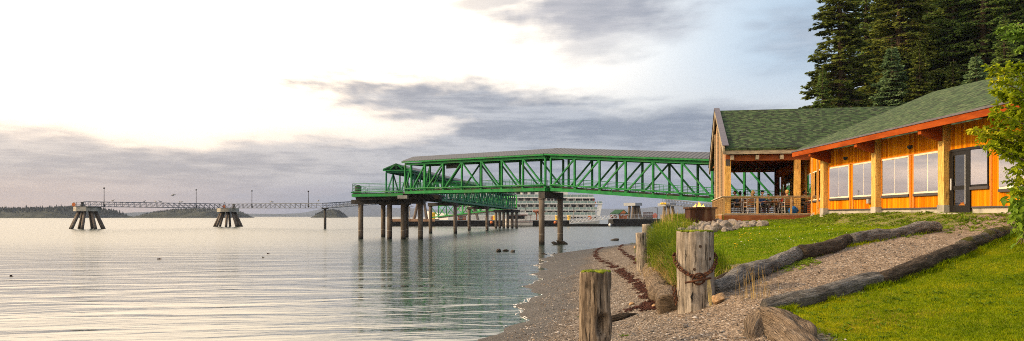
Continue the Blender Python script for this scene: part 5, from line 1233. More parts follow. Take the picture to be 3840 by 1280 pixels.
# ------------------------------------------------------------------ foreground timber
def wood_lathe(g, base, top, r0, r1, seg=40, rings=36, amp=.05, seed=0, cut=None, topjag=.02):
    base = Vector(base); top = Vector(top); V = []; Fc = []
    for i in range(rings + 1):
        f = i / rings; c = base.lerp(top, f); r = r0 + (r1 - r0) * f
        for k in range(seg):
            a = 2 * pi * k / seg; d = Vector((cos(a), sin(a), 0))
            n_ = mnoise.fractal(Vector((d.x * 1.6, d.y * 1.6, c.z * .7)) + Vector((seed, seed * 2, 0)), 1, 2, 4)
            gr = mnoise.noise(Vector((d.x * 7, d.y * 7, c.z * .9 + seed)))
            g3 = mnoise.noise(Vector((d.x * 15, d.y * 15, c.z * 1.3 + seed))); rr_ = r * (1 + amp * n_ + amp * .55 * gr - (.05 if gr < -.35 else 0) - .06 * max(0, g3 - .15))
            z = c.z + (topjag * mnoise.noise(Vector((d.x * 3, d.y * 3, seed))) * (1 if i == rings else 0))
            p = Vector((c.x + d.x * rr_, c.y + d.y * rr_, z))
            if cut is not None: p = cut(p, c, a, p.z)
            V.append(tuple(p))
    for i in range(rings):
        for k in range(seg): k2 = (k + 1) % seg; Fc.append((i * seg + k, i * seg + k2, (i + 1) * seg + k2, (i + 1) * seg + k))
    # domed, rough end grain
    o = len(V); tr = rings * seg
    for q in (.66, .33):
        for k in range(seg):
            p = Vector(V[tr + k]); p = top + (p - top) * q; p.z = top.z + topjag * 1.2 * mnoise.noise(p * 9) ; V.append(tuple(p))
    V.append((top.x, top.y, top.z + .01))
    for a0, b0 in ((tr, o), (o, o + seg)):
        for k in range(seg): k2 = (k + 1) % seg; Fc.append((a0 + k, a0 + k2, b0 + k2, b0 + k))
    for k in range(seg): Fc.append((o + seg + k, o + seg + (k + 1) % seg, len(V) - 1))
    g.add(V, Fc); return g
M_OLD = weathered('weathered_post_wood', (.10, .085, .070), (.25, .215, .18), (.40, .36, .31), 2, .92)
M_OLD2 = weathered('dark_split_post_wood', (.040, .030, .022), (.135, .104, .077), (.31, .255, .20), 2, .92)
M_MOSS = foliage('moss', (.05, .07, .008), (.12, .15, .012), (.20, .24, .03), 6, .1)
def moss_cap(parent, c, r, n, seed, mixr=(0, 1), edge=False):
    rr = random.Random(seed); g = MB()
    for _ in range(n):
        a = rr.uniform(0, 2 * pi); q = r * (sqrt(rr.uniform(*mixr))); x, y = c[0] + q * cos(a), c[1] + q * sin(a)
        if mnoise.noise(Vector((x * 3.5, y * 3.5, seed))) < -.12: continue
        g.ball((x, y, c[2] + .004), rr.uniform(.012, .032), 6, 4, (1, 1, .8), .5, rr.random() * 9)
    g.build('moss', M_MOSS, parent, True)
# nearest post with a rotted hole
ax, ay = PX(2232, 11.5), 11.5; atop = ZY(1020, 11.5)
pa = thing('mooring_post', 'nearest weathered wooden post with green moss on top and a dark rotted hole', 'wooden post', (ax, ay, 0))
def holecut(p, c, a, z):
    # pocket rotted into the seaward/front face
    da = (a - (-pi / 2 + .38) + pi) % (2 * pi) - pi; dz_ = z - 1.26
    k = math.exp(-(da / .34) ** 4 - (dz_ / .13) ** 4); q = Vector((c.x, c.y, p.z)); p = p + (q - p) * .72 * k
    da = (a + .15 + pi) % (2 * pi) - pi; k = math.exp(-(da / .30) ** 2) * (.5 + .5 * sin(z * 9)) * .16; return p + (q - p) * k
wood_lathe(MB(), (ax + .01, ay, .3), (ax, ay, atop), .245, .225, 72, 70, .085, 3.1, holecut, .04).build('post_shaft', M_OLD2, pa, True)
moss_cap(pa, (ax + .01, ay, atop), .2, 420, 5)
# big post with chain
bx, by = PX(2606, 15), 15.0; btop = ZY(868, 15)
pb = thing('mooring_post', 'big thick pale wooden post with a rusty chain wrapped round it', 'wooden post', (bx, by, 0))
wood_lathe(MB(), (bx + .03, by, .6), (bx, by, btop), .335, .345, 84, 60, .045, 8.3, None, .03).build('post_shaft', M_OLD, pb, True)
moss_cap(pb, (bx, by, btop), .33, 420, 9, (.72, 1))
M_KNOT = mat('wood_knot', (.035, .022, .015), (.08, .055, .04), scale=20, rough=.9)
for a, z in ((-pi / 2 + .68, 2.02), (-pi / 2 - .25, 1.83), (-pi / 2 + .05, 2.25)):
    d = Vector((cos(a), sin(a), 0)); c = Vector((bx, by, z)); MB().tube(c + d * .30, c + d * .352, .034 if z < 2.1 else .02, .028, 12).build('knot', M_KNOT, pb)
MB().path([Vector((bx + .345 * cos(t_), by + .345 * sin(t_), 1.22 + k * .05)) for k, t_ in enumerate((-pi / 2 - .40, -pi / 2 - .37, -pi / 2 - .41, -pi / 2 - .36, -pi / 2 - .33))], [.004, .014, .02, .012, .003], 5).build('crack', M_BLACK, pb)
# chain of links
ch = thing('rusty_chain', 'rusty chain with ring and pin hanging round the big post', 'chain', (bx, by, 1.9))
def ring_pts(c, ux, uy, rx, ry, n=14): return [c + ux * rx * cos(2 * pi * k / n) + uy * ry * sin(2 * pi * k / n) for k in range(n)]
def chz(a):          # a measured from the front (-Y), positive to the right
    return 1.69 + .40 * min(abs(a + .12) / 1.7, 1) ** 1.5 if abs(a) < 1.9 else 2.08 - .03 * (abs(a) - 1.9)
nl_ = 40; prev = None
for k in range(nl_):
    a = -pi + 2 * pi * k / nl_; da = .01
    def cp(a_): r_ = .385; return Vector((bx + r_ * sin(a_), by - r_ * cos(a_), chz(a_)))
    c = cp(a); tdir = (cp(a + da) - cp(a - da)).normalized(); outw = Vector((sin(a), -cos(a), 0)); 
    up_ = tdir.cross(outw).normalized(); u2 = (outw if k % 2 else up_); u2 = (u2 + (up_ if k % 2 else outw) * .35).normalized()
    MB().path(ring_pts(c, tdir, u2, .052, .030, 12), .0115, 7, False, True).build('chain_link', M_RUST, ch, True)
fc = Vector((bx - .02, by - .40, 1.66)); ux, uz = Vector((1, .05, .12)).normalized(), Vector((-.1, -.3, 1)).normalized()
MB().path(ring_pts(fc, ux, uz, .115, .105, 22), .017, 8, False, True).build('ring', M_RUST, ch, True)
MB().tube(fc + Vector((-.26, -.03, -.07)), fc + Vector((.22, -.02, .02)), .019, .019, 10).build('pin', M_RUST, ch, True)
rp = MB(); 
for k in range(4): rp.path([fc + Vector((.16 + .012 * k, -.0, 0)), fc + Vector((.17 + .02 * k, .015, -.22)), fc + Vector((.19 + .015 * k, .03, -.42 - .07 * k))], .006, 5)
ro = rp.build('frayed_rope', mat('old_rope', (.42, .34, .13), (.5, .42, .2), scale=30)); tag(ro, 'frayed yellow rope strands hanging below the chain ring', 'rope')
dn = MB(); 
for k in range(6):
    c = P(2528 + k * 1.5, 1080 + k * 11, 14.9 + .02 * k); dn.path(ring_pts(c, Vector((.2, 0, 1)).normalized(), Vector((0, 1, 0)) if k % 2 else Vector((1, 0, 0)), .05, .03, 12), .011, 6, False, True)
dn2 = dn.build('chain_tail', M_RUST, None, True); tag(dn2, 'short loose rusty chain hanging by the left foot of the big post', 'chain')
# smaller posts of the old bulkhead
def old_post(px, d, ptop, r, base, label, seed, moss=False, lean=0):
    x = PX(px, d); zt = ZY(ptop, d); r_ = thing('mooring_post', label, 'wooden post', (x, d, 0))
    wood_lathe(MB(), (x + lean, d, base), (x, d, zt), r * .97, r, 40, 34, .06, seed, None, .03).build('post_shaft', M_OLD, r_, True)
    if moss: moss_cap(r_, (x, d, zt), r, 120, int(seed))
    return r_
old_post(2403, 27, 874, .175, .5, 'pale wooden post left of the tall grass, standing lowest on the beach', 21, False, .06)
old_post(2424, 33, 842, .185, .8, 'weathered wooden post just behind the lowest beach post', 14, False, .03)
old_post(2486, 50, 806, .155, 1.5, 'slim weathered wooden post farthest up by the dock', 33)
# logs
def log_mat(name, a, b_, c, moss=None): 
    m, t, b = new_mat(name); v = t.n.new('ShaderNodeTexCoord').outputs['Generated']; ob = t.n.new('ShaderNodeTexCoord').outputs['Object']
    u = t.n.new('ShaderNodeAttribute'); u.attribute_name = 'grain'; uv = u.outputs['Vector']
    g = t.noise(t.vm('MULTIPLY', uv, (1.3, 9, 1)), 2.0, 7, .7, dist=.7); br_ = t.noise(ob, 1.5, 4, .6); cr = t.noise(t.vm('MULTIPLY', uv, (1.6, 26, 1)), 2.2, 3, .5, dist=1.0)
    crack = t.ss(cr, .43, .35); col = t.ramp(g, [(.32, a), (.5, b_), (.66, c)]); col = t.mix(t.m('MULTIPLY', t.ss(br_, .46, .62), .65), col, a)
    ring_ = t.ss(t.noise(t.vm('MULTIPLY', uv, (9, 1.2, 1)), 1.6, 4, .65, dist=1.2), .56, .66)
    col = t.mix(t.m('MULTIPLY', ring_, .55), col, a); col = t.mix(t.m('MULTIPLY', crack, .9), col, (.008, .006, .005))
    if moss: 
        nz = t.xyz(t.n.new('ShaderNodeNewGeometry').outputs['Normal'])[2]; col = t.mix(t.m('MULTIPLY', t.ss(nz, .3, .8), t.ss(t.noise(ob, 2.2, 4, .6), .46, .56)), col, moss)
    t.l.new(col, b.inputs['Base Color']); b.inputs['Roughness'].default_value = .9; b.inputs['Specular IOR Level'].default_value = .15
    t.l.new(t.bump(t.m('SUBTRACT', g, crack), 1.0, .09), b.inputs['Normal']); return m
M_LOG1 = log_mat('driftwood_grey', (.070, .062, .055), (.28, .26, .24), (.56, .54, .51)); M_LOG2 = log_mat('dark_bark_log', (.026, .018, .012), (.105, .078, .055), (.27, .225, .18))
M_LOG3 = log_mat('mossy_log', (.05, .04, .03), (.16, .14, .12), (.33, .30, .27), (.10, .10, .012)); M_LOG4 = log_mat('tan_log', (.10, .07, .045), (.27, .20, .14), (.46, .38, .29))
def log(name, pts, rs, m_, label, cat='log', seed=0, seg=30, group=None, amp=.16):
    pts = [Vector(p) for p in pts]; V = []; Fc = []; GR = []; L = sum((pts[i + 1] - pts[i]).length for i in range(len(pts) - 1)); n_ = max(16, int(L / .07))
    def at(f):
        s_ = f * (len(pts) - 1); i = min(int(s_), len(pts) - 2); q = s_ - i
        p0, p1, p2, p3 = pts[max(i - 1, 0)], pts[i], pts[i + 1], pts[min(i + 2, len(pts) - 1)]
        return .5 * ((2 * p1) + (p2 - p0) * q + (2 * p0 - 5 * p1 + 4 * p2 - p3) * q * q + (3 * p1 - p0 - 3 * p2 + p3) * q ** 3), rs[i] + (rs[i + 1] - rs[i]) * q
    for i in range(n_ + 1):
        f = i / n_; c, r = at(f); c = c + Vector((mnoise.noise(Vector((f * L * .9, seed, 0))), mnoise.noise(Vector((f * L * .9, seed, 5))), .6 * mnoise.noise(Vector((f * L * .8, seed, 9))))) * .09; r *= 1 + .20 * mnoise.noise(Vector((f * L * 1.3, seed, 3))); c2, _ = at(min(f + .01, 1)); c1, _ = at(max(f - .01, 0)); d = (c2 - c1).normalized()
        side_ = d.cross(Vector((0, 0, 1))).normalized(); up_ = side_.cross(d)
        endf = min(1, min(f, 1 - f) * L / .10); endf = .80 + .20 * sqrt(endf)
        for k in range(seg):
            a = 2 * pi * k / seg; e = side_ * cos(a) + up_ * sin(a)
            n1_ = mnoise.fractal(e * 1.3 + c * 1.1 + Vector((seed, 0, 0)), 1, 2, 3); n2_ = mnoise.noise(Vector((cos(a) * 5, sin(a) * 5, f * L * 1.6 + seed)))
            n3_ = mnoise.noise(Vector((cos(a) * 11, sin(a) * 11, f * L * 2.5 + seed))); rr_ = r * endf * (1 + amp * n1_ + amp * .5 * n2_ - .10 * max(0, n3_ - .12) - .05 * max(0, mnoise.noise(c * 6 + e * 3))); V.append(tuple(c + e * rr_)); GR.append((f * L, a, 0))
    for i in range(n_):
        for k in range(seg): k2 = (k + 1) % seg; Fc.append((i * seg + k, i * seg + k2, (i + 1) * seg + k2, (i + 1) * seg + k))
    for row, fl in ((0, False), (n_, True)):
        c, r = at(row / n_); o = len(V); V.append(tuple(c)); GR.append((row / n_ * L, 0, 0))
        for k in range(seg): k2 = (k + 1) % seg; Fc.append((row * seg + k, row * seg + k2, o) if fl else (row * seg + k2, row * seg + k, o))
    g = MB(); g.add(V, Fc); o = g.build(name, m_, None, True)
    a_ = o.data.attributes.new('grain', 'FLOAT_VECTOR', 'POINT'); a_.data.foreach_set('vector', np.array(GR, np.float32).ravel())
    return tag(o, label, cat, group)
def onground(px, py, lift): p = G(px, py); p.z += lift; return p
# upper row (points are where the lower edge of the log meets the ground in the photograph)
def lg(pp, r): return [onground(a, b_, r_ * .70) for (a, b_), r_ in zip(pp, r)]
r = [.17, .19, .18, .17]; log('driftwood_log', lg([(2672, 1108), (2790, 1060), (2900, 1012), (2992, 975)], r), r, M_LOG1, 'grey driftwood log nearest the big post, along the lawn edge', seed=1)
r = [.20, .185, .175, .155]; log('driftwood_log', lg([(2996, 978), (3060, 960), (3140, 935), (3200, 915)], r), r, M_LOG2, 'short dark brown split log in the middle of the upper log row', seed=2)
r = [.16, .16, .17, .20, .17]; log('driftwood_log', lg([(3196, 920), (3290, 903), (3390, 886), (3460, 875), (3514, 866)], r), r, M_LOG1, 'long grey driftwood log at the far end of the upper log row', seed=3, amp=.22)
r = [.13, .14, .145, .14, .14]; log('driftwood_log', lg([(2862, 1178), (2960, 1160), (3080, 1128), (3190, 1095), (3296, 1068)], r), r, M_LOG1, 'grey cracked log at the near end of the lower log row beside the big lawn', seed=4)
r = [.14, .15, .155, .15]; log('driftwood_log', lg([(3290, 1072), (3400, 1040), (3520, 992), (3640, 948)], r), r, M_LOG2, 'dark mossy brown log in the middle of the lower log row', seed=5)
r = [.14, .155, .15, .14]; log('driftwood_log', lg([(3606, 948), (3680, 918), (3760, 890), (3860, 862)], r), r, M_LOG3, 'twisted grey log with moss at the far end of the lower log row', seed=6)
b0_, b1_ = Vector((4.55, 26.6, 1.02)), Vector((3.05, 15.6, 1.06))
log('bulkhead_log', [b0_, b0_.lerp(b1_, .33), b0_.lerp(b1_, .66), b1_], [.22, .24, .25, .22], M_LOG4, 'long pale log lying at the foot of the tall grass between two posts', seed=7)
log('driftwood_log', [(5.75, 33.5, 1.25), (4.75, 27.3, 1.15)], [.22, .22], M_LOG4, 'short pale log behind the post left of the tall grass', seed=8)
sp = [G(2800, 1262), G(2870, 1235), G(2960, 1260), G(3060, 1330)]; 
log('driftwood_stump', [sp[0] + Vector((0, -.2, -.12)), sp[1] + Vector((0, -.05, .02)), sp[2] + Vector((0, -.15, .0)), sp[3] + Vector((0, 0, -.08))], [.15, .27, .27, .16], M_LOG4, 'pale tan gnarled driftwood stump at the bottom edge by the lawn corner', 'driftwood', 9, 36, amp=.34)
sb = onground(2705, 1075, .04); log('rotten_log_end', [sb + Vector((-.15, -.1, .0)), sb + Vector((.25, .15, .02)), sb + Vector((.8, .5, .02))], [.16, .20, .14], M_LOG2, 'crumbling dark rotten log end tucked under the grey log', 'log', 12, amp=.4)
pk = G(2310, 1204); plank = log('beach_plank', [pk + Vector((-.22, -.05, -.01)), pk + Vector((.15, .12, .03)), pk + Vector((.62, .55, .0))], [.07, .09, .05], M_LOG2, 'flat dark piece of driftwood lying right of the nearest post', 'driftwood', 13, amp=.4)
# ------------------------------------------------------------------ rocks
M_ROCK = mat('pale_rock', (.13, .11, .095), (.27, .24, .215), scale=5, rough=.9, bump=.6, bscale=12, c3=(.14, .12, .10), s3=2); M_ROCKD = mat('dark_wet_rock', (.018, .015, .012), (.05, .042, .034), scale=6, rough=.55, bump=.6, bscale=14)
M_ROCKT = mat('tan_rock', (.30, .19, .10), (.42, .28, .16), scale=5, rough=.9, bump=.5, bscale=12)
def rock_mesh(seed, m_):
    import bmesh
    bm = bmesh.new(); bmesh.ops.create_icosphere(bm, subdivisions=3, radius=1); rr = random.Random(seed)
    pl_ = [(Vector((rr.gauss(0, 1), rr.gauss(0, 1), rr.gauss(0, 1))).normalized(), rr.uniform(.55, .85)) for _ in range(9)]
    for v in bm.verts:
        for n_, d in pl_:
            k = v.co.dot(n_) - d
            if k > 0: v.co -= n_ * k
        v.co *= 1 + .12 * mnoise.noise(v.co * 3 + Vector((seed, 0, 0)))
    me = bpy.data.meshes.new('rock'); bm.to_mesh(me); bm.free(); me.materials.append(m_); return me
RM = [rock_mesh(i, m_) for i, m_ in enumerate((M_ROCK, M_ROCK, M_ROCK, M_ROCK, M_ROCK))]; RD = [rock_mesh(i + 20, M_ROCKD) for i in range(4)]; RT = rock_mesh(41, M_ROCKT)
def rock(me, p, sz, label, group=None, rr=random, name='boulder', cat='rock'):
    o = bpy.data.objects.new(name, me); COL.objects.link(o); o.location = p; o.scale = sz; o.rotation_euler = (rr.uniform(-.4, .4), rr.uniform(-.4, .4), rr.uniform(0, 6.28)); return tag(o, label, cat, group)
rr = random.Random(17); placed = []
tries = 0
while len(placed) < 160 and tries < 6000:
    tries += 1
    px = rr.uniform(2478, 2870); lo_ = np.interp(px, [2478, 2540, 2600, 2700, 2760, 2870], [872, 858, 838, 838, 838, 842]); hi_ = np.interp(px, [2478, 2560, 2660, 2740, 2780, 2870], [884, 884, 876, 868, 856, 848])
    p = G(px, rr.uniform(lo_, hi_)); s_ = rr.uniform(.10, .25) * (1.15 if px < 2760 else .75)
    if any((p - q).length < (s_ + s2) * .62 for q, s2 in placed): continue
    placed.append((p.copy(), s_)); p.z += s_ * .35
    rock(rr.choice(RM), p, (s_ * rr.uniform(.9, 1.3), s_ * rr.uniform(.7, 1.1), s_ * rr.uniform(.6, .95)), 'pale grey riprap boulder heaped between fire pit, terrace and lawn', 'riprap boulders below the terrace', rr)
wr = [(1870, 944, .27), (1895, 943, .22), (1921, 946, .27)]
for i, (px, py, s_) in enumerate(wr):
    d = 2.8 * F / (py - HY); rock(RD[i], Vector((PX(px, d), d, .02)), (s_ * 1.3, s_ * .8, s_ * .75), ['left', 'middle', 'right'][i] + ' one of three dark rocks breaking the water off the beach', 'rocks in the water', rr)
for i, (px, py, s_, lb) in enumerate([(2083, 916, .30, 'dark rock at the waterline beside the near bridge pile'), (2106, 915, .48, 'larger flat dark rock at the waterline between the two bridge piles'), (2305, 901, .34, 'dark weedy boulder on the far point of the beach')]):
    d = 2.75 * F / (py - HY); rock(RD[i], Vector((PX(px, d), d, .08)), (s_ * 1.5, s_, s_ * .7), lb, 'rocks in the water', rr)
rr = random.Random(23)
for i in range(120):
    px = rr.uniform(2010, 2400); py = np.interp(px, [2010, 2080, 2150, 2210, 2300, 2400], [958, 945, 930, 917, 906, 895]) + rr.gauss(0, 4); p = G(px, py, 20, 120); s_ = rr.uniform(.06, .22)
    rock(RD[i % 4], p + Vector((0, 0, .03)), (s_ * 1.5, s_ * 1.1, s_ * .7), 'small dark weed covered stone along the far waterline', 'weedy stones along the waterline', rr, 'beach_stone', 'stone')
for px, py, s_, m_, lb in [(2207, 1256, .085, RD[0], 'dark brown broken stone resting against the foot of the nearest post'), (2541, 1112, .17, RM[0], 'smooth white boulder left of the big post foot'), (2698, 1135, .15, RT, 'brown stone right of the big post foot'), (2733, 1078, .12, RM[1], 'tan stone under the end of the grey log'),
                       (2569, 1229, .05, RM[2], 'small pale oblong stone on the gravel in front of the big post'), (2369, 1145, .06, RT, 'yellowish pebble on the beach near the seaweed line'), (2381, 932, .13, RT, 'orange brown stone at the foot of the lowest beach post'), (2455, 1153, .06, RT, 'small tan stone beside the seaweed line end'), (2660, 1147, .11, RM[1], 'flat grey stone touching the big post foot')]:
    p = G(px, py); rock(m_, p + Vector((0, -.02 if px == 2207 else 0, s_ * .4)), (s_ * 1.3, s_ * .9, s_ * .8), lb, None, rr, 'stone', 'stone')
# pebbles: faceted little stones over beach and path
def scatter(name, n, xr, yr, dens, size, mats, seed, kindname, zoff=.2):
    R_ = np.random.default_rng(seed); x = R_.uniform(*xr, n); u_ = R_.random(n); y = yr[0] + (yr[1] - yr[0]) * u_ ** 1.7
    k = R_.random(n) < dens(x, y); x, y = x[k], y[k]; z = H(x, y); n = len(x)
    s_ = size[0] + (size[1] - size[0]) * R_.random(n) ** 3; a = R_.uniform(0, 6.28, n)
    base = np.array([(1, 0, 0), (.35, .8, .1), (-.8, .5, -.05), (-.9, -.45, .1), (.3, -.85, 0), (.15, .1, .75), (-.1, -.15, -.5)]); fc_ = np.array([(0, 1, 5), (1, 2, 5), (2, 3, 5), (3, 4, 5), (4, 0, 5)])
    st = np.stack([s_ * R_.uniform(.8, 1.4, n), s_ * R_.uniform(.6, 1, n), s_ * R_.uniform(.5, .9, n)], -1)
    jit = R_.uniform(.8, 1.2, (n, 7, 1)); Vv = base[None] * st[:, None] * jit; ca_, sa_ = np.cos(a)[:, None], np.sin(a)[:, None]
    X_ = Vv[..., 0] * ca_ - Vv[..., 1] * sa_ + x[:, None]; Y_ = Vv[..., 0] * sa_ + Vv[..., 1] * ca_ + y[:, None]; Z_ = Vv[..., 2] + z[:, None] + s_[:, None] * zoff
    Vf = np.stack([X_, Y_, Z_], -1).reshape(-1, 3); Ff = (fc_[None] + (np.arange(n) * 7)[:, None, None]).reshape(-1, 3)
    me = npmesh(name, Vf, Ff, mats, 3); mi = np.repeat(R_.integers(0, len(mats), n), 5).astype(np.int32); me.polygons.foreach_set('material_index', mi)
    return tag(link(name, me), kind='stuff')
PM = [mat('pebble_' + n_, c, tuple(x * 1.25 for x in c), scale=3, rough=.85) for n_, c in (('grey', (.11, .10, .09)), ('dark', (.035, .03, .026)), ('tan', (.20, .15, .105)), ('pale', (.33, .30, .27)), ('brown', (.10, .065, .04)), ('slate', (.08, .08, .08)))]
def dp(x, y):
    g = grass_w(x, y); return (1 - g) * (H(x, y) > .12) * (x < 13)
scatter('pebbles', 60000, (-3.2, 10), (8.2, 34), dp, (.009, .028), PM, 3, 'stuff')
scatter('gravel_stones', 3200, (-3, 12), (8.2, 50), dp, (.022, .048), PM, 4, 'stuff')
# seaweed wrack
M_WEED = mat('dry_seaweed', (.022, .010, .009), (.075, .028, .020), scale=9, rough=.8)
def wrack(name, pix, w, n, label, seed):
    rr = random.Random(seed); g = MB(); pts = [G(a, b_) for a, b_ in pix]
    for _ in range(n):
        s_ = rr.random() * (len(pts) - 1); i = int(s_); p = pts[i].lerp(pts[i + 1], s_ - i)
        x = p.x + rr.gauss(0, w); y = p.y + rr.gauss(0, w * 1.3); z = Hs(x, y) + .008; 
        if mnoise.noise(Vector((x * 2.2, y * 1.2, seed))) < -.18: continue
        L = rr.uniform(.02, .075); a = rr.uniform(0, 6.28); h_ = rr.uniform(.005, .035)
        g.path([(x - L * cos(a), y - L * sin(a), z), (x + rr.gauss(0, .012), y + rr.gauss(0, .012), z + h_), (x + L * cos(a + .5), y + L * sin(a + .5), z + .004)], [.004, rr.uniform(.006, .017), .003], 4)
    o = g.build(name, M_WEED); return tag(o, kind='stuff')
wrack('seaweed', [(2262, 928), (2232, 945), (2236, 965), (2280, 990), (2318, 1012), (2352, 1035), (2388, 1062), (2420, 1092), (2425, 1130), (2440, 1160)], .085, 2600, '', 4)
wrack('seaweed', [(2335, 918), (2322, 934), (2345, 955), (2378, 972), (2392, 990)], .07, 900, '', 7)
wrack('seaweed', [(2190, 925), (2262, 912), (2345, 903)], .25, 900, '', 8)
wrack('seaweed', [(2360, 1165), (2420, 1150), (2460, 1160)], .10, 220, '', 9)
for px, py, sz in ((596, 972, .13), (1004, 952, .07), (42, 1036, .07), (985, 966, .05)):
    d = EYE * F / (py - HY); g = MB(); rr = random.Random(px)
    for k in range(9): a = rr.uniform(0, 6.28); g.path([(PX(px, d) + rr.gauss(0, sz * .5), d + rr.gauss(0, sz * .4), -.01), (PX(px, d) + rr.gauss(0, sz * .5), d + rr.gauss(0, sz * .4), .045), (PX(px, d) + rr.gauss(0, sz), d + rr.gauss(0, sz * .4), -.01)], .012, 4)
    o = g.build('floating_seaweed', M_WEED); tag(o, {596: 'largest dark clump of seaweed floating on the open water', 1004: 'small dark floating clump on the water, rightmost', 42: 'small floating clump near the left edge of the water', 985: 'tiny floating clump just left of the rightmost one'}[px], 'seaweed clump')
# ------------------------------------------------------------------ fire pit
fp = thing('fire_pit', 'large square rusted steel fire pit with flames, left of the terrace', 'fire pit', (0, 0, 0)); d = 38.2
fx0, fx1 = PX(2589, d), PX(2683, d); zb, zt = 2.1, ZY(783, d)
fp.location = ((fx0 + fx1) / 2, d + .6, zb)
V = [(fx0, d), (fx1, d), (fx1, d + 1.2), (fx0, d + 1.2)]
g = MB(); t_ = .03
g.box(fx0, d, zb, fx1, d + t_, zt).box(fx0, d + 1.2 - t_, zb, fx1, d + 1.2, zt).box(fx0, d + t_, zb, fx0 + t_, d + 1.2 - t_, zt).box(fx1 - t_, d + t_, zb, fx1, d + 1.2 - t_, zt); g.build('steel_box', M_CORTEN, fp)
g = MB(); e = .075
g.box(fx0 - e, d - e, zt, fx1 + e, d + .08, zt + .075).box(fx0 - e, d + 1.12, zt, fx1 + e, d + 1.2 + e, zt + .075).box(fx0 - e, d + .08, zt, fx0 + .08, d + 1.12, zt + .075).box(fx1 - .08, d + .08, zt, fx1 + e, d + 1.12, zt + .075); g.build('rim', M_CORTEN, fp)
MB().box(fx0 + t_, d + t_, zt - .25, fx1 - t_, d + 1.2 - t_, zt - .12).build('ash_bed', M_BLACK, fp)
g = MB(); rr = random.Random(4)
for k in range(6): a = rr.uniform(0, 3); c = Vector(((fx0 + fx1) / 2 + rr.gauss(0, .12), d + .6 + rr.gauss(0, .12), zt - .07 + k * .02)); g.tube(c - Vector((cos(a), sin(a), 0)) * .3, c + Vector((cos(a), sin(a), .1)) * .3, .05, .045, 8)
g.build('firewood', M_LOG2, fp)
m, t, b = new_mat('flame'); v = t.n.new('ShaderNodeTexCoord').outputs['Object']; z = t.xyz(v)[2]; nn = t.noise(v, 9, 3, .6)
f = t.ss(t.m('ADD', z, t.m('MULTIPLY', t.m('SUBTRACT', nn, .5), .18)), zt - zb, zt - zb + .42)
c = t.ramp(f, [(0, (1, .55, .16)), (.35, (1, .33, .04)), (1, (.85, .12, .01))]); em = t.n.new('ShaderNodeEmission'); t.l.new(c, em.inputs[0]); em.inputs[1].default_value = 3.6
tr = t.n.new('ShaderNodeBsdfTransparent'); mx = t.n.new('ShaderNodeMixShader'); t.l.new(t.ss(t.m('ADD', f, t.m('MULTIPLY', nn, .5)), 1.25, .55), mx.inputs[0]); t.l.new(tr.outputs[0], mx.inputs[1]); t.l.new(em.outputs[0], mx.inputs[2]); t.l.new(mx.outputs[0], t.n['Material Output'].inputs[0]); t.n.remove(b)
M_FL = m
rr = random.Random(8); fcx = (fx0 + fx1) / 2 - .05
for hgt, dx_, r_ in ((.50, 0, .09), (.30, -.16, .08), (.26, .16, .08), (.17, -.27, .06), (.18, .28, .06), (.36, .07, .07), (.13, -.38, .05), (.12, .38, .05)):
    pts_ = []; k = 7
    for i in range(k): f_ = i / (k - 1); pts_.append((fcx + dx_ + .05 * sin(f_ * 5 + dx_ * 20) * f_, d + .6 + rr.gauss(0, .01) + .1 * sin(dx_ * 30), zt - .04 + f_ * hgt))
    MB().path(pts_, [r_ * .8, r_, r_ * .95, r_ * .7, r_ * .45, r_ * .25, .004], 10).build('flame', M_FL, fp, True)

# ------------------------------------------------------------------ grass blades
def blades(name, x, y, hgt, wid, lean, m_, seed, z=None):
    R_ = np.random.default_rng(seed); n = len(x); z = (H(x, y) - .01) if z is None else z; a = R_.uniform(0, 2 * pi, n); l = a + R_.normal(0, .6, n)
    cx, cy = np.cos(a) * wid / 2, np.sin(a) * wid / 2; lx, ly = np.cos(l) * lean * hgt, np.sin(l) * lean * hgt
    V = np.empty((n, 5, 3)); V[:, 0] = np.stack([x - cx, y - cy, z], -1); V[:, 1] = np.stack([x + cx, y + cy, z], -1)
    V[:, 2] = np.stack([x + cx * .8 + lx * .35, y + cy * .8 + ly * .35, z + hgt * .6], -1); V[:, 3] = np.stack([x - cx * .8 + lx * .35, y - cy * .8 + ly * .35, z + hgt * .6], -1)
    V[:, 4] = np.stack([x + lx, y + ly, z + hgt * (1 - .3 * lean)], -1)
    b0 = (np.arange(n) * 5)[:, None]; tri = np.concatenate([b0 + np.array([[0, 1, 2]]), b0 + np.array([[0, 2, 3]]), b0 + np.array([[3, 2, 4]])], 0)
    return tag(link(name, npmesh(name, V.reshape(-1, 3), tri, m_, 3)), kind='stuff')
M_LAWN = foliage('lawn_grass', (.06, .11, .001), (.15, .205, .002), (.28, .28, .005), .55, .35, .6)
M_LAWN2 = foliage('lawn_grass_far', (.06, .12, .002), (.13, .215, .003), (.22, .27, .006), .35, .3, .6)
R_ = np.random.default_rng(1)
def pick(n, xr, yr, pw_, thr=.35, keep=None):
    x = R_.uniform(*xr, n); y = yr[0] + (yr[1] - yr[0]) * R_.random(n) ** pw_; k = grass_w(x, y) > R_.uniform(thr, 1.0, n)
    if keep is not None: k &= keep(x, y)
    return x[k], y[k]
inv = lambda x, y: (x / y < .68) & (x / y > -.05)
x, y = pick(300000, (3.2, 13.5), (8.0, 20), 1.35, .3, lambda x, y: inv(x, y) & (sl_(x, y) < 0))
n_ = len(x); blades('lawn_grass', x, y, R_.uniform(.025, .06, n_), R_.uniform(.006, .013, n_), R_.uniform(.2, 1.0, n_), M_LAWN, 2)
x, y = pick(170000, (3.5, 20), (16, 46), 1.1, .35, lambda x, y: inv(x, y) & (sl_(x, y) > 0) & (x < 15.2))
n_ = len(x); blades('lawn_grass_beyond', x, y, R_.uniform(.03, .075, n_) , R_.uniform(.012, .026, n_), R_.uniform(.2, .9, n_), M_LAWN2, 3)
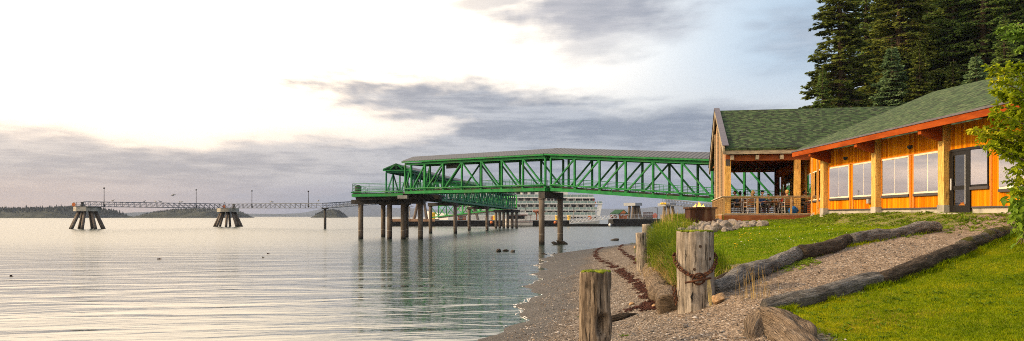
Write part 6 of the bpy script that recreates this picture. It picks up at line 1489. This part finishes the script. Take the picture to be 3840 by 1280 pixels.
# grass tufts along the logs and posts
def line_blades(name, pts, w, n, h, wid, m_, seed, lean=(.2, .8)):
    R2 = np.random.default_rng(seed); pts = np.array(pts); s_ = R2.random(n) * (len(pts) - 1); i = s_.astype(int); f = (s_ - i)[:, None]; p = pts[i] * (1 - f) + pts[np.minimum(i + 1, len(pts) - 1)] * f
    x = p[:, 0] + R2.normal(0, w, n); y = p[:, 1] + R2.normal(0, w, n); k = wn(x, y, 1.1, 2, 5) > -.25; x, y = x[k], y[k]; n = len(x)
    return blades(name, x, y, R2.uniform(*h, n), R2.uniform(*wid, n), R2.uniform(*lean, n), m_, seed)
line_blades('log_side_grass', [(x_, y_ - .18) for x_, y_ in LOL[1:8]], .08, 9000, (.05, .16), (.008, .016), M_LAWN, 5)
line_blades('log_side_grass_upper', [(x_, y_ - .1) for x_, y_ in UPL[3:8]], .10, 1800, (.04, .13), (.010, .02), M_LAWN, 6)
line_blades('log_back_grass', [(x_, y_ + .35) for x_, y_ in UPL[1:8]], .12, 5000, (.06, .2), (.010, .02), M_LAWN2, 7)
# tall beach grass along the bulkhead: arching blades
M_TALL = foliage('tall_beach_grass', (.05, .095, .006), (.13, .20, .010), (.34, .30, .04), 1.1, .35, .55)
M_STRAW = foliage('dry_straw', (.30, .20, .07), (.42, .30, .12), (.52, .40, .18), 1.5, .3, .8)
def arch_grass(name, cx, cy, n, hr, wr_, spread, m_, seed, droop=(.3, 1.0), bias=(-.35, -.15)):
    R2 = np.random.default_rng(seed); k = R2.integers(0, len(cx), n); x = cx[k] + R2.normal(0, spread, n); y = cy[k] + R2.normal(0, spread, n); z = H(x, y) - .03
    a = R2.uniform(0, 2 * pi, n); h = R2.uniform(*hr, n); dr = R2.uniform(*droop, n); w_ = R2.uniform(*wr_, n)
    dx_ = np.cos(a) + bias[0]; dy_ = np.sin(a) + bias[1]; S = 6; V = np.empty((n, 2 * S + 1, 3)); sx, sy = -np.sin(a), np.cos(a)
    for s_ in range(S):
        f = s_ / S; r_ = dr * h * .75 * f ** 1.9; zz = z + h * (f - .45 * dr * f ** 2.6); ww = w_ * (1 - .5 * f) / 2
        V[:, 2 * s_] = np.stack([x + dx_ * r_ - sx * ww, y + dy_ * r_ - sy * ww, zz], -1); V[:, 2 * s_ + 1] = np.stack([x + dx_ * r_ + sx * ww, y + dy_ * r_ + sy * ww, zz], -1)
    V[:, 2 * S] = np.stack([x + dx_ * dr * h * .75, y + dy_ * dr * h * .75, z + h * (1 - .45 * dr)], -1)
    b0 = (np.arange(n) * (2 * S + 1))[:, None]; T = []
    for s_ in range(S - 1): T += [b0 + np.array([[2 * s_, 2 * s_ + 1, 2 * s_ + 3]]), b0 + np.array([[2 * s_, 2 * s_ + 3, 2 * s_ + 2]])]
    T.append(b0 + np.array([[2 * S - 2, 2 * S - 1, 2 * S]]))
    return tag(link(name, npmesh(name, V.reshape(-1, 3), np.concatenate(T, 0), m_, 3)), kind='stuff')
def along(y0, y1, off, n, seed):
    R2 = np.random.default_rng(seed); yy = R2.uniform(y0, y1, n); return np.interp(yy, XB[:, 0], XB[:, 1]) + R2.uniform(*off, n), yy
cx, cy = along(17.5, 33, (.05, .9), 60, 1); arch_grass('tall_beach_grass', cx, cy, 8500, (.45, 1.0), (.010, .022), .13, M_TALL, 11)
cx, cy = along(33, 62, (.05, 1.3), 130, 2); arch_grass('tall_beach_grass_far', cx, cy, 10000, (.35, .72), (.02, .04), .3, M_TALL, 12)
cx, cy = along(16.2, 25, (-.15, .3), 40, 3); arch_grass('dry_beach_grass', cx, cy, 3200, (.2, .5), (.010, .018), .12, M_STRAW, 13, (.6, 1.2))
cx, cy = along(30, 40, (.0, 1.0), 30, 4); arch_grass('straw_seed_stalks', cx, cy, 60, (.9, 1.3), (.012, .022), .2, M_STRAW, 14, (.05, .25))
cx = np.array([PX(p, d_) for p, d_ in ((2540, 42), (2570, 40), (2500, 44), (2580, 41), (2555, 43), (2600, 43), (2590, 46), (2520, 47))]); cy = np.array([42, 40, 44, 41, 43, 43, 46, 47.])
arch_grass('tall_grass_by_fire_pit', cx, cy, 5200, (.35, .75), (.014, .03), .55, M_TALL, 15, (.1, .6))
arch_grass('stalks_by_fire_pit', cx, cy, 50, (.7, 1.05), (.010, .018), .7, M_STRAW, 16, (.02, .15))
q = G(2870, 1120); arch_grass('dry_stalks_by_log', np.array([q.x, q.x - .25]), np.array([q.y, q.y + .2]), 46, (.35, .75), (.005, .009), .12, M_STRAW, 17, (.05, .4))
q = G(2760, 1040); arch_grass('dry_tuft_by_log', np.array([q.x]), np.array([q.y]), 160, (.12, .35), (.006, .010), .10, M_STRAW, 18, (.2, .8))
# broad weeds: little rosettes of leaves
M_WEEDL = foliage('weed_leaf', (.08, .14, .010), (.14, .22, .015), (.22, .28, .03), 1.2, .35, .6)
def rosette(g, p, s_, rr, n=8):
    for k in range(n):
        a = rr.uniform(0, 6.28); L = s_ * rr.uniform(.6, 1.2); w_ = L * .34; c, s2 = cos(a), sin(a); z = rr.uniform(.35, .75) * L
        g.add([(p.x, p.y, p.z), (p.x + c * L * .5 - s2 * w_ / 2, p.y + s2 * L * .5 + c * w_ / 2, p.z + z * .8), (p.x + c * L, p.y + s2 * L, p.z + z * .7), (p.x + c * L * .5 + s2 * w_ / 2, p.y + s2 * L * .5 - c * w_ / 2, p.z + z * .8), (p.x + c * L * .5, p.y + s2 * L * .5, p.z + z * .6)], [(0, 4, 1), (1, 4, 2), (2, 4, 3), (3, 4, 0)])
rr = random.Random(5); g = MB()
for _ in range(420):
    px, py = rr.uniform(2960, 3840), rr.uniform(900, 1278); p = G(px, py, 6)
    if float(sl_(p.x, p.y)) < -.1 and float(grass_w(p.x, p.y)) > .5 and mnoise.noise(Vector((p.x * .8, p.y * .8, 1))) > -.15: rosette(g, p, rr.uniform(.03, .085), rr)
tag(g.build('lawn_weeds', M_WEEDL), kind='stuff')
g = MB()
for _ in range(1500):
    y = rr.uniform(22, 45); x = 15.1 - abs(rr.gauss(0, 1)) * 1.3 - (.0 if y > 30 else 0); 
    if mnoise.noise(Vector((x * .7, y * .6, 4))) < -.25 or x < 11 or (26.7 < y < 28.6 and x > 14.2): continue
    rosette(g, Vector((x, y, Hs(x, y) - .01)), rr.uniform(.06, .19), rr, 7)
for _ in range(260):
    px, py = rr.uniform(2985, 3140), rr.uniform(800, 832); p = G(px, py, 20); rosette(g, p, rr.uniform(.08, .2), rr, 7)
for px, py, n in ((3100, 925, 40), (2985, 990, 70), (2940, 1010, 30), (3400, 880, 40), (3030, 985, 30)):
    for _ in range(n): p = G(px + rr.gauss(0, 26), py + rr.gauss(0, 7), 8); rosette(g, p, rr.uniform(.04, .12), rr, 7)
tag(g.build('wall_foot_weeds', M_WEEDL), kind='stuff')
# yellow and white flowers at the lawn corner
M_YF = mat('yellow_petals', (.75, .45, .01), rough=.7)
g = MB(); gs = MB()
for px, py, sp_, n in ((2790, 905, 22, 14), (2760, 940, 14, 7), (2850, 880, 60, 5)):
    for _ in range(n):
        p = G(px + rr.gauss(0, sp_), py + rr.gauss(0, sp_ * .6), 10); h_ = rr.uniform(.08, .28); gs.tube(p, p + Vector((0, 0, h_)), .005, None, 4); g.ball((p.x, p.y, p.z + h_), .018, 7, 4, (1, 1, .5))
tag(g.build('flowers', M_YF), kind='stuff'); gs.name = 0; tag(gs.build('flower_stems', M_WEEDL), kind='stuff')
g = MB(); 
for _ in range(60):
    px, py = rr.uniform(2760, 3330), rr.uniform(850, 925); p = G(px, py, 14)
    if float(su_(p.x, p.y)) > .2 and p.y < 40: g.ball((p.x, p.y, p.z + .04), .010, 5, 3)
tag(g.build('daisies', M_WHITE), kind='stuff')
for px, py, s_, lb in ((2343, 1263, .075, 'small bright green sprout in the gravel, bottom left of the big post'), (2374, 914, .22, 'green tuft on the beach behind the lowest post'), (2725, 1010, .16, 'leafy green plant right of the big post beside the gravel'), (2170, 1190, .045, 'tiny green sprig at the left of the nearest post'), (3640, 930, .12, 'light green leafy plant growing from the joint of the lower logs')):
    g = MB(); p = G(px, py); 
    for k in range(14 if s_ > .06 else 6): rosette(g, p + Vector((rr.gauss(0, s_ * .45), rr.gauss(0, s_ * .45), 0)), s_ * rr.uniform(.35, .8), rr, 7)
    tag(g.build('small_plant', M_WEEDL), lb, 'plant')

# ------------------------------------------------------------------ spruces behind the lodge
M_SPR = [foliage('spruce_needles', (.05, .10, .03), (.17, .27, .07), (.36, .46, .12), .22, .4, .8), foliage('spruce_needles_bluish', (.05, .10, .05), (.16, .26, .12), (.33, .45, .20), .25, .4, .8), foliage('spruce_needles_bronze', (.06, .09, .02), (.20, .25, .05), (.42, .44, .09), .22, .4, .8)]
M_BARK = mat('spruce_bark', (.05, .035, .025), (.10, .075, .055), scale=2, rough=.95, stretch=(3, 3, .5))
def spruce(name, hgt, rad, seed, m_, base=.04, density=1.0):
    R2 = np.random.default_rng(seed); rr = random.Random(seed)
    root = thing(name, 'x', 'tree', (0, 0, 0), 'spruce trees behind the lodge')
    MB().path([(0, 0, -1), (.1, 0, hgt * .4), (0, .1, hgt * .8), (0, 0, hgt)], [hgt * .016, hgt * .011, hgt * .005, .02], 8).build('trunk', M_BARK, root, True, True)
    C = []; DIR = []; SZ = []; limbs = MB(); z = hgt * base
    while z < hgt - .3:
        f = z / hgt; r0 = rad * (1 - f) ** .72 * (.62 + .38 * min(1, f * 9)) ; nb = 7 if f < .8 else 5
        for k in range(nb):
            if rr.random() < .16: continue
            a = rr.uniform(0, 6.28); L = r0 * rr.uniform(.55, 1.18) * (1 + .22 * mnoise.noise(Vector((cos(a) * 1.5, sin(a) * 1.5, z * .25 + seed)))); droop = rr.uniform(.12, .42) * L; tip = rr.uniform(.05, .22) * L
            def bp(s_): return np.array([cos(a) * L * s_, sin(a) * L * s_, z - droop * s_ ** 1.2 + tip * s_ ** 3])
            if L > 1.2: limbs.path([tuple(bp(0)), tuple(bp(.5)), tuple(bp(.93))], [.05 + L * .008, .035, .012], 4, False)
            ns = max(4, int(L * 7.4 * density))
            for j in range(ns):
                s_ = (j + rr.random()) / ns; s_ = s_ ** .62
                if s_ < .22: continue
                c = bp(s_); w_ = L * .30 * (1.06 - s_) + .14
                for sgn in (-1, 1):
                    for q in range(2):
                        off = rr.uniform(.1, 1) * w_; cc = c + np.array([-sin(a) * off * sgn + cos(a) * off * .35, cos(a) * off * sgn + sin(a) * off * .35, -off * .22 - rr.uniform(0, .12)])
                        C.append(cc); da = a + sgn * rr.uniform(.35, 1.0); DIR.append((cos(da), sin(da), rr.uniform(-.55, .08))); SZ.append(rr.uniform(.26, .54) * (.8 + .25 * L / rad))
        z += hgt * .0092 * rr.uniform(.7, 1.3)
    C = np.array(C); DIR = np.array(DIR); SZ = np.array(SZ); n = len(C); DIR /= np.linalg.norm(DIR, axis=1)[:, None]
    side_ = np.cross(DIR, np.array([0, 0, 1.])) ; side_ /= np.linalg.norm(side_, axis=1)[:, None] + 1e-6
    tilt = R2.uniform(-.7, .7, n)[:, None]; up_ = np.cross(side_, DIR); side_ = side_ * np.cos(tilt) + up_ * np.sin(tilt)
    L_ = SZ[:, None] * 1.0; w_ = SZ[:, None] * .34
    V = np.stack([C, C + DIR * L_ * .35 + side_ * w_, C + DIR * L_ * 1.0, C + DIR * L_ * .35 - side_ * w_, C + DIR * L_ * .5 + side_ * w_ * 1.5 + DIR * L_ * .25, C + DIR * L_ * .5 - side_ * w_ * 1.5 + DIR * L_ * .25], 1)
    b0 = (np.arange(n) * 6)[:, None]; T = np.concatenate([b0 + np.array([[0, 1, 2]]), b0 + np.array([[0, 2, 3]]), b0 + np.array([[0, 4, 1]]), b0 + np.array([[0, 3, 5]])], 0)
    link('crown', npmesh('spruce_crown', V.reshape(-1, 3), T, m_, 3), root); limbs.build('limbs', M_BARK, root, False, True)
    return root
protos = [spruce('spruce_tree', 33, 6.0, 1, M_SPR[0]), spruce('spruce_tree', 30, 5.2, 2, M_SPR[2]), spruce('spruce_tree', 20, 4.8, 3, M_SPR[1], .02), spruce('spruce_tree', 36, 6.6, 4, M_SPR[0])]
used = set()
def put(i, px, d, label, s_=1.0, rz_=0):
    r_ = protos[i] if i not in used else copy_tree(protos[i]); used.add(i); r_.location = (PX(px, d), d, 2.6); r_.rotation_euler.z = rz_; r_.scale = (s_, s_, s_); r_['label'] = label
for a in [(1, 3150, 74, 'leftmost dark spruce with a ragged edge against the open sky', .92, 0), (0, 3250, 84, 'dark spruce second from the left edge of the stand', .95, 1), (1, 3375, 78, 'bronze green spruce behind the junction of the two roofs', 1.05, 2), (3, 3480, 88, 'tall dark spruce behind the middle of the near roof', .95, .5),
          (2, 3345, 68, 'low bluish spruce directly above the ridge of the gabled roof', .74, .3), (1, 3450, 66, 'small bronze spruce right of the low one at the roof junction', .50, 2.2), (0, 3580, 80, 'dark spruce above the bend in the near roof ridge', 1.05, 4), (3, 3690, 76, 'very tall dark spruce behind the right part of the near roof', .92, 2.6),
          (1, 3780, 84, 'bronze spruce behind the bright leafy tree', 1.1, 5), (0, 3880, 72, 'dark spruce at the right edge of the photograph', 1.0, 3), (1, 3575, 66, 'small spruce tip just above the near roof, left one', .44, 1), (2, 3660, 60, 'small spruce tip just above the near roof, right one', .62, 4), (0, 3765, 62, 'low spruce above the right end of the near roof', .48, 3),
          (3, 3320, 104, 'pale distant spruce seen in a gap between the leftmost trees', .9, 3.4), (0, 3530, 108, 'distant spruce in the gap above the roof junction', 1.1, 5.2), (3, 3740, 106, 'distant spruce in the gap above the near roof', 1.0, 1.2), (0, 3085, 70, 'shortest spruce at the left foot of the stand above the gabled roof', .40, 1.7), (1, 3420, 92, 'dark spruce between the low bluish spruce and the tall centre one', 1.2, 2.9), (3, 3620, 92, 'dark spruce filling the middle of the stand', .95, 5.6), (0, 3990, 88, 'outermost dark spruce beyond the leafy tree', 1.1, .6)]:
    put(*a)

# ------------------------------------------------------------------ leafy tree at the right edge
M_LEAF = foliage('broad_leaf', (.15, .22, .006), (.31, .37, .012), (.60, .50, .03), 2.2, .4, .55)
M_TWIG = mat('twig_bark', (.09, .065, .045), (.16, .12, .09), scale=8)
def leaves_obj(name, pts, m_, parent, seed, L0=(.06, .11)):
    R2 = np.random.default_rng(seed); P_ = np.array([p for p, _ in pts]); D_ = np.array([d for _, d in pts]); n = len(P_)
    D_ = D_ + R2.normal(0, .45, (n, 3)); D_[:, 2] -= .25; D_ /= np.linalg.norm(D_, axis=1)[:, None]
    s_ = np.cross(D_, R2.normal(0, .5, (n, 3)) + np.array([0, 0, 1.])); s_ /= np.linalg.norm(s_, axis=1)[:, None]; nn_ = np.cross(s_, D_)
    L = R2.uniform(*L0, n)[:, None]; w_ = L * .24
    V = np.stack([P_, P_ + D_ * L * .3 + s_ * w_ + nn_ * w_ * .3, P_ + D_ * L * .65 + s_ * w_ * .85 + nn_ * w_ * .25, P_ + D_ * L - nn_ * L * .12, P_ + D_ * L * .65 - s_ * w_ * .85 + nn_ * w_ * .25, P_ + D_ * L * .3 - s_ * w_ + nn_ * w_ * .3, P_ + D_ * L * .5], 1)
    b0 = (np.arange(n) * 7)[:, None]; T = np.concatenate([b0 + np.array([list(q)]) for q in ((0, 6, 1), (1, 6, 2), (2, 6, 3), (3, 6, 4), (4, 6, 5), (5, 6, 0))], 0)
    return link(name, npmesh(name, V.reshape(-1, 3), T, m_, 3), parent)
def bez(a, b_, c, t_): return a * (1 - t_) ** 2 + b_ * 2 * t_ * (1 - t_) + c * t_ ** 2
rr = random.Random(31); d = 13.5
lt = thing('leafy_tree', 'bright yellow green leafy tree reaching in from the right edge', 'tree', (0, 0, 0)); Rt = Vector((PX(4020, d), d, 0)); Rt.z = Hs(Rt.x, Rt.y) - .1
MB().path([Rt, Rt + Vector((.1, 0, 1.6)), Rt + Vector((-.05, .1, 3.2)), Rt + Vector((-.1, .0, 5.5))], [.10, .08, .055, .02], 8).build('trunk', M_TWIG, lt, True)
tips = [(3655, 488, .0, 620), (3690, 510, .3, 640), (3700, 545, -.3, 680), (3712, 250, .1, 420), (3728, 300, -.3, 430), (3725, 340, .2, 450), (3740, 350, .4, 480), (3735, 395, .0, 520), (3722, 425, -.5, 540), (3760, 420, .2, 540), (3755, 460, .4, 560), (3770, 500, -.2, 600), (3700, 480, .5, 600), (3740, 560, -.1, 640), (3765, 590, .5, 680), (3745, 530, .2, 640), (3790, 640, .0, 720), (3780, 680, .4, 740), (3800, 720, -.3, 780),
        (3790, 300, .3, 440), (3800, 360, -.4, 500), (3810, 430, .3, 560), (3815, 500, .4, 620), (3820, 560, .0, 660), (3820, 620, -.4, 720), (3830, 680, .2, 760), (3830, 250, .0, 400), (3850, 320, .3, 480), (3850, 400, -.2, 540), (3860, 480, .1, 600), (3870, 560, .3, 660), (3870, 640, .0, 740), (3780, 250, .2, 400), (3900, 240, .2, 380), (3900, 700, .2, 800), (3920, 420, .2, 560), (3920, 540, .2, 680)]
LP = []
for i, (px, py, dd, pr_) in enumerate(tips):
    dd += d; tip = P(px, py, dd); r0 = Vector((Rt.x, Rt.y, ZY(min(pr_ + 60, 860), d))); mid = (tip + r0) / 2 + Vector((0, rr.gauss(0, .2), .28)); N_ = 12
    MB().path([bez(r0, mid, tip, k / N_) for k in range(N_ + 1)], [.022 * (1 - k / N_) + .004 for k in range(N_ + 1)], 5).build('branch', M_TWIG, lt)
    L = (tip - r0).length; ns = int(L * 22)
    for k in range(ns):
        t_ = .22 + .78 * (k + rr.random()) / ns; p = bez(r0, mid, tip, t_); dr = (bez(r0, mid, tip, min(1, t_ + .03)) - bez(r0, mid, tip, t_ - .03)).normalized()
        # side twig with paired leaflets
        sd_ = Vector((rr.gauss(0, 1), rr.gauss(0, 1), rr.gauss(-.1, .7))).normalized(); tw = (dr * .7 + sd_ * .8).normalized(); tl = rr.uniform(.08, .26) * (1.15 - .6 * t_)
        for q in range(4):
            c = p + tw * tl * (q + 1) / 4
            for sg in (-1, 1): 
                sv2 = tw.cross(Vector((rr.gauss(0, .3), rr.gauss(0, .3), 1))).normalized() * sg; LP.append((tuple(c), tuple((tw * .6 + sv2).normalized())))
        LP.append((tuple(p + tw * tl), tuple(tw)))
leaves_obj('leaves', LP, M_LEAF, lt, 3)
# big leaved bush at its foot
M_BIG = foliage('big_leaf', (.06, .13, .008), (.12, .21, .014), (.20, .30, .03), 1.6, .35, .5)
bsh = thing('leafy_bush', 'low bush with broad green leaves at the right edge by the log end', 'bush', (0, 0, 0)); LP = []
for i in range(34):
    px, py, dd = rr.uniform(3790, 3960), rr.uniform(700, 830), rr.uniform(15.5, 17.5); tip = P(px, py, dd); r0 = Vector((PX(3900, 17) + rr.gauss(0, .25), 17 + rr.gauss(0, .2), 0)); r0.z = Hs(r0.x, r0.y)
    mid = (tip + r0) / 2 + Vector((0, 0, .25)); MB().path([bez(r0, mid, tip, k / 6) for k in range(7)], [.012 - .0014 * k for k in range(7)], 5).build('stem', M_TWIG, bsh)
    for k in range(16): t_ = .3 + .7 * rr.random(); p = bez(r0, mid, tip, t_); LP.append((tuple(p + Vector((rr.gauss(0, .05), rr.gauss(0, .05), rr.gauss(0, .05)))), (rr.gauss(-.2, .6), rr.gauss(-.6, .5), rr.gauss(-.1, .4))))
for k in range(150): p = P(rr.gauss(3830, 26), rr.gauss(800, 40), rr.uniform(15.6, 16.6)); p.z = max(p.z, Hs(p.x, p.y) + .03); LP.append((tuple(p), (rr.gauss(-.2, .6), rr.gauss(-.6, .5), rr.gauss(-.1, .4))))
R0 = leaves_obj('leaves', LP, M_BIG, bsh, 4, (.14, .24))
# young spruce whose bough tips enter at the right edge
ys = thing('young_spruce', 'young spruce with pale green bough tips entering at the upper right edge', 'tree', (0, 0, 0)); M_YN = foliage('young_needles', (.08, .16, .02), (.16, .27, .04), (.26, .38, .07), 3, .3, .6); dd = 12.0
base = Vector((PX(4060, dd), dd, 0)); base.z = Hs(base.x, base.y); MB().path([base, base + Vector((0, 0, 6.6))], [.09, .02], 8).build('trunk', M_TWIG, ys, True); LP = []
for px, py in ((3742, 116), (3765, 140), (3800, 150), (3815, 190), (3850, 120), (3880, 230), (3790, 128)):
    tip = P(px, py, dd + rr.gauss(0, .2)); r0 = base + Vector((0, 0, tip.z - base.z + .12)); mid = (tip + r0) / 2 + Vector((0, 0, .10)); MB().path([bez(r0, mid, tip, k / 8) for k in range(9)], [.018 - .0018 * k for k in range(9)], 5).build('branch', M_TWIG, ys)
    for k in range(330):
        t_ = rr.random(); p = bez(r0, mid, tip, t_); w_ = .22 * (1 - t_) + .02; dr = (tip - mid).normalized(); o = rr.uniform(-1, 1); q = p + Vector((dr.x * abs(o) * w_ * .6, o * w_ * .7, rr.gauss(0, .015) - abs(o) * w_ * .25)); LP.append((tuple(q), (dr.x + rr.gauss(0, .5), o, rr.gauss(.1, .5))))
leaves_obj('needles', LP, M_YN, ys, 6, (.05, .08))

# ------------------------------------------------------------------ sea haze (closed box round camera and scene)
hz = MB().box(-8000, -120, -6.5, 10500, 10800, 285).build('haze', HZ[0]); tag(hz, kind='stuff')
